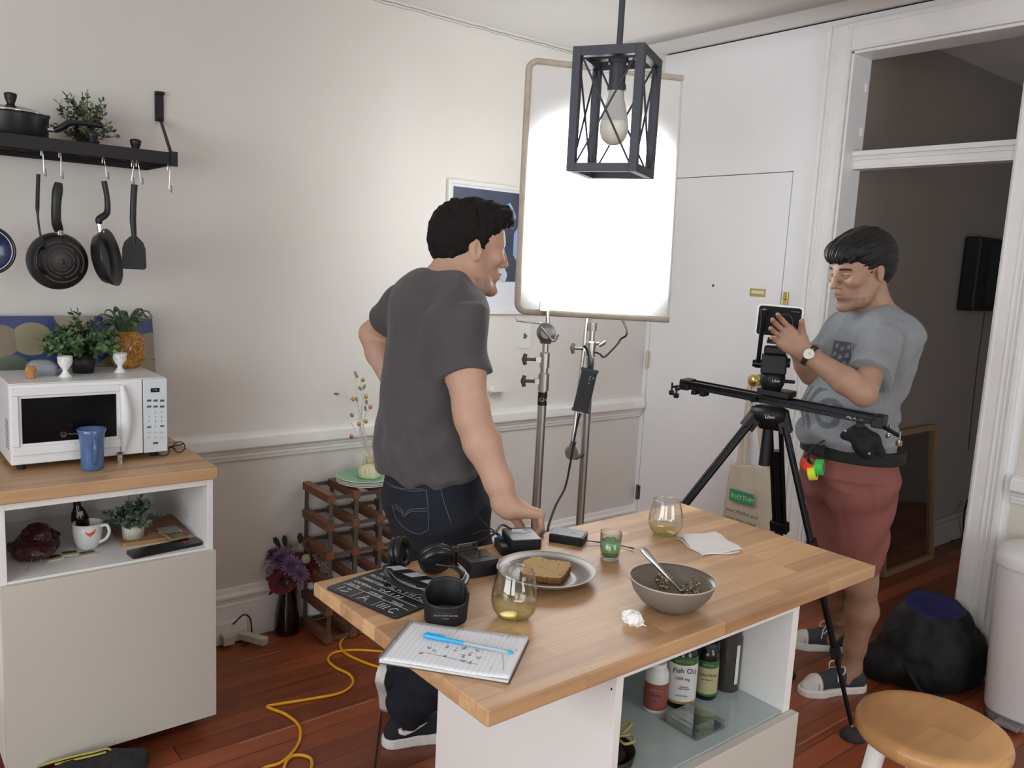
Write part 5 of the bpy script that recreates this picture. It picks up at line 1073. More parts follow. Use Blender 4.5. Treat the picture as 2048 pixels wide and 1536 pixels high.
for k in range(nT):
    y = .006+k*(NH-.012)/(nT-1); m.tube([(.002+.0052*math.cos(t), y+.0006*t/6, .0035+.0052*math.sin(t)) for t in [2*math.pi*i/10 for i in range(10)]], .0006, 4, closed=True)
m.build('spiral_wire', mat('steel_wire', '#77777a', rough=.35, metal=.9), nb_, kind='stuff')
# ballpoint pen
M_CY = mat('cyan_plastic', '#2f9fce', rough=.3); p0_, p1_ = tZ(848, 1270, TZ_+.012), tZ(1025, 1306, TZ_+.012); pn_ = thing('ballpoint_pen', (p0_.x, p0_.y, TZ_+.008), 'light blue and clear ballpoint pen lying on the notebook', 'pen')
zc_ = Vector((0, 0, .0)); d_ = (p1_-p0_); L_ = d_.length; d_.normalize()
def pp(t): return p0_+d_*L_*t
for t in (0,): pass
m = MB(); m.cyl(pp(0), pp(.02), .0035, .0046, 16); m.cyl(pp(.02), pp(.26), .0046, .0046, 16); m.cyl(pp(.26), pp(.27), .0046, .0042, 16); m.bar(pp(.02)+Vector((0, 0, .006)), pp(.24)+Vector((0, 0, .0065)), .0022, .0012, (0, 0, 1)); m.build('cap', M_CY, pn_)
m = MB(); m.cyl(pp(.27), pp(.46), .0036, .0036, 16); m.build('grip', M_CY, pn_); m = MB(); m.cyl(pp(.46), pp(.95), .0034, .0034, 16); m.build('barrel', mat('clear_barrel', '#cfe3ee', rough=.15, trans=.6), pn_)
m = MB(); m.cyl(pp(.95), pp(1.0), .0036, .0030, 16); m.build('end_plug', M_CY, pn_)
# wine tumblers
M_GL = glass('clear_glass', '#fcfdfc', gain=1.7); M_WINE = glass('white_wine', '#f4eecb', ior=1.34)
def tumbler(c, R, h, lev, lab):
    t_ = thing('wine_glass', c, lab, 'wine glass', 'stemless wine glasses'); M_ = TR(c)
    out = [(0, .0), (.40, .0), (.52, .012), (.72, .07), (.90, .20), (.99, .34), (1.0, .42), (.97, .56), (.90, .72), (.81, .90), (.775, 1.0)]
    o_ = [(r_*R, z_*h) for r_, z_ in out]; w_ = .0011; i_ = [(max(r_*R-w_, 0), z_*h) for r_, z_ in out[::-1][:-3]]; i_ += [(.48*R, .055*h), (.25*R, .045*h), (0, .043*h)]
    m = MB(M=M_); m.lathe(o_[:-1]+[(o_[-1][0], h)]+[(o_[-1][0]-w_*.5, h+.0006)]+i_, 56); m.build('glass_bowl', M_GL, t_)
    zs_ = [z for z in np.linspace(.048, lev, 9)]; ro = lambda z: np.interp(z, [p[1] for p in out], [p[0] for p in out])*R-w_-.0002
    m = MB(M=M_); m.lathe([(0, .0455*h)]+[(min(float(ro(z)), .50*R) if z < .056 else float(ro(z)), z*h) for z in zs_]+[(0, lev*h)], 56); m.build('white_wine', M_WINE, t_)
    return t_
tumbler(tZ(1027, 1236, TZ_), .0455, .098, .36, 'stemless glass of white wine nearest the notebook'); tumbler(tZ(1329, 1071, TZ_), .0445, .096, .28, 'stemless glass of white wine beside the white napkin')
# stoneware plate with bread
M_STW = mat('grey_stoneware', '#756b61', rough=.36, spec=.4, var=.04, vscale=30); M_STR = mat('pale_glaze_rim', '#b9a996', rough=.35)
e0, e1 = tZ(994, 1137, TZ_+.022), tZ(1190, 1142, TZ_+.022); pR = (e1-e0).length/2; pc = (e0+e1)/2; pc = Vector((pc.x, pc.y, TZ_)); 
pl_ = thing('dinner_plate', pc, 'shallow grey stoneware plate with a pale rim on the island', 'plate')
prf = [(0, .002), (.60, .0), (.63, .003), (.80, .010), (1.0, .024), (1.005, .0255), (.99, .0265), (.80, .0135), (.64, .0062), (.60, .0055), (0, .0055)]
m = MB(M=TR(pc)); m.lathe([(r_*pR, z_) for r_, z_ in prf], 72); m.build('plate_body', M_STW, pl_)
m = MB(M=TR(pc)); m.tube([(pR*math.cos(t), pR*math.sin(t), .0258) for t in [2*math.pi*i/72 for i in range(72)]], .0013, 6, closed=True); m.build('plate_rim', M_STR, pl_)
m = MB(M=TR(pc))
for r_ in (.20, .28, .36, .44, .52, .70, .78, .86): m.tube([(pR*r_*math.cos(t), pR*r_*math.sin(t), np.interp(r_, [.0, .60, .64, .80, .99], [.0055, .0055, .0062, .0135, .0265])) for t in [2*math.pi*i/64 for i in range(64)]], .0007, 4, closed=True, flat=.6)
m.build('throwing_rings', M_STW, pl_, kind='stuff')
bz_ = TZ_+.0064; c_ = [tZ(x, y, bz_+.016) for x, y in ((1040, 1140), (1046, 1122), (1062, 1114), (1082, 1114), (1096, 1119), (1118, 1121), (1140, 1124), (1142, 1131), (1132, 1146), (1122, 1156), (1100, 1155), (1070, 1151), (1045, 1147))]
br_ = thing('bread_slice', pc+Vector((0, 0, .006)), 'thick slice of brown bread lying on the grey plate', 'bread')
s = SDF(.0016); P_ = [np.array((p.x, p.y)) for p in c_]; cen = sum(P_)/len(P_)
polyb = np.array(P_); 
def bread(Pp):
    x = Pp[:, 0]; y = Pp[:, 1]; n = len(polyb); dmin = np.full(len(Pp), 9., np.float32); ins = np.zeros(len(Pp), bool)
    for i in range(n):
        a, b = polyb[i], polyb[(i+1) % n]; e = b-a; w = np.stack([x-a[0], y-a[1]], 1); t = np.clip((w @ e)/(e @ e), 0, 1); dmin = np.minimum(dmin, np.linalg.norm(w-t[:, None]*e, axis=1))
        c1 = ((a[1] > y) != (b[1] > y)) & (x < (b[0]-a[0])*(y-a[1])/(b[1]-a[1]+1e-9)+a[0]); ins ^= c1
    d2 = np.where(ins, -dmin, dmin)+.003; dz = np.abs(Pp[:, 2]-(bz_+.0085))-.0085+.003
    q = np.stack([d2, dz], 1); return np.linalg.norm(np.maximum(q, 0), axis=1)+np.minimum(q.max(1), 0)-.003
s._add(bread, np.array([polyb[:, 0].min(), polyb[:, 1].min(), bz_], np.float32), np.array([polyb[:, 0].max(), polyb[:, 1].max(), bz_+.017], np.float32), .004, 'u')
def bcol(V):
    top = (V[:, 2] > bz_+.0155); n_ = vnoise(V, 500, 1); C = np.where(top[:, None], np.array(lin('#b59668'))[None], np.array(lin('#7f542f'))[None]); C = C*(1+.18*n_[:, None])
    return lmix(C, lin('#6a4a28'), ((vnoise(V, 330, 4) > .62)*top*.7))
s.disp = lambda P: .0006*vnoise(P, 420, 3)
s.build('bread_body', mat('bread', '#b59668', rough=.95, attr='Col', bump=.5, bscale=700), br_, color=bcol, smooth=0)
# stoneware bowl with food and fork
e0, e1 = tZ(1259, 1152, TZ_+.062), tZ(1432, 1163, TZ_+.062); bR = (e1-e0).length/2; bc = (e0+e1)/2; bc = Vector((bc.x, bc.y, TZ_))
bo = thing('bowl', bc, 'grey stoneware bowl with food leftovers on the island', 'bowl')
prf = [(0, .002), (.42, .0), (.46, .003), (.52, .006), (.72, .018), (.90, .038), (1.0, .062), (.985, .0645), (.88, .042), (.70, .023), (.48, .011), (0, .009)]
m = MB(M=TR(bc)); m.lathe([(r_*bR, z_) for r_, z_ in prf], 72); m.build('bowl_body', M_STW, bo)
m = MB(M=TR(bc)); m.tube([(bR*.992*math.cos(t), bR*.992*math.sin(t), .0636) for t in [2*math.pi*i/72 for i in range(72)]], .0014, 6, closed=True); m.build('bowl_rim', M_STR, bo)
m = MB(M=TR(bc))
for i in range(8):
    z_ = .014+i*.0055; r_ = np.interp(z_, [.009, .011, .023, .042, .0645], [.2, .48, .70, .88, .985]); m.tube([(bR*r_*math.cos(t), bR*r_*math.sin(t), z_) for t in [2*math.pi*k/64 for k in range(64)]], .0008, 4, closed=True, flat=.6)
m.build('throwing_rings', M_STW, bo, kind='stuff')
fd = thing('quinoa', bc+Vector((0, 0, .01)), 'clump of quinoa and vegetable leftovers inside the grey bowl', 'food'); fd['kind'] = 'stuff'
m = MB(); rnd = random.Random(12)
for k in range(420):
    cc = rnd.choice([(1322, 1160), (1330, 1172), (1335, 1150), (1325, 1165), (1386, 1187), (1327, 1167)]); p = tZ(cc[0]+rnd.gauss(0, 8), cc[1]+rnd.gauss(0, 6), TZ_+.018); r_ = math.hypot(p.x-bc.x, p.y-bc.y)/bR; z_ = np.interp(r_, [0, .48, .7, .88], [.009, .011, .023, .042])
    if r_ < .85: s_ = rnd.uniform(.0013, .0026); m.ell((p.x, p.y, TZ_+z_+s_*.6+rnd.random()*.006), (s_*rnd.uniform(.8, 1.5), s_, s_), n=6, mi=rnd.choice([0, 0, 1, 2]))
m.build('grains', [mat('grain_pale', '#d3c39c', rough=.8), mat('grain_tan', '#b09b70', rough=.8), mat('grain_dark', '#574b35', rough=.8)], fd)
q = tZ(1370, 1172, TZ_+.016); cr_ = thing('carrot_piece', q, 'bright orange carrot piece at the right side inside the grey bowl', 'carrot')
s = SDF(.0012); z = TZ_+.019; s.bx((q.x, q.y, z+.006), (.016, .008, .005), np.array(Matrix.Rotation(rad(-35), 3, 'Z'), dtype=np.float32), .003); s.disp = lambda P: .0006*vnoise(P, 200, 2); s.build('carrot', mat('carrot_orange', '#cc6420', rough=.45), cr_)
fk = thing('fork', bc+Vector((0, 0, .02)), 'steel fork resting in the grey bowl with its handle sticking up', 'fork')
f0 = tZ(1360, 1182, TZ_+.022); f1 = None
d_ = ray(1284, 1097); kf = (f0-CP).dot(fw); f1 = CP+d_*(kf+.03); m = MB(); L_ = (f1-f0); 
if f1.z < TZ_+.075: f1 = CP+d_*((f1-CP).length/d_.length)
ux_ = L_.normalized(); sd2 = ux_.cross(-fw).normalized(); nn = sd2.cross(ux_).normalized()
hp_ = bez([f0+ux_*.0, f0+ux_*L_.length*.3+nn*.004, f0+ux_*L_.length*.7+nn*.004, f1], 8); W_ = [.0032, .0030, .0028, .0027, .0027, .0028, .0029, .0030, .0032, .0034, .0036, .0039, .0042, .0046, .0050, .0054, .0058, .0062, .0066, .0070, .0072, .0073, .0070, .0060, .0040]
m.tube(hp_, W_[:len(hp_)], 10, flat=.28, up=nn); m.build('handle', mat('fork_steel', '#a9a6a2', rough=.22, metal=1), fk)
m = MB(); M_FK = mat('fork_steel2', '#b5b2ae', rough=.2, metal=1); fdir = (-ux_*.75-Vector((0, 0, .0))); fdir = (tZ(1384, 1187, TZ_+.016)-f0).normalized()
sdf_ = fdir.cross(nn).normalized(); m.bar(f0-fdir*.004, f0+fdir*.022, .020, .0018, nn) if False else None
for k in range(4):
    o_ = sdf_*(k-1.5)*.0062; m.tube(bez([f0, f0+fdir*.010+o_*.8, f0+fdir*.024+o_, f0+fdir*.050+o_+nn*.002], 5), [.0022]*10+[.0014]*6, 6, flat=.6)
m.build('tines', M_FK, fk)
# small glass with green sauce
gc_ = tZ(1219, 1118, TZ_); sg = thing('small_glass', gc_, 'small straight glass with green sauce between the plate and the bowl', 'glass'); R_, h_ = .0262, .068
m = MB(M=TR(gc_)); m.lathe([(0, 0), (R_*.80, 0), (R_*.84, .004), (R_, h_), (R_-.0015, h_), (R_*.80, .010), (0, .009)], 40); m.build('glass_body', M_GL, sg)
m = MB(M=TR(gc_)); m.lathe([(0, .0095), (R_*.785, .0102), (R_*.84, .024), (R_*.905, .044), (R_*.8, .046), (R_*.5, .044), (R_*.45, .052), (R_*.2, .056), (0, .055)], 36); m.build('green_sauce', mat('green_sauce', '#6b8f5a', rough=.4, var=.1, vscale=60), sg)
# napkin and crumpled tissue
nq = [tZ(*q, TZ_+.003) for q in ((1353, 1073), (1432, 1063), (1485, 1103), (1405, 1109))]
nk_ = thing('paper_napkin', nq[0], 'folded white paper napkin lying right of the far wine glass', 'napkin')
def npf(a, b):
    p = nq[0]*(1-a)*(1-b)+nq[1]*a*(1-b)+nq[2]*a*b+nq[3]*(1-a)*b; z = .0035+.004*math.sin(a*5+b*4)*.5+.004*(1-a)*math.sin(b*6)+.0035*(a*b)
    return (p.x+.004*math.sin(b*9), p.y+.003*math.sin(a*8), TZ_+max(.0022, z))
M_NAP = mat('napkin_paper', '#e6e2df', rough=.95, bump=.8, bscale=260)
m = MB(); m.grid(npf, 30, 24); m.build('napkin_sheet', M_NAP, nk_, solid=.0016)
m = MB(); m.grid(lambda a, b: (npf(a*.98, b*.97)[0]-.006, npf(a*.98, b*.97)[1]-.004, TZ_+.0011+.0006*math.sin(a*6)), 20, 16); m.build('lower_sheet', M_NAP, nk_, solid=.0008)
q = tZ(1269, 1250, TZ_); ti = thing('crumpled_tissue', q, 'small crumpled white tissue in front of the grey bowl', 'tissue')
s = SDF(.0011); s.el((q.x, q.y, TZ_+.013), (.017, .014, .014), k=.01); s.el((q.x-.008, q.y+.012, TZ_+.016), (.010, .010, .012), k=.01); s.rc((q.x, q.y, TZ_+.008), (q.x+.012, q.y-.018, TZ_+.0022), .006, .0018, .006); s.cut((q.x, q.y, TZ_+.0006), (0, 0, -1), .002)
s.disp = lambda P: .006*np.abs(vnoise(P, 95, 3))+.003*np.abs(vnoise(P, 210, 9))-.003; s.build('tissue', mat('tissue_paper', '#ece9e6', rough=.95), ti, smooth=0)
# lens hood standing on the table
lc = tZ(891, 1236, TZ_); lh_ = thing('lens_hood', lc, 'black petal shaped camera lens hood standing between the clapperboard and notebook', 'lens hood')
aV = math.atan2(-lc.y, -lc.x); R_ = .0395
def hoodf(u, v, rr=1.0):
    a = 2*math.pi*u; df_ = abs((a-aV+math.pi) % (2*math.pi)-math.pi); top = float(np.interp(df_, [0, .9, 1.25, 1.5, 1.75, 2.0, 2.4, math.pi], [.040, .041, .050, .054, .043, .052, .064, .068])); z = v*top; r_ = (R_+.004*v)*rr; return (lc.x+r_*math.cos(a), lc.y+r_*math.sin(a), TZ_+z)
m = MB(); m.grid(lambda u, v: hoodf(u, v), 73, 12); m.build('hood_shell', mat('matte_black_plastic', '#141416', rough=.55), lh_, solid=.0022)
m = MB(M=TR(lc)); m.lathe([(.030, .002), (.0385, .0015), (.0385, .012), (.030, .012), (.030, .002)], 48); m.build('mount_ring', mat('matte_black_plastic2', '#1a1a1c', rough=.5), lh_)
# camera-facing small print, upside down on the hood
M_PR = mat('pale_print', '#8f8a83', rough=.6); hv = Vector((math.cos(aV), math.sin(aV), 0)); hs_ = Vector((0, 0, 1)).cross(hv)
for s_, z_, sz_ in (('BOWER LENS HOOD', .024, .0048), ('72 mm', .018, .0042)):
    text(s_, 'print', basis(lc+hv*(R_+.0038)+Vector((0, 0, z_)), -hs_, (0, 0, -1), hv) @ Matrix.Identity(4), sz_, M_PR, lh_)
m = MB(); m.tube([lc+(hv*math.cos(a)+hs_*math.sin(a))*(R_+.0037)+Vector((0, 0, .029)) for a in np.linspace(-.45, .45, 9)], .0004, 4); m.build('print_line', M_PR, lh_)
# audio gear
M_GEAR = mat('gear_black', '#17181a', rough=.45); M_SILV = mat('gear_silver', '#6c6c70', rough=.35, metal=.4); M_CAB = mat('cable_black', '#0f0f10', rough=.55)
def gbox(root, c, x, L, W, H, z0=0, m_=None, name='case', r=.006, bev=.003):
    x = Vector((x.x, x.y, 0)).normalized(); y = Vector((-x.y, x.x, 0)); mb = MB(M=basis((c.x, c.y, TZ_+z0), x, y, (0, 0, 1))); mb.prism(rrect(L, W, r), 0, H); return mb.build(name, m_ or M_GEAR, root, bevel=bev), basis((c.x, c.y, TZ_+z0+H), x, y, (0, 0, 1))
g0, g1 = tZ(1012, 1088, TZ_+.03), tZ(1078, 1078, TZ_+.03)
a_, b_ = tZ(1010, 1055, TZ_+.038), tZ(1042, 1085, TZ_+.038)
rc_ = tZ(1042, 1098, TZ_); rx = thing('wireless_receiver', rc_, 'black and silver wireless microphone pack stacked on a black box beside the hand', 'wireless receiver')
dx = xydir(tZ(1012, 1060, TZ_+.035), tZ(1040, 1085, TZ_+.035)); dx2 = xydir(tZ(1035, 1085, TZ_+.035), tZ(1078, 1083, TZ_+.035))
cc_ = tZ(1043, 1070, TZ_+.036); yv_ = Vector((-dx2.y, dx2.x, 0)); L2 = .074; W2 = .092
o_, Mt = gbox(rx, Vector((cc_.x, cc_.y, 0)), dx2, L2, W2, .024, .014)
m = MB(M=Mt); m.prism(rrect(L2-.004, W2-.004, .005), 0, .002); m.build('silver_cover', M_SILV, rx, bevel=.0008)
m = MB(M=Mt @ Matrix.Translation((-.004, .022, .0022))); m.prism(rrect(.030, .018, .002), 0, .0005); m.build('display', mat('pale_lcd', '#cfd6da', rough=.2), rx)
text('SENNHEISER', 'lettering', Mt @ Matrix.Translation((.0, -.016, .0022)), .0055, mat('print_light', '#c5c5c7', rough=.5), rx)
m = MB(M=Mt); m.tube(bez([(-.028, .002, .0022), (-.012, .004, .0022), (.0, -.004, .0022), (.010, -.003, .0022), (.018, .006, .0022), (.028, .006, .0022)], 5), .0006, 4); m.build('seam', M_GEAR, rx)
cb = tZ(1013, 1100, TZ_); bt2 = thing('battery_box', cb, 'low black battery box under the left side of the wireless microphone pack', 'box')
gbox(bt2, Vector((cc_.x, cc_.y, 0))-dx2*.038+yv_*.000, dx2, .040, .075, .020)
m = MB(M=basis((cc_.x-dx2.x*.046, cc_.y-dx2.y*.046, TZ_+.0203), dx2, yv_, (0, 0, 1))); m.box(-.010, .006, -.030, -.010, 0, .0006); m.build('label', mat('grey_label', '#5b5d60', rough=.5), bt2)
c2 = tZ(1137, 1072, TZ_+.012); tx = thing('wireless_transmitter', tZ(1137, 1082, TZ_), 'black wireless transmitter pack with a thin antenna wire lying behind the small green glass', 'wireless transmitter')
dx3 = xydir(tZ(1103, 1078, TZ_), tZ(1166, 1088, TZ_)); o_, Mt = gbox(tx, Vector((c2.x, c2.y, 0)), dx3, .086, .064, .020)
m = MB(M=Mt); m.prism(rrect(.080, .058, .005), 0, .002); m.build('grey_cover', mat('gear_grey', '#4b4c50', rough=.3, metal=.3), tx, bevel=.0008)
m = MB(M=Mt @ Matrix.Translation((.012, .0, .0022))); m.tube([(.007*math.cos(t), .007*math.sin(t), 0) for t in [2*math.pi*i/20 for i in range(20)]], .0006, 5, closed=True); m.box(.012, .022, -.002, .006, 0, .0006); m.build('dial', mat('print_grey', '#a0a0a4', rough=.4), tx)
aw = [tZ(1172, 1083, TZ_+.008), tZ(1195, 1084, TZ_+.006), tZ(1245, 1092, TZ_+.004), tZ(1268, 1097, TZ_+.006)]
m = MB(); w0 = (Mt @ Vector((.040, -.015, -.008))); m.tube(bez([w0, aw[1], aw[2], aw[3]], 6), .0014, 6); m.cyl(aw[3]-(aw[3]-aw[2]).normalized()*.012, aw[3], .0019, n=8); m.build('antenna_wire', M_CAB, tx)
# field recorder
c3 = tZ(955, 1125, TZ_+.02); fr_ = thing('audio_recorder', tZ(955, 1150, TZ_), 'black portable audio recorder with a small screen between the headphones and the plate', 'audio recorder')
dx4 = xydir(tZ(928, 1150, TZ_), tZ(985, 1140, TZ_)); o_, Mt = gbox(fr_, Vector((c3.x, c3.y, 0)), dx4, .072, .070, .036, 0, None, 'case', .008, .004)
m = MB(M=Mt @ Matrix.Translation((0, .004, .0003))); m.prism(rrect(.046, .034, .003), 0, .0006); m.build('screen', mat('recorder_screen', '#3b3836', rough=.12, spec=.6), fr_)
m = MB(M=Mt @ Matrix.Translation((-.006, .055, -.004))); m.prism(rrect(.060, .034, .004), -.026, .004); m.build('input_block', M_GEAR, fr_, bevel=.002)
m = MB(M=Mt @ Matrix.Translation((-.006, .055, .0003))); m.box(-.026, .026, .006, .009, 0, .006); m.tube([(-.024, -.016, .004), (-.024, -.016, .016), (.024, -.016, .016), (.024, -.016, .004)], .0016, 6); m.build('guard_rail', mat('gear_rail', '#6a6662', rough=.3, metal=.7), fr_)
# cables between the devices
cb_ = MB(); cb_.tube(bez([Mt @ Vector((.02, .075, -.01)), tZ(950, 1085, TZ_+.03), tZ(985, 1070, TZ_+.10), tZ(1003, 1050, TZ_+.09), tZ(1022, 1058, TZ_+.05)], 8), .0028, 8)
o = cb_.build('audio_cable', M_CAB); o['label'] = 'thick black cable arching from the recorder to the wireless pack'; o['category'] = 'cable'
cb_ = MB(); cb_.tube(bez([tZ(957, 1032, TZ_+.06), tZ(975, 1052, TZ_+.045), tZ(1000, 1070, TZ_+.034)], 8), .0018, 6)
o = cb_.build('antenna', M_CAB); o['label'] = 'thin straight black antenna sticking out left of the wireless pack'; o['category'] = 'antenna'
cb_ = MB(); cb_.tube(bez([tZ(946, 1068, TZ_+.028), tZ(965, 1062, TZ_+.030), tZ(985, 1064, TZ_+.028), tZ(1003, 1076, TZ_+.024)], 8), .0018, 6); cb_.tube(bez([tZ(940, 1106, TZ_+.004), tZ(960, 1108, TZ_+.006), tZ(978, 1120, TZ_+.004), tZ(988, 1130, TZ_+.004)], 8), .0022, 6)
o = cb_.build('thin_cable', M_CAB); o['label'] = 'thin black cable lying left of the wireless pack near the recorder'; o['category'] = 'cable'
m = MB(); q0_, q1_ = tZ(996, 1072, TZ_+.026), tZ(1006, 1077, TZ_+.026); m.cyl(q0_, q1_, .0035, n=10); o = m.build('plug', mat('blue_plug', '#2c4f86', rough=.4)); o['label'] = 'small blue plug at the left end of the wireless pack'; o['category'] = 'plug'
# headphones
hpn = thing('headphones', tZ(850, 1150, TZ_), 'black over ear headphones lying across the clapperboard', 'headphones')
M_LEA = mat('black_leatherette', '#121214', rough=.35, spec=.5); M_HP = mat('black_satin', '#17181b', rough=.25, spec=.5)
def cup(c, n, r, th):
    X_, Y_, Z_ = frame(n); Mb = basis(c, X_, Y_, Z_); m = MB(M=Mb); m.lathe([(0, 0), (r*.80, 0), (r*.95, th*.15), (r, th*.35), (r*.98, th*.5), (r*.9, th*.55)], 40); q = m.build('cup_shell', M_HP, hpn)
    m = MB(M=Mb); m.lathe([(r*.88, th*.55), (r*1.0, th*.62), (r*1.02, th*.8), (r*.92, th*1.0), (r*.68, th*.98), (r*.56, th*.8), (r*.54, th*.6)], 40); m.build('ear_pad', M_LEA, hpn); m = MB(M=Mb); m.lathe([(0, th*.62), (r*.56, th*.62)], 30); m.build('ear_mesh', mat('ear_mesh', '#232326', rough=.9), hpn)
    return Mb
k1_ = (tZ(805, 1125, TZ_)-CP).dot(fw)
cl = dp(797, 1104, k1_-.01); cr2 = tZ(872, 1152, TZ_); kc = (cr2-CP).dot(fw); cr2 = dp(872, 1118, kc-.01)
nl = (r0*.92+dh*(-.30)+Vector((0, 0, .22))).normalized(); nr = (-r0*.35+dh*.80+Vector((0, 0, .45))).normalized()
cup(cl-nl*.012, nl, .036, .030); cup(cr2-nr*.016, nr, .038, .030)
band = [cl+Vector((0, 0, 0))-nl*.016, cl-nl*.022-Vector((0, 0, .028)), tZ(778, 1150, TZ_+.018), tZ(800, 1172, TZ_+.016), tZ(840, 1186, TZ_+.016), tZ(885, 1186, TZ_+.016), tZ(920, 1172, TZ_+.018), tZ(930, 1152, TZ_+.022), tZ(915, 1135, TZ_+.03), cr2-nr*.016]
m = MB(); m.tube(bez(band[1:-1], 8), .0105, 10, flat=.30, up=(0, 0, 1)); m.build('headband', M_LEA, hpn)
m = MB(); m.tube([p+Vector((0, 0, .0095)) for p in bez(band[2:-1], 8)], .0012, 6); m.build('band_edge', mat('silver_edge', '#8d8d90', rough=.3, metal=.8), hpn)
m = MB(); m.tube(bez([band[1], band[0], cl-nl*.014], 5), .004, 8); m.tube(bez([band[-2], band[-1], cr2-nr*.012], 5), .004, 8); m.build('yoke', M_HP, hpn)
# ------------------------------------------------------------------ inside the island shelf
IS = .5842
def bottle(name, px, py, r, h, neck, cap, body_m, cap_m, lab, cat_='bottle', lab_m=None, z0=.25, z1=.75, texts=(), lw=1.0, foot=None):
    c = tZ(px, py, IS); c = Vector((c.x, c.y, IS)); t_ = thing(name, c, lab, cat_, 'supplement bottles on the island shelf')
    m = MB(M=TR(c)); m.lathe([(0, 0), (r*.93, 0), (r, .004), (r, h*.78), (r*.86, h*.86), (neck, h*.90), (neck, h*.92), (0, h*.92)], 36); m.build('bottle_body', body_m, t_)
    m = MB(M=TR(c)); m.lathe([(cap, h*.90), (cap, h*.995), (cap*.93, h), (0, h)], 32); m.build('cap', cap_m, t_)
    v = Vector((-c.x, -c.y, 0)).normalized(); w = Vector((0, 0, 1)).cross(v)
    if lab_m:
        for (zz0, zz1, mm) in lab_m:
            m = MB(); n = 22; A = [rad(-100+200*i/n)*lw for i in range(n+1)]; vs = [c+(v*math.cos(a)+w*math.sin(a))*(r+.0005)+Vector((0, 0, z)) for z in (zz0*h, zz1*h) for a in A]
            m.add(vs, [(i, i+1, n+2+i, n+1+i) for i in range(n)], 0, True); m.build('label_band', mm, t_)
    for (s_, z, sz, off, mm) in texts:
        text(s_, 'lettering', basis(c+(v*math.cos(off)+w*math.sin(off))*(r+.0010)+Vector((0, 0, z*h)), (w*math.cos(off)-v*math.sin(off)), (0, 0, 1), (v*math.cos(off)+w*math.sin(off))), sz, mm, t_)
    return c
M_BK = mat('label_black', '#18181b', rough=.5); M_WP = mat('bottle_white', '#c9c6bf', rough=.4); M_LBW = mat('label_white', '#c6c5c0', rough=.5); M_LGR = mat('label_green', '#2f5a33', rough=.4); M_GOLD = mat('label_gold', '#a08a48', rough=.4); M_LY = mat('label_yellow', '#a59c74', rough=.5); M_LR = mat('label_red', '#7d4238', rough=.5); M_DKB = mat('dark_green_bottle', '#10150f', rough=.15); M_PU = mat('label_purple', '#3c2c5c', rough=.5)
bottle('vitamin_bottle', 1309, 1417, .026, .112, .018, .020, M_WP, M_WP, 'small white pill bottle with a red label on the island shelf', lab_m=[(.08, .62, M_LR)], texts=[('VITAMIN', .50, .0075, .05, M_GOLD), ('Vitamin', .40, .0085, .0, M_PU), ('E', .28, .010, .0, M_PU)], lw=.8)
bottle('supplement_bottle', 1359, 1405, .0335, .155, .024, .027, M_DKB, M_BK, 'large supplement bottle with a white Fish label on the island shelf', lab_m=[(.13, .68, M_LBW), (.68, .80, M_LGR), (.09, .13, M_GOLD)], texts=[('Fish Oil', .60, .0165, .15, M_BK), ('1200 mg', .48, .0095, .05, M_BK), ('Supports', .36, .0050, .2, M_BK), ('Heart Health', .33, .0048, .2, M_BK), ('180 SOFTGELS', .22, .0045, .1, M_BK), ("NATURE'S", .74, .0085, .1, M_GOLD)])
bottle('supplement_bottle', 1409, 1390, .0265, .135, .019, .023, M_DKB, M_BK, 'dark supplement bottle with a yellow and green CALCIUM label on the island shelf', lab_m=[(.12, .58, M_LY), (.58, .70, M_LGR), (.08, .12, M_LGR)], texts=[('CALCIUM', .46, .0090, .15, M_BK), ('with vitamin D', .38, .0045, .1, M_BK), ('NATURES', .64, .0055, .1, M_LY)])
c = bottle('tall_jar', 1452, 1374, .029, .165, .026, .029, mat('dark_jar', '#3a3632', rough=.2), M_BK, 'tall dark jar with white side labels at the back of the island shelf', 'jar')
v = Vector((-c.x, -c.y, 0)).normalized(); w = Vector((0, 0, 1)).cross(v)
for off in (-.95, .75):
    m = MB(); n = 6; A = [off+rad(-9+18*i/n) for i in range(n+1)]; vs = [c+(v*math.cos(a)+w*math.sin(a))*.0306+Vector((0, 0, z)) for z in (.022, .118) for a in A]; m.add(vs, [(i, i+1, n+2+i, n+1+i) for i in range(n)], 0, True); o = m.build('label_strip', M_LBW, D.objects[[x.name for x in D.objects if x.name.startswith('tall_jar')][0]])
# clear acrylic block tray
M_ACR = glass('clear_acrylic', '#f6f9f8', gain=2.6)
q0_, q1_, q2_ = tZ(1322, 1440, IS), tZ(1390, 1482, IS), tZ(1395, 1412, IS); ax1 = xydir(q0_, q1_); ay1 = Vector((-ax1.y, ax1.x, 0)); ct_ = tZ(1384, 1446, IS)
at_ = thing('acrylic_holder', ct_, 'clear acrylic napkin holder lying on the island shelf', 'holder')
m = MB(M=basis((ct_.x, ct_.y, IS), ax1, ay1, (0, 0, 1))); m.prism(rrect(.105, .095, .003), 0, .006); m.build('base_slab', M_ACR, at_, bevel=.001)
for s_ in (-1, 1):
    m = MB(M=basis((ct_.x, ct_.y, IS+.0062), ax1, ay1, (0, 0, 1)) @ Matrix.Translation((0, s_*.040, 0))); m.prism(rrect(.105, .010, .002), 0, .012); m.build('side_rail', M_ACR, at_, bevel=.001)
m = MB(M=basis((ct_.x, ct_.y, IS+.0062), ax1, ay1, (0, 0, 1))); m.prism(rrect(.070, .062, .003), 0, .014); m.build('centre_block', M_ACR, at_, bevel=.002)
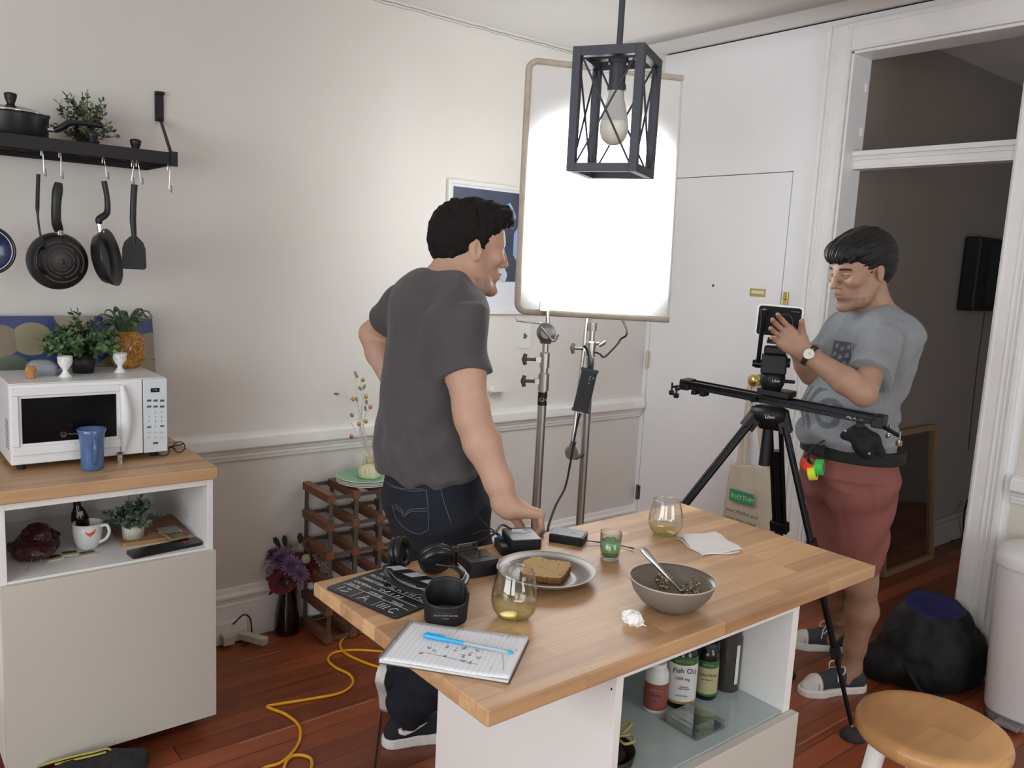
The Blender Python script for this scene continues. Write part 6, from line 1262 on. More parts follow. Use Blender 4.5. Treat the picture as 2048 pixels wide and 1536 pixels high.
# dark round case with a yellow cord and a crinkled wrapper
q = tZ(1252, 1478, IS); dk_ = thing('round_basket', (q.x-.005, q.y+.02, IS), 'dark brown round tray at the left end of the island shelf', 'tray')
cq = Vector((1.135, 1.045, IS)); m = MB(M=TR(cq)); m.lathe([(0, .003), (.050, .0), (.060, .006), (.064, .026), (.061, .027), (.055, .009), (0, .007)], 40); m.build('tray_body', mat('dark_woven', '#231a15', rough=.6, var=.3, vscale=80), dk_)
m = MB(); yc = [tZ(1236, 1452, IS+.03), tZ(1262, 1446, IS+.034), tZ(1250, 1462, IS+.032), tZ(1240, 1472, IS+.030), tZ(1262, 1470, IS+.032), tZ(1268, 1482, IS+.030), tZ(1250, 1488, IS+.030), tZ(1238, 1480, IS+.030)]
m.tube(bez(yc, 8), .0030, 8); o = m.build('yellow_cord', mat('yellow_cord', '#a99a58', rough=.6)); o['label'] = 'short yellow cord coiled on the dark round tray in the island shelf'; o['category'] = 'cord'
m = MB(); m.ell((cq.x, cq.y, IS+.017), (.046, .046, .012), n=20); o = m.build('dark_pouch', mat('dark_cloth', '#1a1614', rough=.8)); o['label'] = 'dark cloth bundle lying inside the round tray'; o['category'] = 'cloth'
s = SDF(.0018); q = Vector((1.118, 1.085, IS+.042)); s.el((q.x, q.y, q.z), (.018, .016, .014), k=.01); s.disp = lambda P: .006*np.abs(vnoise(P, 70, 2))-.002; o = s.build('foil_wrapper', mat('crinkled_foil', '#6f6f6c', rough=.3, metal=.4), None, smooth=0); o['label'] = 'crinkled grey wrapper on top of the dark cloth in the round tray'; o['category'] = 'wrapper'
# ------------------------------------------------------------------ pendant lantern
M_PEN_ = mat('charcoal_steel', '#3a3b42', rough=.55, metal=.2)
kN = 1.563; pN = dp(1290, 84, kN); s_ = .143; al = rad(23)
dl = (-rh*math.cos(al)+dh*math.sin(al)); dr_ = (rh*math.sin(al)+dh*math.cos(al)); hL = .237
C0_ = pN+dl*s_/2+dr_*s_/2; zT, zB = pN.z, pN.z-hL
pd = thing('pendant_lantern', (C0_.x, C0_.y, zB), 'open cage pendant lantern of dark steel hanging before the glowing cloth frame', 'pendant lamp')
LM = basis((C0_.x, C0_.y, 0), -dl, dr_, (0, 0, 1)); w_ = .0165; h2 = s_/2
m = MB(M=LM)
for sx in (-1, 1):
    for sy in (-1, 1): m.box(sx*h2-(w_ if sx > 0 else 0), sx*h2+(0 if sx > 0 else w_), sy*h2-(w_ if sy > 0 else 0), sy*h2+(0 if sy > 0 else w_), zB, zT)
for z0, z1 in ((zB+.0002, zB+w_), (zT-w_*1.1, zT-.0002)):
    for sg in (-1, 1):
        m.box(-h2+w_, h2-w_, sg*h2-(w_ if sg > 0 else 0), sg*h2+(0 if sg > 0 else w_), z0, z1); m.box(sg*h2-(w_ if sg > 0 else 0), sg*h2+(0 if sg > 0 else w_), -h2+w_, h2-w_, z0, z1)
m.build('cage', M_PEN_, pd, bevel=.0008)
for sg in (-1, 1):
    for ax in (0, 1):
        m = MB(M=LM)
        for q in (-1, 1):
            a = h2-w_; o = sg*(h2-w_/2)
            p0_, p1_ = ((-a*q, o, zB+w_), (a*q, o, zT-w_)) if ax == 0 else ((o, -a*q, zB+w_), (o, a*q, zT-w_))
            m.tube([p0_, p1_], .0021, 8)
        m.build('cross_rods', M_PEN_, pd)
m = MB(M=LM); m.bar((-h2+w_, 0, zT-w_/2), (h2-w_, 0, zT-w_/2), w_, .006, (0, 0, 1)); m.cyl((0, 0, zT-.018), (0, 0, zT-.060), .0165, .0165, 24); m.cyl((0, 0, zT-.060), (0, 0, zT-.072), .0185, .0185, 24); m.cyl((0, 0, zT-.012), (0, 0, zT-.02), .02, .02, 24); m.build('socket', M_PEN_, pd)
m = MB(M=LM); m.cyl((0, 0, zT-.01), (0, 0, 2.585), .0062, n=16); m.build('rod', M_PEN_, pd)
m = MB(M=LM); m.lathe([(0, 2.586), (.055, 2.586), (.055, 2.575), (.05, 2.570), (.0062, 2.566)][::-1], 32); m.build('ceiling_canopy', M_PEN_, pd)
zb_ = zT-.070; m = MB(M=LM); m.lathe([(0, zb_-.108+.0), (.012, zb_-.106), (.022, zb_-.098), (.028, zb_-.084), (.029, zb_-.072), (.0275, zb_-.062)][::1], 32); bl = m.build('bulb_dome', mat('frosted_bulb', '#e6dfd2', rough=.4, trans=.25), pd)
m = MB(M=LM); m.lathe([(.0275, zb_-.062), (.0225, zb_-.038), (.0165, zb_-.016), (.0145, zb_)], 32); m.build('bulb_body', mat('bulb_white_plastic', '#b3b1ac', rough=.5), pd)
# ------------------------------------------------------------------ diffusion panel and its light
c_tl, c_bl, c_tr, c_br = dp(1072, 122, 3.00), dp(1020, 622, 3.03), dp(1386, 161, 3.12), dp(1317, 637, 3.15)
pc_ = (c_tl+c_bl+c_tr+c_br)/4; PX_ = ((c_tr-c_tl)+(c_br-c_bl)).normalized(); PY_ = ((c_tl-c_bl)+(c_tr-c_br)); PY_ = (PY_-PX_*PY_.dot(PX_)).normalized(); PN_ = PX_.cross(PY_)
if PN_.dot(CP-pc_) < 0: PN_ = -PN_
PW = ((c_tr-c_tl).length+(c_br-c_bl).length)/2; PH = ((c_tl-c_bl).length+(c_tr-c_br).length)/2
dfp = thing('diffusion_frame', (pc_.x, pc_.y, c_bl.z), 'large white cloth diffusion frame on a chrome stand, glowing from the light behind it', 'diffusion frame')
PM = basis(pc_, PX_, PY_, PN_)
M_TAPE = mat('beige_edge_cloth', '#b7ab9c', rough=.85, var=.1, vscale=30)
def pq_(x, y, z=0): return PM @ Vector((x, y, z))
W2_, H2_, cr = PW/2, PH/2, .035
cor = []
for cx_, cy_, a0_ in ((-W2_+cr, H2_-cr, 90), (-W2_+cr, -H2_+cr, 180)):
    cor.append([(cx_+cr*math.cos(rad(a0_+15*i)), cy_+cr*math.sin(rad(a0_+15*i))) for i in range(7)])
loop = [(W2_, H2_)]+cor[0]+cor[1]+[(W2_, -H2_)]
m = MB(); m.tube([pq_(x, y) for x, y in loop], .0115, 10); m.build('frame_tube', M_TAPE, dfp)
m = MB(); m.tube([pq_(W2_-.004, H2_-.01), pq_(W2_-.004, -H2_+.01)], .0045, 8); m.build('open_edge_rod', mat('white_cloth_edge', '#d2cecb', rough=.8), dfp)
M_SCR = D.materials.new('diffusion_cloth'); M_SCR.use_nodes = True; nt = M_SCR.node_tree; N = nt.nodes.new; L = nt.links.new
for n_ in list(nt.nodes): nt.nodes.remove(n_)
o_ = N('ShaderNodeOutputMaterial'); mx = N('ShaderNodeMixShader'); tr2 = N('ShaderNodeBsdfTranslucent'); df = N('ShaderNodeBsdfDiffuse'); tr2.inputs[0].default_value = (.86, .86, .85, 1); df.inputs[0].default_value = (.82, .81, .79, 1); mx.inputs[0].default_value = .28
L(df.outputs[0], mx.inputs[1]); L(tr2.outputs[0], mx.inputs[2]); L(mx.outputs[0], o_.inputs[0])
m = MB(); scl = [pq_(x*.985, y*.985) for x, y in loop]; m.grid(lambda a, b: tuple(pq_((a-.5)*2*(W2_-.006), (b-.5)*2*(H2_-.006), .002*math.sin(a*3.1)*math.sin(b*3.1))), 12, 16); m.build('diffusion_cloth', M_SCR, dfp)
# spigot under the frame
g1 = dp(1096, 622, 3.035)
m = MB(); m.cyl(dp(1096, 650, 3.035), dp(1094, 618, 3.03), .008, n=12); m.box(-.018, .018, -.016, .022, -.012, .012, M=basis(dp(1089, 613, 3.025), PX_, PY_, PN_)); m.tube([dp(1032, 632, 3.035), dp(1033, 642, 3.035), dp(1090, 648, 3.035)], .003, 6); m.build('frame_pin', M_CHR, dfp)
# LED head behind the cloth
lc_ = pq_(.0, -.09, -.46); lp = thing('led_light', lc_-Vector((0, 0, .15)), 'studio light head on the second chrome stand behind the glowing cloth', 'studio light')
HM = basis(lc_, PX_, PY_, PN_)
m = MB(M=HM); m.lathe([(0, -.16), (.07, -.16), (.085, -.14), (.085, -.02), (.10, .0), (.095, .0), (.08, -.02), (.07, -.05), (0, -.05)], 32); m.build('light_housing', M_GEAR, lp)
for sg in (-1, 1):  # unseen flaps, added to stop the beam spilling past the cloth sides
    m = MB(M=HM); m.add([(sg*.098, -.08, 0), (sg*.104, -.11, .13), (sg*.104, .11, .13), (sg*.098, .08, 0)], [(0, 1, 2, 3)]); m.build('added_spill_flap', M_GEAR, lp, solid=.002)
sl_ = D.lights.new('led_beam', 'SPOT'); sl_.energy = LED_WATTS; sl_.spot_size = rad(86); sl_.spot_blend = .55; sl_.shadow_soft_size = .05; sl_.color = (.93, .97, 1.0)
so_ = D.objects.new('led_beam', sl_); COL.objects.link(so_); so_.matrix_world = Matrix.Translation(pq_(.0, -.09, -.455)) @ PN_.to_track_quat('-Z', 'Y').to_matrix().to_4x4()
# ------------------------------------------------------------------ two chrome stands
M_CH2 = mat('chrome_tube', '#c4c0bc', rough=.3, metal=1); M_CAST = mat('cast_grip', '#8b8886', rough=.35, metal=.9); M_KNOB = mat('dark_knob', '#5a5653', rough=.45, metal=.5)
def tknob(m, p, d, L=.035): # t-handle
    d = nrm(d); m.cyl(p, p+d*L, .006, n=10); s, u, _ = frame(d); u = Vector((0, 0, 1)); u = (u-d*u.dot(d)).normalized(); m.tube([p+d*(L+.002)-u*.020, p+d*(L+.008), p+d*(L+.002)+u*.020], [.007, .009, .007], 8)
def stand(base, zt, name, lab, az, joints, seg):
    t_ = thing(name, base, lab, 'light stand', 'chrome light stands')
    for (r_, z0, z1) in seg: m = MB(); m.cyl((base.x, base.y, z0), (base.x, base.y, z1), r_, n=24); m.build('column_section', M_CH2, t_)
    for z, r_, h_ in joints:
        m = MB(); m.cyl((base.x, base.y, z), (base.x, base.y, z+h_), r_, n=24); m.cyl((base.x, base.y, z+h_), (base.x, base.y, z+h_+.006), r_*1.05, r_*.9, 24); d_ = (-rh*.97-dh*.2).normalized(); m.bar(Vector((base.x, base.y, z+h_*.55)), Vector((base.x, base.y, z+h_*.55))+d_*.034, .020, .020); m.build('collar', M_CH2, t_)
        m = MB(); tknob(m, Vector((base.x, base.y, z+h_*.55))+d_*.034, d_); m.build('t_knob', M_KNOB, t_)
    for k in range(3):
        a = rad(az+120*k); d_ = Vector((math.cos(a), math.sin(a), 0)); o_ = Vector((base.x, base.y, .33-.05*k)); m = MB()
        m.tube(bez([o_+d_*.02, o_+d_*.10-Vector((0, 0, .02)), Vector((base.x, base.y, .035))+d_*.30, Vector((base.x, base.y, .012))+d_*.42], 6), .0105, 10); m.cyl(o_-Vector((0, 0, .02)), o_+Vector((0, 0, .02)), .026, n=20); m.build('leg', M_CH2, t_)
    return t_
B1 = dp(1088, 740, 3.03); B1 = Vector((B1.x, B1.y, 0)); zk = lambda py, k=3.03: dp(1088, py, k).z
st1 = stand(B1, 0, 'light_stand', 'left one of two chrome stands, with a round grip head under the glowing cloth', 200, [(zk(735), .0185, zk(706)-zk(735)), (zk(782), .0205, zk(748)-zk(782))], [(.0165, .28, zk(790)), (.0145, zk(790), zk(735)), (.0115, zk(735), zk(680))])
m = MB(); m.cyl((B1.x, B1.y, zk(812)), (B1.x, B1.y, zk(785)), .0172, n=24); m.build('label_sleeve', mat('black_sleeve', '#1a1918', rough=.5), st1, label='black printed sleeve')
nv_ = (-dh+rh*.1).normalized(); text('GH', 'lettering', basis(Vector((B1.x, B1.y, zk(800)))+nv_*.0176, rh, (0, 0, 1), -dh), .020, mat('sleeve_print', '#b8b0a0', rough=.5), st1)
kc_ = Vector((B1.x, B1.y, zk(664)))
m = MB(); m.cyl(kc_-dh*.022, kc_+dh*.022, .0345, n=36); m.cyl(kc_-dh*.028, kc_-dh*.022, .020, .0345, 30); m.cyl((B1.x, B1.y, zk(686)), (B1.x, B1.y, zk(672)), .020, .026, 20); m.build('grip_head', M_CAST, st1, bevel=.001)
m = MB(); m.tube(bez([kc_-dh*.034+rh*(-.02)+UZ*.02, kc_-dh*.040, kc_-dh*.036+rh*.022-UZ*.024, kc_-dh*.034+rh*.034-UZ*.022, kc_-dh*.03+rh*.044-UZ*.002], 6), [.006]*12+[.008]*6+[.006]*6+[.003], 8, flat=.6); m.build('grip_lever', M_CAST, st1)
B2 = dp(1178, 760, 3.28); B2 = Vector((B2.x, B2.y, 0)); zj = lambda py, k=3.28: dp(1180, py, k).z
st2 = stand(B2, 0, 'light_stand', 'right one of two chrome stands, with a black power box hanging on it', 170, [(zj(712), .0185, zj(684)-zj(712))], [(.0165, .28, zj(715)), (.0115, zj(712), zj(648))])
ga = dp(1143, 905, 3.26); gb = dp(1174, 640, 3.26); m = MB(); m.cyl(ga, gb+(gb-ga)*.04, .0078, n=16); m.build('grip_arm', M_CH2, st2)
m = MB(); m.cyl(ga-dh*.016, ga+dh*.016, .026, n=30); m.cyl(ga-UZ*.0+UZ*.02, ga+UZ*.045+rh*.006, .012, n=14); e_ = Vector((B2.x, B2.y, dp(1160, 912, 3.28).z)); m.tube([ga-UZ*.018, ga-UZ*.02+rh*.02, e_], .009, 10); m.build('grip_head', M_CAST, st2)
m = MB(); p_ = Vector((B2.x, B2.y, zj(686))); m.cyl(p_, p_+rh*.03+UZ*.003, .006, n=10); m.tube([p_+rh*.03-UZ*.008, p_+rh*.045+UZ*.004, p_+rh*.055+UZ*.012], [.007, .010, .006], 8); m.build('side_knob', M_CAST, st2)
# arm up to the light head
m = MB(); m.cyl((B2.x, B2.y, zj(650)-.02), (B2.x, B2.y, zj(650)+.012), .018, n=20); m.tube([Vector((B2.x, B2.y, zj(650))), pq_(.04, -.27, -.52), pq_(.0, -.13, -.56)], .008, 10); m.build('head_mount', M_CAST, st2)
# power box
pbx = thing('power_box', dp(1168, 822, 3.20), 'black ridged power supply box strapped to the right chrome stand', 'power supply')
q0_, q1_ = dp(1180, 738, 3.22), dp(1160, 824, 3.22); c_ = (q0_+q1_)/2; zz_ = (q0_-q1_); hB = zz_.length; zz_.normalize(); xx_ = rh-zz_*rh.dot(zz_); xx_.normalize(); BMx = basis(c_, xx_, zz_, xx_.cross(zz_))
m = MB(M=BMx); bw = .030; m.prism(rrect(bw*2, hB, .004), -.016, .016); m.build('box_case', M_GEAR, pbx, bevel=.002)
m = MB(M=BMx)
for k in range(5): x_ = -bw+.006+k*(bw*2-.012)/4; m.box(x_-.0022, x_+.0022, -hB/2+.008, hB/2-.006, .0161, .0195)
for yy in (-hB/2, hB/2-.012): m.box(-bw-.003, bw+.003, yy, yy+.012, -.018, .020)
m.build('ribs', mat('black_ribs', '#202124', rough=.5), pbx); m = MB(M=BMx)
for x_, y_ in ((.006, .055), (.006, .045), (.006, .030), (.018, .052)): m.cyl((x_, y_, .018), (x_, y_, .0215), .0035, n=10)
m.build('dials', mat('grey_dial', '#77797c', rough=.4), pbx)
m = MB(); m.tube(bez([c_+zz_*hB*.5, c_+zz_*(hB*.5+.02)-xx_*.002, Vector((B2.x, B2.y, zj(700)))-dh*.02-rh*.012, Vector((B2.x, B2.y, zj(690)))-dh*.02-rh*.03], 6), [.012]*8+[.009]*6+[.006]*5, 10, flat=.6); m.build('strap', M_CAB, pbx)
m = MB(); pts = [(1160, 826, 3.21), (1156, 842, 3.21), (1150, 870, 3.20), (1140, 930, 3.15), (1130, 975, 3.05), (1112, 1010, 2.9), (1097, 1052, 2.75), (1092, 1090, 2.7)]
m.tube(bez([dp(*p) for p in pts], 8), .0042, 8); o = m.build('power_cable', M_CAB); o['label'] = 'black cable hanging from the power box down towards the table'; o['category'] = 'cable'
m = MB(); m.tube(bez([pq_(.10, -.18, -.50), dp(1249, 648, 3.22), dp(1240, 680, 3.22), dp(1222, 702, 3.22), dp(1208, 714, 3.22), dp(1200, 708, 3.22), dp(1190, 704, 3.24)], 8), .0040, 8); o = m.build('light_cable', M_CAB); o['label'] = 'grey cable looping down under the lower right of the glowing cloth'; o['category'] = 'cable'
# ------------------------------------------------------------------ tripod with slider, fluid head and camera
M_TRI = mat('tripod_black', '#131316', rough=.5, metal=.2); M_TRT = mat('tripod_tube', '#1b1c20', rough=.28, metal=.6)
TC = Vector((2.47, 1.62, 0)); k3 = (TC-CP).dot(fw)
tr = thing('tripod', TC, 'black video tripod with twin tube legs standing between the table and the doorway', 'tripod')
za = dp(1545, 815, 2.87).z; F_ = [Vector((2.633, 1.280, .02)), TC+Vector((math.cos(rad(141)), math.sin(rad(141)), 0))*.75+UZ*.02, TC+Vector((math.cos(rad(8)), math.sin(rad(8)), 0))*.36+UZ*.02]
m = MB(M=TR((TC.x, TC.y, 0))); m.lathe([(0, za-.07), (.030, za-.07), (.040, za-.05), (.060, za-.035), (.064, za-.01), (.058, za), (.045, za+.006), (0, za+.006)], 32); m.build('crown', M_TRI, tr)
nv2 = -dh; text('Libec', 'lettering', basis(TC+UZ*(za-.020)+nv2*.0645-rh*.016, rh, UZ, -dh), .016, mat('white_logo', '#cfcfcf', rough=.5), tr)
for i, f_ in enumerate(F_):
    hd_ = Vector((f_.x-TC.x, f_.y-TC.y, 0)).normalized(); top = TC+hd_*.050+UZ*(za-.035); sd = UZ.cross(hd_); ax_ = (f_-top); Lg = ax_.length; ax_.normalize(); up_ = hd_
    nm = MB(); nm.box(-.024, .024, -.020, .020, -.03, .045, M=basis(top, sd, ax_.cross(sd), ax_)); nm.build('hinge_block', M_TRI, tr, bevel=.003)
    m = MB(); mid = top+ax_*Lg*.40
    for s2 in (-1, 1): m.cyl(top+sd*.019*s2+ax_*.02, mid+sd*.019*s2, .0085, n=14)
    leg_ = m.build('leg', M_TRT, tr)
    c2 = MB(); c2.box(-.032, .032, -.016, .016, -.018, .022, M=basis(mid, sd, ax_.cross(sd), ax_)); c2.build('leg_lock', M_TRI, leg_, bevel=.003)
    mid2 = top+ax_*Lg*.74; m = MB(); m.cyl(top+ax_*Lg*.12, mid2, .0115, n=16); m.build('middle_tube', M_TRT, leg_)
    c2 = MB(); c2.box(-.026, .026, -.015, .015, -.016, .020, M=basis(mid2, sd, ax_.cross(sd), ax_)); c2.build('leg_lock', M_TRI, leg_, bevel=.003)
    m = MB()
    for s2 in (-1, 1): m.cyl(mid2+sd*.010*s2, f_-ax_*.03+sd*.006*s2, .0065, n=12)
    m.build('lower_tubes', M_TRT, leg_)
    m = MB(); m.cyl(f_-ax_*.045, f_-ax_*.02, .006, n=12); m.build('foot_pin', M_CHR, leg_)
    m = MB(M=TR((f_.x, f_.y, 0))); m.lathe([(0, 0), (.040, 0), (.042, .006), (.034, .022), (.016, .030), (0, .031)], 28); m.build('rubber_foot', mat('rubber_grey', '#303033', rough=.8), leg_)
    # mid level spreader arm
    sp1 = mid+ax_*.02; sc_ = TC+UZ*(mid.z-.16); m = MB(); m.bar(sp1, sc_+hd_*.02, .020, .010, (0, 0, 1)); m.build('spreader_arm', M_TRI, tr)
m = MB(); m.cyl(TC+UZ*(za-.60), TC+UZ*(za-.56), .024, n=20); m.build('spreader_hub', M_TRI, tr)
m = MB(); m.cyl(TC+UZ*(za-.07), TC+UZ*(za-.20), .0155, .020, 18); m.build('bowl_clamp', M_TRI, tr)
# loose crank hanging under the crown
# slider rail
sa, sb = dp(1372, 768, 3.05), dp(1755, 842, 2.67); sd_ = (sb-sa); SLn = sd_.length; sd_.normalize(); sn_ = sd_.cross(UZ).normalized(); su = sn_.cross(sd_); SMx = basis((sa+sb)/2, sd_, sn_, su)
sldr = thing('camera_slider', (sa+sb)/2-UZ*.02, 'black camera slider rail lying across the tripod under the camera', 'camera slider')
m = MB(M=SMx); m.box(-SLn/2, SLn/2, -.022, .022, -.012, .012); 
m.build('rail', M_TRI, sldr, bevel=.002); m = MB(M=SMx)
for s2 in (-1, 1): m.box(-SLn/2, SLn/2, s2*.030-.006, s2*.030+.006, .004, .017)
m.build('rail_edges', M_TRT, sldr, bevel=.002)
for s2 in (-1, 1):
    m = MB(M=SMx); m.box(s2*SLn/2-.012, s2*SLn/2+.024, -.036, .036, -.018, .020); m.build('end_cap', M_TRI, sldr, bevel=.004)
    e_ = SMx @ Vector((s2*SLn/2+s2*.012, 0, -.012)); m = MB()
    if s2 < 0: t_ = [dp(1347, 776, 3.05)+dh*.03, dp(1347, 774, 3.04)-dh*.06]
    else: t_ = [dp(1787, 862, 2.65)+dh*.03, dp(1785, 866, 2.64)-dh*.05]
    for q_ in t_: m.bar(e_, q_, .014, .008)
    m.build('folding_foot', M_TRI, sldr)
    for q_ in t_:
        m = MB(); m.cyl(q_-UZ*.020, q_+UZ*.016, .0035, n=10); m.cyl(q_-UZ*.030, q_-UZ*.020, .0085, .011, 16); m.cyl(q_-UZ*.018, q_-UZ*.014, .0095, .0095, 16); m.build('screw_foot', M_CHR if s2 > 0 else M_TRI, sldr)
for x_ in (-.36, -.32, .33): m = MB(M=SMx); m.box(x_*SLn/.8, x_*SLn/.8+.018, -.025, .025, -.030, -.012); m.build('clamp_block', M_TRI, sldr, bevel=.002)
text('ALX', 'lettering', SMx @ Matrix.Translation((SLn*.5-.085, .0, -.001)) @ basis((0, .0225, 0), (1, 0, 0), (0, 0, 1), (0, -1, 0)) if False else basis((SMx @ Vector((SLn*.5-.075, 0, -.001)))+(-sn_ if (-sn_).dot(CP-pc_) > 0 else sn_)*.0226, sd_, su, sd_.cross(su)), .017, mat('white_logo2', '#c9c9c9', rough=.5), sldr)
text('S8', 'lettering', basis((SMx @ Vector((SLn*.5-.045, 0, -.001)))+(-sn_ if (-sn_).dot(CP-pc_) > 0 else sn_)*.0226, sd_, su, sd_.cross(su)), .013, mat('grey_logo2', '#808080', rough=.5), sldr)
m = MB(M=SMx @ Matrix.Translation((.0, 0, .02))); m.box(-.055, .055, -.045, .045, 0, .022); m.build('carriage', M_TRI, sldr, bevel=.004)
m = MB(); q_ = SMx @ Vector((-.06, 0, .0)); q_ = q_-sn_*(.045 if (-sn_).dot(CP-q_) > 0 else -.045); m.cyl(q_, q_-(sn_ if (-sn_).dot(CP-q_) > 0 else -sn_)*.012, .010, n=16); m.build('brake_knob', M_TRT, sldr)
# fluid head
HC = Vector((TC.x, TC.y, 0)); zh0 = (SMx @ Vector((0, 0, .042))).z; kH = k3-.02
zc = dp(1548, 668, 2.86).z-.02; hx = (rh*.96-dh*.28).normalized(); hy = UZ.cross(hx)
fh = thing('fluid_head', (TC.x, TC.y, zh0), 'black fluid tripod head on the slider carriage below the camera', 'fluid head')
FM = basis((TC.x, TC.y, 0), hx, hy, UZ); hz = zc-zh0
m = MB(M=FM); m.lathe([(0, zh0), (.030, zh0), (.040, zh0+.02), (.042, zh0+.045), (.038, zh0+.055), (0, zh0+.055)], 32); m.build('pan_base', M_TRI, fh)
text('Libec', 'lettering', basis(Vector((TC.x, TC.y, zh0+.035))-dh*.0425, rh, UZ, -dh), .013, mat('white_logo3', '#c9c9c9', rough=.5), fh)
m = MB(M=FM); m.box(-.042, .042, -.036, .036, zh0+.054, zc-.045); m.box(-.036, .036, -.030, .030, zc-.045, zc-.018); m.build('tilt_body', M_TRI, fh, bevel=.007)
m = MB(M=FM); m.cyl((.042, 0, zh0+.095), (.052, 0, zh0+.095), .016, n=20); m.cyl((.030, -.03, zh0+.035), (.072, -.03, zh0+.035), .006, n=12); m.build('side_knobs', M_TRT, fh)
m = MB(M=FM); m.cyl((-.042, 0, zh0+.085), (-.062, 0, zh0+.085), .015, n=20); m.cyl((-.062, 0, zh0+.085), (-.070, 0, zh0+.085), .012, n=16); m.cyl((-.052, -.01, zh0+.09), (-.048, -.05, zc+.095), .0075, n=14); m.cyl((-.048, -.049, zc+.085), (-.048, -.052, zc+.105), .011, n=14); m.build('pan_handle', M_TRT, fh)
# cinema camera with its screen towards us
CPs = dp(1558, 643, 2.80); cn_ = (CP-CPs); cn_.z *= .3; cn_.normalize(); cx_ = UZ.cross(cn_).normalized(); CM = basis(CPs, cx_, cn_.cross(cx_), cn_)
cc2 = thing('cinema_camera', CPs-UZ*.055, 'silver edged black cinema camera on the tripod with its screen towards the table', 'camera')
tw_, th_ = .150, .110
CM = CM @ Matrix.Rotation(rad(-1.5), 4, 'Z')
m = MB(M=CM); m.prism(rrect(tw_, th_, .014), -.06, 0); m.build('camera_body', mat('camera_silver', '#b7b2ae', rough=.35, metal=.4), cc2, bevel=.003)
m = MB(M=CM); m.prism(rrect(tw_-.012, th_-.012, .010), .0, .0016); scn = m.build('screen', mat('camera_screen_black', '#0e0f11', rough=.45, spec=.15), cc2, bevel=.0005)
m = MB(M=CM); m.cyl((-.052, .038, .0017), (-.052, .038, .0022), .004, n=14); m.build('record_icon', mat('red_icon', '#7c2530', rough=.4), scn)
m = MB(M=CM); m.tube([(.018+.026*math.cos(t), .0+.026*math.sin(t), .0022) for t in np.linspace(-.3, 2.6, 20)], .0006, 4); m.box(.035, .062, .036, .0375, .0017, .0021); m.build('dial_graphic', mat('screen_grey', '#6a6d72', rough=.4), scn)
m = MB(M=CM); m.cyl((0, 0, -.06), (0, 0, -.13), .036, .034, 32); m.cyl((0, 0, -.13), (0, 0, -.16), .038, .038, 32); m.build('lens', M_GEAR, cc2)
m = MB(M=CM); m.box(-.03, .03, -th_/2-.014, -th_/2, -.055, -.01); m.box(-.032, .032, -th_/2-.022, -th_/2-.014, -.075, .0); m.build('mounting_plate', M_TRI, cc2, bevel=.002)
m = MB(M=CM); m.box(tw_/2, tw_/2+.004, -.01, .016, -.02, -.012); m.box(tw_/2-.012, tw_/2+.018, -.055, -.043, -.05, -.03); m.build('port_cover', M_GEAR, cc2)
# ------------------------------------------------------------------ tote bag on the door, tapes, backpack, yellow cord
tg = thing('tote_bag', Vector((WX-.03, 2.34, .25)), 'cream canvas tote bag with a green print hanging on the door behind the tripod', 'tote bag')
M_CANV = mat('cream_canvas', '#bdb19e', rough=.95, bump=.4, bscale=900, var=.05, vscale=12)
tb_ = {k: tX(*v, WX-.045) for k, v in dict(tl=(1462, 925), tr=(1545, 935), bl=(1441, 1066), br=(1548, 1074)).items()}
def totef(a, b, off):
    top = tb_['tl'].lerp(tb_['tr'], a); bot = tb_['bl'].lerp(tb_['br'], a); p = bot.lerp(top, b); d = off*math.sin(math.pi*min(1, max(0, a)))**.6*(1-.75*b)
    return (p.x-d-.004*math.sin(a*16+b*3)*b, p.y, p.z)
m = MB(); m.grid(lambda a, b: totef(a, b, .045), 36, 24); m.grid(lambda a, b: totef(a, b, -.028), 20, 12); m.build('bag_body', M_CANV, tg, solid=.0015)
hkp = kp
for (x0, x1, dd_) in ((1475, 1527, .0), (1486, 1541, -.006)):
    p0_, p1_ = tX(x0, 935, WX-.05+dd_), tX(x1, 938, WX-.05+dd_); m = MB(); kt = Vector((WX-.05+dd_, kp.y+.006, kp.z-.018+.0))
    c_ = bez([p0_, p0_.lerp(kt, .45)+Vector((0, .004, 0)), kt+Vector((0, .012, -.01)), kt+Vector((-.004, 0, .004)), kt+Vector((0, -.012, -.01)), p1_.lerp(kt, .45)-Vector((0, .004, 0)), p1_], 8); m.tube(c_, .011, 8, flat=.16, up=(1, 0, 0)); m.build('handle', M_CANV, tg)
m = MB()
for i in range(3): m.tube(bez([Vector((WX-.045, kp.y+.012, kp.z-.02)), Vector((WX-.055, kp.y+.012+.012*i, kp.z-.06)), Vector((WX-.045, kp.y+.005-.01*i, kp.z-.10-.03*i))], 6), .0015, 5)
m.build('cord', mat('brown_string', '#6b4c30', rough=.8), tg)
def onbag(px, py, w, h, M_, nm):
    q = tX(px, py, WX-.085); b_ = MB(M=basis((WX-.0935, q.y, q.z), (0, -1, 0), (0, 0, 1), (-1, 0, 0))); b_.prism(rrect(w, h, .002), 0, .001); return b_.build(nm, M_, tg), q
M_TG = mat('green_print', '#1f7a4e', rough=.8); 
pa_, pb_ = tX(1463, 996, WX-.09), tX(1507, 996, WX-.09); wB = (pa_-pb_).length
g_, q_ = onbag(1485, 994, wB*1.08, .058, M_TG, 'green_label'); TM = lambda px, py: (lambda q: basis((WX-.0950, q.y, q.z), (0, -1, 0), (0, 0, 1), (-1, 0, 0)))(tX(px, py, WX-.095))
M_TW = mat('cream_print', '#cfc8b8', rough=.8); M_TK = mat('dark_green_print', '#2c4034', rough=.8)
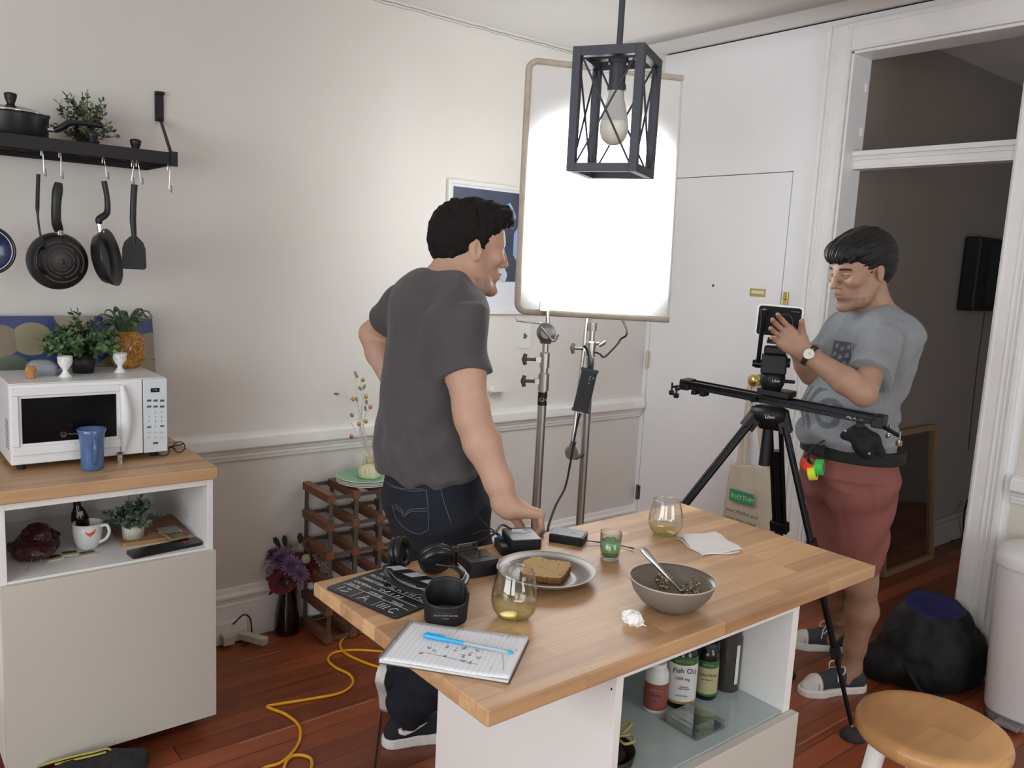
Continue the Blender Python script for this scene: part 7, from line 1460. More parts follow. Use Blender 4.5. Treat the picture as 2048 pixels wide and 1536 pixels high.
text('RHYTHM', 'lettering', TM(1485, 997), .034, M_TW, tg); text('your rhythm and', 'lettering', TM(1482, 1026), .027, M_TK, tg, shear=.35); text('never miss a beat', 'lettering', TM(1479, 1041), .026, M_TK, tg, shear=.35)
# gaffer tape rolls hanging from the operator's belt
for (px, py, k, col, nm, lab, an) in ((1617, 928, 2.86, '#ff3d2e', 'tape_roll', 'fluorescent red roll of tape hanging from the belt of the camera operator', 1.25), (1625, 945, 2.85, '#e0e82a', 'tape_roll', 'fluorescent yellow roll of tape hanging lowest at the belt of the camera operator', .25), (1639, 934, 2.84, '#21c64a', 'tape_roll', 'fluorescent green roll of tape hanging from the belt of the camera operator', .1)):
    c_ = dp(px, py, k); t_ = thing(nm, c_, lab, 'tape roll', 'tape rolls on the belt'); ax_ = (rh*math.cos(an)*.75+UZ*math.sin(an)*.85-dh*.42).normalized(); X_, Y_, Z_ = frame(ax_)
    m = MB(M=basis(c_, X_, Y_, Z_)); m.lathe([(.016, -.012), (.0265, -.012), (.0265, .012), (.016, .012), (.016, -.012)], 32, sm=False); m.build('tape', mat('tape_'+col[1:], col, rough=.5, sheen=.2), t_); m = MB(M=basis(c_, X_, Y_, Z_)); m.lathe([(.0145, -.0122), (.016, -.0122), (.016, .0122), (.0145, .0122), (.0145, -.0122)], 24, sm=False); m.build('core', mat('card_core', '#8f7d62', rough=.9), t_)
# backpack on the floor in the doorway
bp_c = Vector((3.12, 1.17, 0)); bp = thing('backpack', bp_c, 'black backpack with an open blue lining slumped on the floor by the doorway', 'backpack')
s = SDF(.006); cbk = tZ(1862, 1375); cbk = Vector((cbk.x+.06, cbk.y+.05, 0)); 
s.el((cbk.x, cbk.y, .12), (.20, .18, .17), k=.05); s.el((cbk.x+.01, cbk.y-.0, .24), (.145, .14, .115), k=.06); s.el((cbk.x-.14, cbk.y+.10, .06), (.10, .10, .07), k=.06); s.el((cbk.x+.10, cbk.y-.08, .09), (.12, .10, .12), k=.05)
s.el((cbk.x-.01, cbk.y-.01, .345), (.115, .105, .085), k=.02, op='s'); s.cut((0, 0, .004), (0, 0, -1), .004); s.disp = lambda P: .010*vnoise(P, 12, 2)+.006*vnoise(P, 28, 5)
cb0 = np.array((cbk.x-.01, cbk.y-.01, .345))
def bpc(V):
    d = np.linalg.norm((V-cb0)/np.array((.115, .105, .085)), axis=1); t = (d < 1.12)*1.0; C = np.tile(np.array(lin('#0c0c0e')), (len(V), 1)); return lmix(C, lin('#14164a'), t)
s.build('bag_body', mat('backpack_nylon', '#0c0c0e', rough=.7, attr='Col', bump=.3, bscale=500), bp, color=bpc)
m = MB(); m.tube(bez([(cbk.x-.16, cbk.y+.05, .16), (cbk.x-.20, cbk.y-.02, .10), (cbk.x-.19, cbk.y-.08, .03), (cbk.x-.12, cbk.y-.12, .02)], 6), .016, 8, flat=.25, up=(0, 0, 1)); m.build('shoulder_strap', mat('strap_black', '#101012', rough=.8), bp)
# yellow extension cord on the floor
pts = [(500, 1560), (528, 1536), (560, 1526), (585, 1505), (600, 1478), (597, 1450), (570, 1428), (536, 1414), (552, 1409), (620, 1398), (680, 1386), (705, 1368), (700, 1350), (670, 1334), (656, 1318), (672, 1304), (715, 1300), (765, 1303)]
m = MB(); M_YC = mat('yellow_cord_rubber', '#d69a1c', rough=.4); cdt = thing('extension_cord', tZ(600, 1450), 'yellow extension cord snaking over the floor boards left of the island', 'cord')
m.tube(bez([tZ(x, y, .0055) for x, y in pts], 8), .0052, 8)
m.tube(bez([tZ(x, y, .0055) for x, y in ((800, 1345), (765, 1336), (735, 1327), (700, 1312), (684, 1300), (680, 1288), (690, 1274), (715, 1265), (760, 1262))], 8), .0052, 8)
m.tube(bez([tZ(x, y, .0055) for x, y in ((566, 1560), (570, 1530), (582, 1514), (600, 1510), (620, 1516), (624, 1530), (616, 1545), (600, 1560))], 8), .0052, 8); m.build('cord_body', M_YC, cdt)
m = MB(); m.tube(bez([tZ(x, y, z) for x, y, z in ((763, 1420, .004), (760, 1450, .003), (755, 1490, .003), (748, 1540, .003), (740, 1570, .003))], 8), .002, 6); o = m.build('thin_black_cord', M_CAB); o['label'] = 'thin black cord running down the floor beside the sneaker'; o['category'] = 'cord'
# ------------------------------------------------------------------ people
def bframe(f):
    f = Vector((f.x, f.y, 0)).normalized(); l = UZ.cross(f); return f, l
def head_M(org, f, pitch, roll=0, s=1.0):
    f, l = bframe(f); x = f*math.cos(pitch)-UZ*math.sin(pitch); l2 = (Matrix.Rotation(roll, 3, x) @ l); z = x.cross(l2)
    return basis(org, x*s, l2*s, z*s)
def skin_color(M, base, lip, hairc, stubble=.3, brow=1.0, cheeks=None):
    Mi = np.array(M.inverted()); base = np.array(lin(base)); lip = lin(lip); hairc = lin(hairc)
    def f(P):
        Q = (np.c_[P, np.ones(len(P))] @ Mi.T)[:, :3]; x, y, z = Q[:, 0], np.abs(Q[:, 1]), Q[:, 2]
        C = np.tile(base, (len(P), 1))*(1+.07*vnoise(P, 22)[:, None]+.04*vnoise(P, 90, 3)[:, None])
        near = (np.linalg.norm(Q, axis=1) < .17)
        t = np.exp(-((z+.061)/.0085)**2-((y)/.021)**2)*(x > .07)*near; C = lmix(C, lip, np.clip(t*1.3, 0, 1)*.75)
        bz = .026+.05*(y-.03)*0-.25*np.maximum(y-.042, 0); t = np.exp(-((z-bz)/.0042)**2)*sstep(y, .012, .018)*(1-sstep(y, .05, .056))*(x > .055)*near; C = lmix(C, hairc, np.clip(t*1.2, 0, 1)*brow)
        t = np.exp(-((z-.0055)/.0022)**2)*(y > .016)*(y < .047)*(x > .06)*near; C = lmix(C, hairc, t*.9)
        n = .6+.4*vnoise(P, 160, 5)
        t = ((z < -.072) | ((z < -.046) & (z > -.055) & (y < .026)))*(x > .0)*near*(z > -.13)*n; C = lmix(C, hairc, np.clip(t*stubble, 0, 1))
        t = np.exp(-((z+.082)/.007)**2-(y/.012)**2)*(x > .06)*near; C = lmix(C, hairc, t*stubble*1.1)
        return np.clip(C, 0, 1)
    return f
M_SKIN = mat('skin', '#b08468', rough=.52, spec=.35, attr='Col', bump=.06, bscale=900, sss=.12)
M_HAIR_B = mat('black_hair', '#0c0b0c', rough=.55, spec=.45, bump=.9, bscale=260, stretch=(1, 1, .35))
M_HAIR_A = mat('dark_brown_hair', '#171312', rough=.75, spec=.25, bump=.9, bscale=420)
M_WHITE_RUB = mat('off_white_rubber', '#d8d5cd', rough=.55, var=.06, vscale=40)
M_LACE = mat('white_lace', '#e2dfd8', rough=.9)
M_CANVAS = mat('shoe_canvas', '#3c3d43', rough=.9, attr='Col', bump=.4, bscale=1400)
M_SOCK = mat('dark_knit', '#1b1b1e', rough=.95)
def wr(seed, amp, sx, sy, sz, fx=(1, 0, 0), fold=None):
    def d(P):
        Q = P*np.array([sx, sy, sz], np.float32); r = amp*(1-2*np.abs(vnoise(Q, 1, seed)))*.6+amp*.5*vnoise(Q, 2.3, seed+4)
        if fold: r = r+fold(P)
        return r
    return d
def eyes(M, parent):
    for q in (1, -1):
        m = MB(); m.ell((0, 0, 0), .0115, n=16); c = M @ Vector((.0795, .0305*q, .0022))
        m2 = MB(Matrix.Translation(c)); m2.ell((0, 0, 0), .0113, n=16); x = (M.to_3x3() @ Vector((1, 0, -.15))).normalized()
        m2.add([], []); m2.M = None; m2.cyl(c+x*.0098, c+x*.0116, .0056, .0050, mi=1)
        m2.build('eye', [M_EYE, M_IRIS], parent)
M_EYE = mat('eye_white', '#c9c2bb', rough=.2); M_IRIS = mat('dark_iris', '#120c09', rough=.15)
def shoe(parent, heel, toe, up, w=1.0, upper='#34353b', toecap=None, sole='#dedad2', name='shoe', collar=.085, lace=True, runner=False, mat_up=None):
    heel, toe = Vector(heel), Vector(toe); X = (toe-heel); L = X.length; X.normalize(); Z = Vector(up); Z = (Z-X*Z.dot(X)).normalized(); Y = Z.cross(X)
    def P(x, y, z): return heel+X*x*L+Y*y+Z*z
    sh = .032 if runner else .026
    s = SDF(.003)
    for a, b, r1, r2 in ((.13, .45, .034*w, .032*w), (.45, .74, .032*w, .045*w), (.74, .88, .045*w, .036*w)):
        n = 5
        for i in range(n+1):
            t = i/n; x = a+(b-a)*t; r = r1+(r2-r1)*t; s.ec(P(x, 0, 0), P(x, 0, sh), (r, r), (r*1.0, r*1.0), X, .004)
    if runner:
        s.disp = lambda V: .0012*np.sin((V @ np.array(Z, dtype=np.float32))*900)
    so = s.build('sole', mat('shoe_sole', sole, rough=.6, var=.05, vscale=30), parent)
    s = SDF(.003); c0 = np.array(lin(upper)); c1 = np.array(lin(toecap or upper))
    s.rc(P(.14, 0, .040), P(.5, 0, .050), .031*w, .030*w, .02); s.rc(P(.5, 0, .050), P(.78, 0, .036), .030*w, .034*w, .02); s.rc(P(.78, 0, .036), P(.90, 0, .028), .034*w, .024*w, .02)
    s.rc(P(.46, 0, .062), P(.62, 0, .052), .026*w, .022*w, .02)
    s.ec(P(.20, 0, .045), P(.23, 0, collar), (.040, .031), (.036, .029), X, .02)
    s.rc(P(.30, 0, collar-.01), P(.50, 0, .066), .026, .018, .02)
    s.el(P(.24, 0, collar+.008), (.030, .024, .022), rot3(X, Y, Z), .006, 's')
    s.cut(P(.5, 0, sh-.008), -Z, .003)
    h0 = np.array(heel); XX = np.array(X); ZZ = np.array(Z)
    def col(V):
        x = ((V-h0) @ XX)/L; z = (V-h0) @ ZZ; C = np.tile(c0, (len(V), 1))
        t = sstep(x, .735, .75)*(1.0 if toecap else 0); C = lmix(C, c1, t)
        if toecap: C = lmix(C, lin('#2a2a2e'), np.exp(-((x-.80)/.006)**2)*(z < .053)*.9)
        return C
    u = s.build('upper', M_CANVAS, parent, color=col)
    if lace:
        m = MB(M=None)
        for i in range(5):
            x = .44+.06*i; zt = .091-.0085*i-.004*(i > 2); m.tube(bez([P(x-.01, .024, zt-.012), P(x, .010, zt), P(x+.01, -.010, zt), P(x+.02, -.024, zt-.012)], 5), .0026, 6, flat=.6)
            m.tube(bez([P(x-.01, -.024, zt-.012), P(x, -.008, zt+.002), P(x+.015, .012, zt), P(x+.03, .024, zt-.013)], 5), .0026, 6, flat=.6)
        for q in (1, -1):
            m.tube(bez([P(.44, 0, .094), P(.42, .022*q, .110), P(.47, .045*q, .098), P(.50, .030*q, .078), P(.45, .004*q, .093)], 6), .0025, 6)
            m.tube(bez([P(.44, 0, .094), P(.50, .02*q, .088), P(.54, .042*q, .06)], 6), .0023, 6)
        m.build('laces', M_LACE, parent)
    return P
# ================================================================== the camera operator
def person_operator():
    F, L = bframe(Vector((-.949, .324, 0)))
    root_loc = tZ(1702, 1345); root_loc.z = 0
    T = thing('person', root_loc, 'person in grey printed t-shirt and rust red shorts working the camera by the doorway', 'person')
    hM = head_M(dp(1722, 541, 2.86), cdir(-.94, -.34), rad(15), rad(-3), 1.04)
    nb = dp(1748, 628, 2.895); ch = dp(1738, 712, 2.93); be = dp(1702, 832, 2.965); pe = dp(1700, 925, 2.99)
    lsh, rsh = dp(1766, 672, 2.79), dp(1688, 664, 3.10)
    lel, lwr = dp(1727, 787, 2.62), dp(1607, 703, 2.70)
    rel, rwr = dp(1622, 748, 3.02), dp(1590, 690, 3.00)
    s = SDF(.0027)
    head_prims(s, hM)
    s.rc(hM @ Vector((-.022, 0, -.03)), nb, .056, .062, .02)
    s.rc(nb, lsh, .05, .045, .04); s.rc(nb, rsh, .05, .045, .04); R = rot3(F, L, UZ)
    s.el(ch, (.10, .15, .17), R, .05); s.el(be, (.11, .145, .15), R, .05); s.el(pe, (.11, .15, .12), R, .05)
    s.chain([lsh, lsh.lerp(lel, .45), lel], [.046, .043, .040], .02); s.chain([lel, lel.lerp(lwr, .3), lwr], [.040, .0425, .0265], .015)
    s.chain([rsh, rsh.lerp(rel, .45), rel], [.046, .044, .038], .02); s.chain([rel, rel.lerp(rwr, .3), rwr], [.038, .040, .026], .015)
    # left hand: reaches to the back of the camera, palm towards it, fingers up and to the left
    tip = dp(1543, 652, 2.735)
    hand_prims(s, lwr, (dp(1560, 664, 2.70)-lwr), UZ*.9-rh*.1, [(.25, .45, .4), (.35, .5, .4), (.45, .5, .4), (.55, .5, .4)], 1.0, ((.03, .030, -.006), (.058, .050, -.020), (.078, .066, -.040)))
    hand_prims(s, rwr, (dp(1572, 660, 2.965)-rwr), -dh*.1-rh*.3+UZ*.1, [(.4, .5, .4), (.5, .5, .4), (.6, .6, .4), (.6, .6, .4)], .90)
    # legs
    SH1 = (tZ(1731, 1378), tZ(1598, 1388)); SH2 = (tZ(1700, 1302), tZ(1580, 1290))
    lk, la = dp(1722, 1165, 3.03), SH1[0].lerp(SH1[1], .25)+UZ*.095
    rk, ra = dp(1664, 1150, 3.12), SH2[0].lerp(SH2[1], .25)+UZ*.095
    for hp, kn, an in ((pe+L*.085-UZ*.06, lk, la), (pe-L*.085-UZ*.06, rk, ra)):
        s.chain([hp, kn], [.085, .056], .03); cf = kn.lerp(an, .33)-F*.018
        s.chain([kn, cf, kn.lerp(an, .75)-F*.004, an], [.052, .056, .037, .034], .025); s.rc(an, an+F*.03-UZ*.04, .034, .03, .02)
    hi = lin('#0f0d0e')
    body = s.build('body', M_SKIN, T, color=skin_color(hM, '#a3816c', '#94604f', '#15100e', .42))
    eyes(hM, T)
    # hair: full, brushed forward over the forehead, short at the nape
    h = SDF(.0027); Rh = H3(hM)/1.04
    def E(c, r, k=.02, op='u', ry=0): h.el(hM @ Vector(c), [x*1.04 for x in r], Rh @ H3(Matrix.Rotation(ry, 4, 'Y')), k, op)
    E((-.020, 0, .050), (.108, .090, .086)); E((.045, 0, .080), (.062, .070, .042), .03); E((.090, .0, .066), (.024, .052, .026), .02, 'u', .35)
    E((-.060, 0, .0), (.056, .068, .065), .03); E((-.02, 0, .085), (.075, .07, .048), .02)
    E((.085, 0, -.035), (.075, .10, .083), .012, 's'); E((.045, .085, -.055), (.060, .05, .052), .01, 's'); E((.045, -.085, -.055), (.060, .05, .052), .01, 's')
    E((-.0, .09, -.012), (.024, .03, .034), .008, 's'); E((-.0, -.09, -.012), (.024, .03, .034), .008, 's')
    h.cut(hM @ Vector((-.06, 0, -.058)), (hM.to_3x3() @ Vector((.25, 0, -1))), .008)
    Mi = np.array(hM.inverted())
    def hd(P):
        Q = (np.c_[P, np.ones(len(P))] @ Mi.T)[:, :3]; ang = np.arctan2(Q[:, 1], Q[:, 2]+.02)
        st = vnoise(np.c_[Q[:, 0]*12, ang*26, Q[:, 2]*10], 1, 2); fr = sstep(Q[:, 0], .04, .09)
        return .0035*st+.004*vnoise(P, 38, 8)*sstep(Q[:, 2], .06, .12)+fr*.004*vnoise(np.c_[Q[:, 1]*150, Q[:, 2]*12, Q[:, 0]*12], 1, 5)
    h.disp = hd
    h.build('hair', M_HAIR_B, T, smooth=0)
    # t-shirt
    g = SDF(.0038); R = rot3(F, L, UZ)
    g.el(ch, (.125, .185, .19), R, .06); g.el(ch+UZ*.085-F*.012, (.098, .205, .080), R, .05)
    g.rc(nb-UZ*.022, lsh+UZ*.0, .062, .060, .04); g.rc(nb-UZ*.022, rsh, .062, .060, .04)
    g.el(be+F*.012, (.148, .178, .185), R, .08); g.el(pe+UZ*.035+F*.004, (.142, .180, .115), R, .05)
    g.el(be.lerp(pe, .5)+F*.035, (.125, .165, .11), R, .05)
    cu = lsh.lerp(lel, .70); g.ec(lsh-(lel-lsh)*.06, cu, (.066, .064), (.074, .068), F, .035)
    cu2 = rsh.lerp(rel, .62); g.ec(rsh-(rel-rsh)*.06, cu2, (.064, .062), (.068, .064), F, .035)
    nk = (hM @ Vector((-.03, 0, -.08)))
    g.el(nb+UZ*.052+F*.018, (.072, .068, .050), rot3((F-UZ*.55).normalized(), L, (UZ+F*.55).normalized()), .006, 's')
    g.cut(pe+UZ*.055+F*.1, (-UZ+F*.08), .006)
    cn, ln = np.array(ch), np.array(L); fn_ = np.array(F)
    dv = np.array((lel-lsh).normalized())
    def fold(P):
        u = (P-cn) @ ln; x = (P-cn) @ fn_; z = P[:, 2]-cn[2]
        a = .0045*np.sin((z*34+u*20+x*30)+3*vnoise(P, 5, 2))*sstep(-z, .02, .16)        # drape towards the waist
        b = .006*np.sin(z*75+3.5*vnoise(P, 7, 3))*sstep(-z, .14, .24)                    # bunching above the belt
        c = .004*np.sin(u*60+x*45+z*20+2*vnoise(P, 8, 5))*sstep(z, -.06, .04)
        return a+b+c
    g.disp = wr(3, .0045, 13, 13, 11, fold=fold)
    gr = np.array(lin('#83868a')); dk = lin('#34373d')
    def scol(P):
        u = (P-cn) @ ln; x = (P-cn) @ fn_; z = P[:, 2]-cn[2]; C = np.tile(gr, (len(P), 1))*(1+.10*vnoise(P, 420, 1)[:, None]+.06*vnoise(P*np.array([1, 1, .3]), 160, 7)[:, None])
        U, Z = u+.015, z-.004; fr = (x > .02)
        flag = fr*(U > -.03)*(U < .105)*(Z > -.055)*(Z < .045)
        st = np.zeros(len(P))
        for i in range(3):
            for j in range(3):
                cx, cz = -.012+.026*i, .028-.028*j-.008*(i % 2); a = np.arctan2(Z-cz, U-cx); rr = np.hypot(Z-cz, U-cx); st = np.maximum(st, rr < .0075*(1+.35*np.cos(5*a)))
        strip = (U > .054)*(np.sin((U+.2*Z)*420) > .1)
        t = flag*(1-st)*(1-strip)*(1+.0*z); C = lmix(C, dk, np.clip(t, 0, 1)*.85)
        w = fr*(U > -.08)*(U < .10)*(Z < -.12)*(Z > -.27)*(np.sin(170*np.hypot(U-.05, (Z+.20)*.8)+2*np.sin(U*30)) > .25); C = lmix(C, dk, w*.6)
        return C
    shirt = g.build('t_shirt', mat('heather_grey_jersey', '#83868a', rough=.95, attr='Col', bump=.5, bscale=1500, sheen=.1), T, color=scol)
    m = MB(); c = nb+UZ*.030+F*.022; R1, R2 = .070, .066
    # shorts
    q = SDF(.0038); q.ec(pe+UZ*.066, pe-UZ*.03, (.140, .172), (.150, .178), F, .04); q.el(pe-UZ*.055, (.138, .178, .11), R, .04)
    lh, rhp = dp(1712, 1128, 3.03), dp(1672, 1112, 3.10)
    q.ec(pe+L*.082-UZ*.05, lh, (.122, .098), (.098, .092), F, .045); q.ec(pe-L*.082-UZ*.05, rhp, (.115, .094), (.092, .088), F, .045)
    def fold2(P):
        z = P[:, 2]-pe.z; u = (P-np.array(pe)) @ ln; x = (P-np.array(pe)) @ fn_
        return .005*np.sin(z*38+x*42+2.5*vnoise(P, 6, 1))*sstep(-z, .0, .1)-.005*np.exp(-((x-.05-.25*(z+.06))/.004)**2)*(z < .02)*(z > -.13)*(u > .1)
    q.disp = wr(9, .005, 11, 11, 7, fold=fold2)
    q.build('shorts', mat('rust_red_twill', '#84504a', rough=.95, var=.07, vscale=9, bump=.35, bscale=1300), T)
    # belt with a hanging pouch
    M_NY = mat('black_nylon', '#0d0d0f', rough=.7, bump=.4, bscale=900)
    b = SDF(.0038); b.ec(pe+UZ*.030, pe+UZ*.074, (.160, .196), (.160, .196), F, .01)
    b.build('belt', M_NY, T)
    s1 = dp(1722, 868, 2.80); s2 = dp(1738, 905, 2.79)
    b = SDF(.003); b.chain([dp(1690, 872, 2.82), dp(1718, 862, 2.80), dp(1745, 880, 2.79), dp(1760, 905, 2.80)], [.016, .022, .022, .018], .02)
    b.chain([dp(1700, 872, 2.81), dp(1722, 893, 2.795), dp(1734, 908, 2.79)], [.016, .021, .019], .02)
    pz = b.build('pouch', M_NY, T, label='black pouch clipped on the belt')
    m = MB(); sn = dp(1737, 906, 2.765); m.cyl(sn, sn-dh*.006, .005, .004); sn = dp(1690, 861, 2.785); m.cyl(sn, sn-dh*.006, .0045, .0035)
    m.build('snap', mat('polished_snap', '#c8c8c8', rough=.2, metal=1), T)
    m = MB()
    for pts in ([(1650, 880, 2.86), (1628, 893, 2.86), (1612, 912, 2.86), (1604, 932, 2.86)], [(1648, 890, 2.86), (1645, 905, 2.85), (1640, 925, 2.85)], [(1622, 896, 2.86), (1617, 915, 2.855), (1622, 935, 2.85)]):
        m.tube(bez([dp(*p) for p in pts], 6), .0045, 8, flat=.5)
    m.build('strap', M_NY, T)
    # wristwatch
    ax = (lel-lwr).normalized(); wc = lwr+ax*.022; n = (-dh*.93+UZ*.15-rh*.25); n = (n-ax*n.dot(ax)).normalized(); tn = n.cross(ax).normalized()
    m = MB(basis(wc, n, tn, ax)); ring = [(0.0305*math.cos(t), .0335*math.sin(t)) for t in [2*math.pi*i/28 for i in range(28)]]
    vs = []; fs = []
    for zz, rr in ((-.009, 1.0), (-.009, 1.07), (.009, 1.07), (.009, 1.0)):
        vs += [(x*rr, y*rr, zz) for x, y in ring]
    for a in range(4):
        for i in range(28): fs.append((a*28+i, a*28+(i+1) % 28, ((a+1) % 4)*28+(i+1) % 28, ((a+1) % 4)*28+i))
    m.add(vs, fs, 0, True)
    st = m.build('watch_strap', mat('brown_leather', '#2f201c', rough=.6), T)
    c0 = wc+n*.0335; m = MB(); m.cyl(c0-n*.004, c0+n*.0045, .0185, .0180, 32); m.cyl(c0+n*.0045, c0+n*.0052, .0180, .0160, 32, cap=False)
    m.cyl(c0+tn*.018, c0+tn*.023, .0022, .0022, 10)
    w = m.build('watch_case', mat('brushed_steel', '#a7a39b', rough=.3, metal=1), T)
    m = MB(); m.cyl(c0+n*.0044, c0+n*.0050, .0162, .0162, 32); m.build('watch_face', mat('cream_dial', '#d6d1c4', rough=.4), w)
    m = MB(); m.bar(c0+n*.0054, c0+n*.0054+ax*.010, .0009, .0004, n); m.bar(c0+n*.0054, c0+n*.0054+tn*.008, .0011, .0004, n); m.build('watch_hand', M_IRIS, w)
    # shoes
    shoe(T, SH1[0], SH1[1], UZ, 1.0, '#3b3d42', '#d6d3ca')
    shoe(T, SH2[0], SH2[1], UZ, 1.0, '#3b3d42', '#d6d3ca')
    return T
# ================================================================== the man leaning on the table
def person_leaning():
    F, L = bframe(cdir(.88, .47))
    root_loc = Vector((1.31, 2.02, 0))
    T = thing('person', root_loc, 'person in charcoal t-shirt and dark jeans leaning one hand on the table', 'person')
    hM = head_M(dp(937, 497, 2.33), cdir(.905, .42), rad(6), rad(2), 1.02)
    nb = dp(906, 590, 2.31); ch = dp(868, 668, 2.31); wa = dp(850, 830, 2.30); pe = dp(868, 965, 2.30)
    rsh, lsh = dp(915, 650, 2.16), dp(815, 622, 2.47)
    rel, rwr = dp(946, 842, 2.10), dp(1019, 1018, 2.09)
    lel, lwr = dp(745, 668, 2.56), dp(800, 795, 2.47)
    s = SDF(.0028); head_prims(s, hM)
    s.rc(hM @ Vector((-.030, 0, -.02)), nb-F*.01, .060, .066, .025); s.rc(nb, rsh, .058, .05, .05); s.rc(nb, lsh, .058, .05, .05); R = rot3(F, L, UZ)
    s.el(ch, (.10, .15, .17), R, .05); s.el(wa, (.09, .125, .17), R, .05); s.el(pe, (.10, .14, .12), R, .05)
    s.chain([rsh, rsh.lerp(rel, .45), rel.lerp(rsh, .12), rel], [.054, .054, .044, .042], .02)
    s.chain([rel, rel.lerp(rwr, .25), rel.lerp(rwr, .7), rwr], [.042, .046, .034, .0275], .02)
    s.chain([lsh, lsh.lerp(lel, .45), lel], [.054, .052, .040], .02); s.chain([lel, lel.lerp(lwr, .3), lwr], [.040, .045, .028], .012)
    KN1, AN1, KN2, AN2 = Vector((1.42, 1.81, .49)), tZ(762, 1492).lerp(tZ(762, 1492)+cdir(.93, .36)*.29, .25)+UZ*.10, Vector((1.40, 2.09, .50)), None
    t0 = tZ(772, 1420); t0 = Vector((t0.x, t0.y, .02)); d2 = (dp(738, 1275, 2.50)-t0).normalized(); he = t0+d2*.29; upv = cdir(.90, -.25, .05)
    AN2 = he.lerp(t0, .24)+(upv-d2*upv.dot(d2)).normalized()*.085
    # right fist resting on the table
    rwr = dp(1017, 1012, 2.10); hx = (dp(1088, 1030, 2.13)-rwr)
    hand_prims(s, rwr, hx, (dh*.8-UZ*.25), [(1.1, .8, .5), (1.15, .8, .5), (1.2, .8, .5), (1.25, .85, .5)], 1.02, ((.028, .030, -.018), (.055, .036, -.040), (.075, .028, -.058)))
    s.rc(lwr, lwr+F*.06-UZ*.03, .028, .03, .02)
    for q, kn, an in ((-1, KN1, AN1), (1, KN2, AN2)):
        hp = pe+L*.085*q-UZ*.07; s.chain([hp, kn], [.075, .045], .03); s.chain([kn, kn.lerp(an, .35), an], [.044, .046, .033], .02)
    s.build('body', M_SKIN, T, color=skin_color(hM, '#b8937e', '#a06a5c', '#241a17', .3))
    eyes(hM, T)
    h = SDF(.0027); Rh = H3(hM)/1.02
    def E(c, r, k=.02, op='u', ry=0): h.el(hM @ Vector(c), [x*1.02 for x in r], Rh @ H3(Matrix.Rotation(ry, 4, 'Y')), k, op)
    E((-.018, 0, .045), (.102, .083, .085)); E((.02, 0, .088), (.082, .070, .046), .03); E((.078, 0, .098), (.034, .058, .030), .03); E((-.055, 0, .0), (.054, .066, .062), .03)
    E((.100, 0, -.01), (.062, .10, .088), .012, 's'); E((.05, .085, -.06), (.062, .05, .055), .01, 's'); E((.05, -.085, -.06), (.062, .05, .055), .01, 's')
    E((.0, .092, -.014), (.023, .03, .033), .008, 's'); E((.0, -.092, -.014), (.023, .03, .033), .008, 's')
    h.cut(hM @ Vector((-.06, 0, -.060)), (hM.to_3x3() @ Vector((.2, 0, -1))), .008)
    Mi = np.array(hM.inverted())
    def hd(P):
        Q = (np.c_[P, np.ones(len(P))] @ Mi.T)[:, :3]; top = sstep(Q[:, 2], .05, .11)
        return (.0025+.004*top)*vnoise(P, 70, 2)+.005*top*vnoise(P, 33, 6)+.002*vnoise(P, 150, 4)
    h.disp = hd; h.build('hair', M_HAIR_A, T, smooth=0)
    g = SDF(.0038)
    g.el(ch-UZ*.01, (.125, .190, .19), R, .06); g.el(ch+UZ*.07, (.105, .195, .090), R, .06); g.rc(nb-UZ*.03, rsh+UZ*.005, .070, .066, .05); g.rc(nb-UZ*.03, lsh+UZ*.005, .070, .066, .05)
    g.el(wa, (.120, .165, .20), R, .10); g.el(wa.lerp(pe, .5), (.130, .175, .13), R, .06)
    g.ec(wa.lerp(pe, .35), pe+UZ*.015, (.128, .172), (.138, .182), F, .05)
    e1 = rsh.lerp(rel, .54); g.ec(rsh+(rsh-rel)*.08, e1, (.072, .070), (.071, .068), F, .045)
    e2 = lsh.lerp(lel, .55); g.ec(lsh-(lel-lsh)*.05, e2, (.070, .066), (.068, .064), F, .04)
    g.el(nb+UZ*.048+F*.012, (.074, .072, .048), rot3((F-UZ*.5).normalized(), L, (UZ+F*.5).normalized()), .006, 's')
    g.cut(pe+UZ*.025-F*.12, (-UZ-F*.22+L*.10), .006)
    cn, ln, fn_ = np.array(ch), np.array(L), np.array(F); pz = pe.z
    def fold(P):
        u = (P-cn) @ ln; x = (P-cn) @ fn_; z = P[:, 2]-cn[2]; lo = sstep(-z, .12, .34); a = (P-cn) @ np.array(rh)
        r = .0050*np.sin(a*42-z*26+3*vnoise(P, 4.5, 2))*(.35+.65*sstep(z, -.2, .05))
        r += .0085*lo*np.sin(z*46-a*30+4*vnoise(P, 6, 3))*sstep(a, -.06, .1)
        r += .004*np.sin(a*70+z*8+3*vnoise(P, 6, 7))*sstep(-z, .0, .3)
        return r
    g.disp = wr(5, .0045, 11, 11, 7, fold=fold)
    g.build('t_shirt', mat('charcoal_jersey', '#494647', rough=.95, var=.04, vscale=25, bump=.3, bscale=1500, sheen=.12), T)
    # jeans
    j = SDF(.0038); j.ec(pe+UZ*.055, pe-UZ*.05, (.128, .160), (.138, .174), F, .04); j.el(pe-UZ*.075-F*.006, (.122, .166, .10), R, .04)
    k1, a1, k2, a2 = KN1, AN1+UZ*.015, KN2, AN2+UZ*.02
    j.ec(pe-L*.088-UZ*.05, k1, (.108, .100), (.082, .078), F, .05); j.ec(pe+L*.085-UZ*.05, k2, (.105, .098), (.080, .076), F, .05)
    j.rc(k1, k1, .078, .078, .03); j.rc(k2, k2, .076, .076, .03); j.ec(k1, a1, (.076, .078), (.075, .070), F, .03); j.ec(k2, a2, (.075, .075), (.066, .064), F, .03)
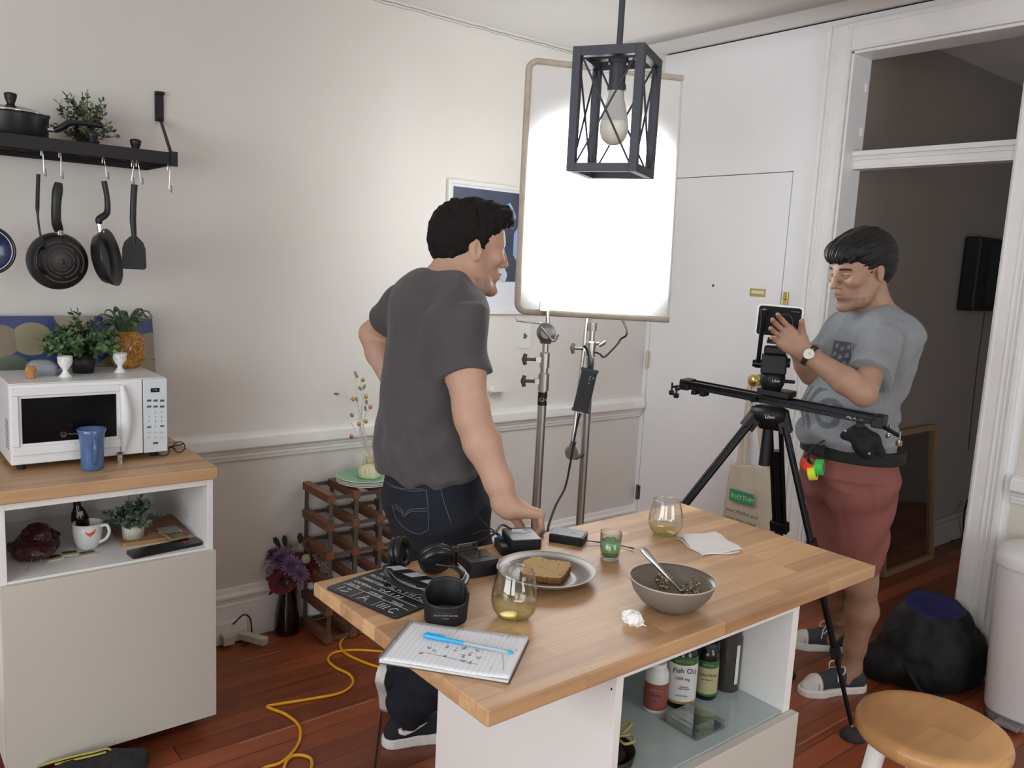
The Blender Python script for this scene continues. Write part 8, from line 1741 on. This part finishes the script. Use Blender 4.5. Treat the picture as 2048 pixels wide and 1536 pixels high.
    j.disp = wr(15, .005, 10, 10, 6, fold=lambda P: .005*np.sin(P[:, 2]*70+2.5*vnoise(P, 7, 2))*sstep(-P[:, 2], -.4, -.15))
    j.build('jeans', mat('dark_indigo_denim', '#161a24', rough=.9, var=.12, vscale=14, bump=.5, bscale=1800), T)
    # pocket stitching on the seat
    M_ST = mat('pale_stitching', '#5b6470', rough=.9)
    c0 = np.array(pe); 
    def surf(px, py):
        k = 2.05; P = dp(px, py, k)
        for _ in range(60):
            q = np.array([P], dtype=np.float32); d = j.eval(q, j.p)[0]
            if d < .0012: break
            k += max(d*.8, .001); P = dp(px, py, k)
        return P
    st = MB()
    for ln_ in ([(778, 972), (820, 982), (853, 980)], [(853, 980), (856, 1020), (857, 1060)], [(857, 1060), (838, 1068), (815, 1060), (795, 1040), (784, 1010)], [(790, 1015), (802, 1024), (808, 1034), (820, 1024), (853, 1022)], [(768, 962), (800, 976), (846, 978)], [(790, 1009), (803, 1019), (809, 1029), (821, 1019), (853, 1017)], [(881, 976), (890, 1010), (902, 1045)]):
        st.tube([surf(*p) for p in [(a.x, a.y) for a in bez([(x, y, 0) for x, y in ln_], 8)]], .0009, 5)
    st.build('pocket_stitching', M_ST, T)
    # shoes: right foot flat, left foot crossed behind with the toe on the floor
    P = shoe(T, tZ(762, 1492), tZ(762, 1492)+cdir(.93, .36)*.29, UZ, 1.05, '#232328', None, '#d9d5d2', collar=.095, lace=False, runner=True)
    m = MB(); sd = []
    hl = tZ(762, 1492); X = cdir(.93, .36); Y = UZ.cross(X); 
    for (x, z, w) in ((.052, .070, .0062), (.055, .060, .0088), (.066, .054, .0090), (.085, .056, .0068), (.105, .062, .0045), (.125, .070, .0028), (.140, .078, .001)):
        sd.append((hl+X*x-Y*(.0345-.03*(z-.055))+UZ*z, w))
    m.tube(bez([p for p, _ in sd], 1), [w for _, w in sd][:len(sd)], 8)
    M_SW = mat('white_print', '#e8e5e2', rough=.6); m.build('side_mark', M_SW, T)
    t0 = tZ(772, 1420); t0 = Vector((t0.x, t0.y, .02)); up2 = dp(738, 1275, 2.50)
    d2 = (up2-t0).normalized(); he = t0+d2*.29; upv = cdir(.90, -.25, .05)
    P2 = shoe(T, he, t0, upv, .95, '#17171a', None, '#dcd8d4', collar=.08, lace=False, runner=True)
    m = MB(); Lh = .29
    yv = upv.cross((t0-he).normalized())
    zz = [(.35, .045), (.42, .075), (.47, .048), (.55, .078), (.60, .050), (.67, .072), (.70, .052)]
    sgn = 1 if yv.dot(dh) < 0 else -1
    m.tube(bez([P2(a, .040*sgn, b) for a, b in zz], 5), .0018, 6)
    m.build('laces', M_LACE, T)
    return T
# ------------------------------------------------------------------ the two people
person_operator()
person_leaning()
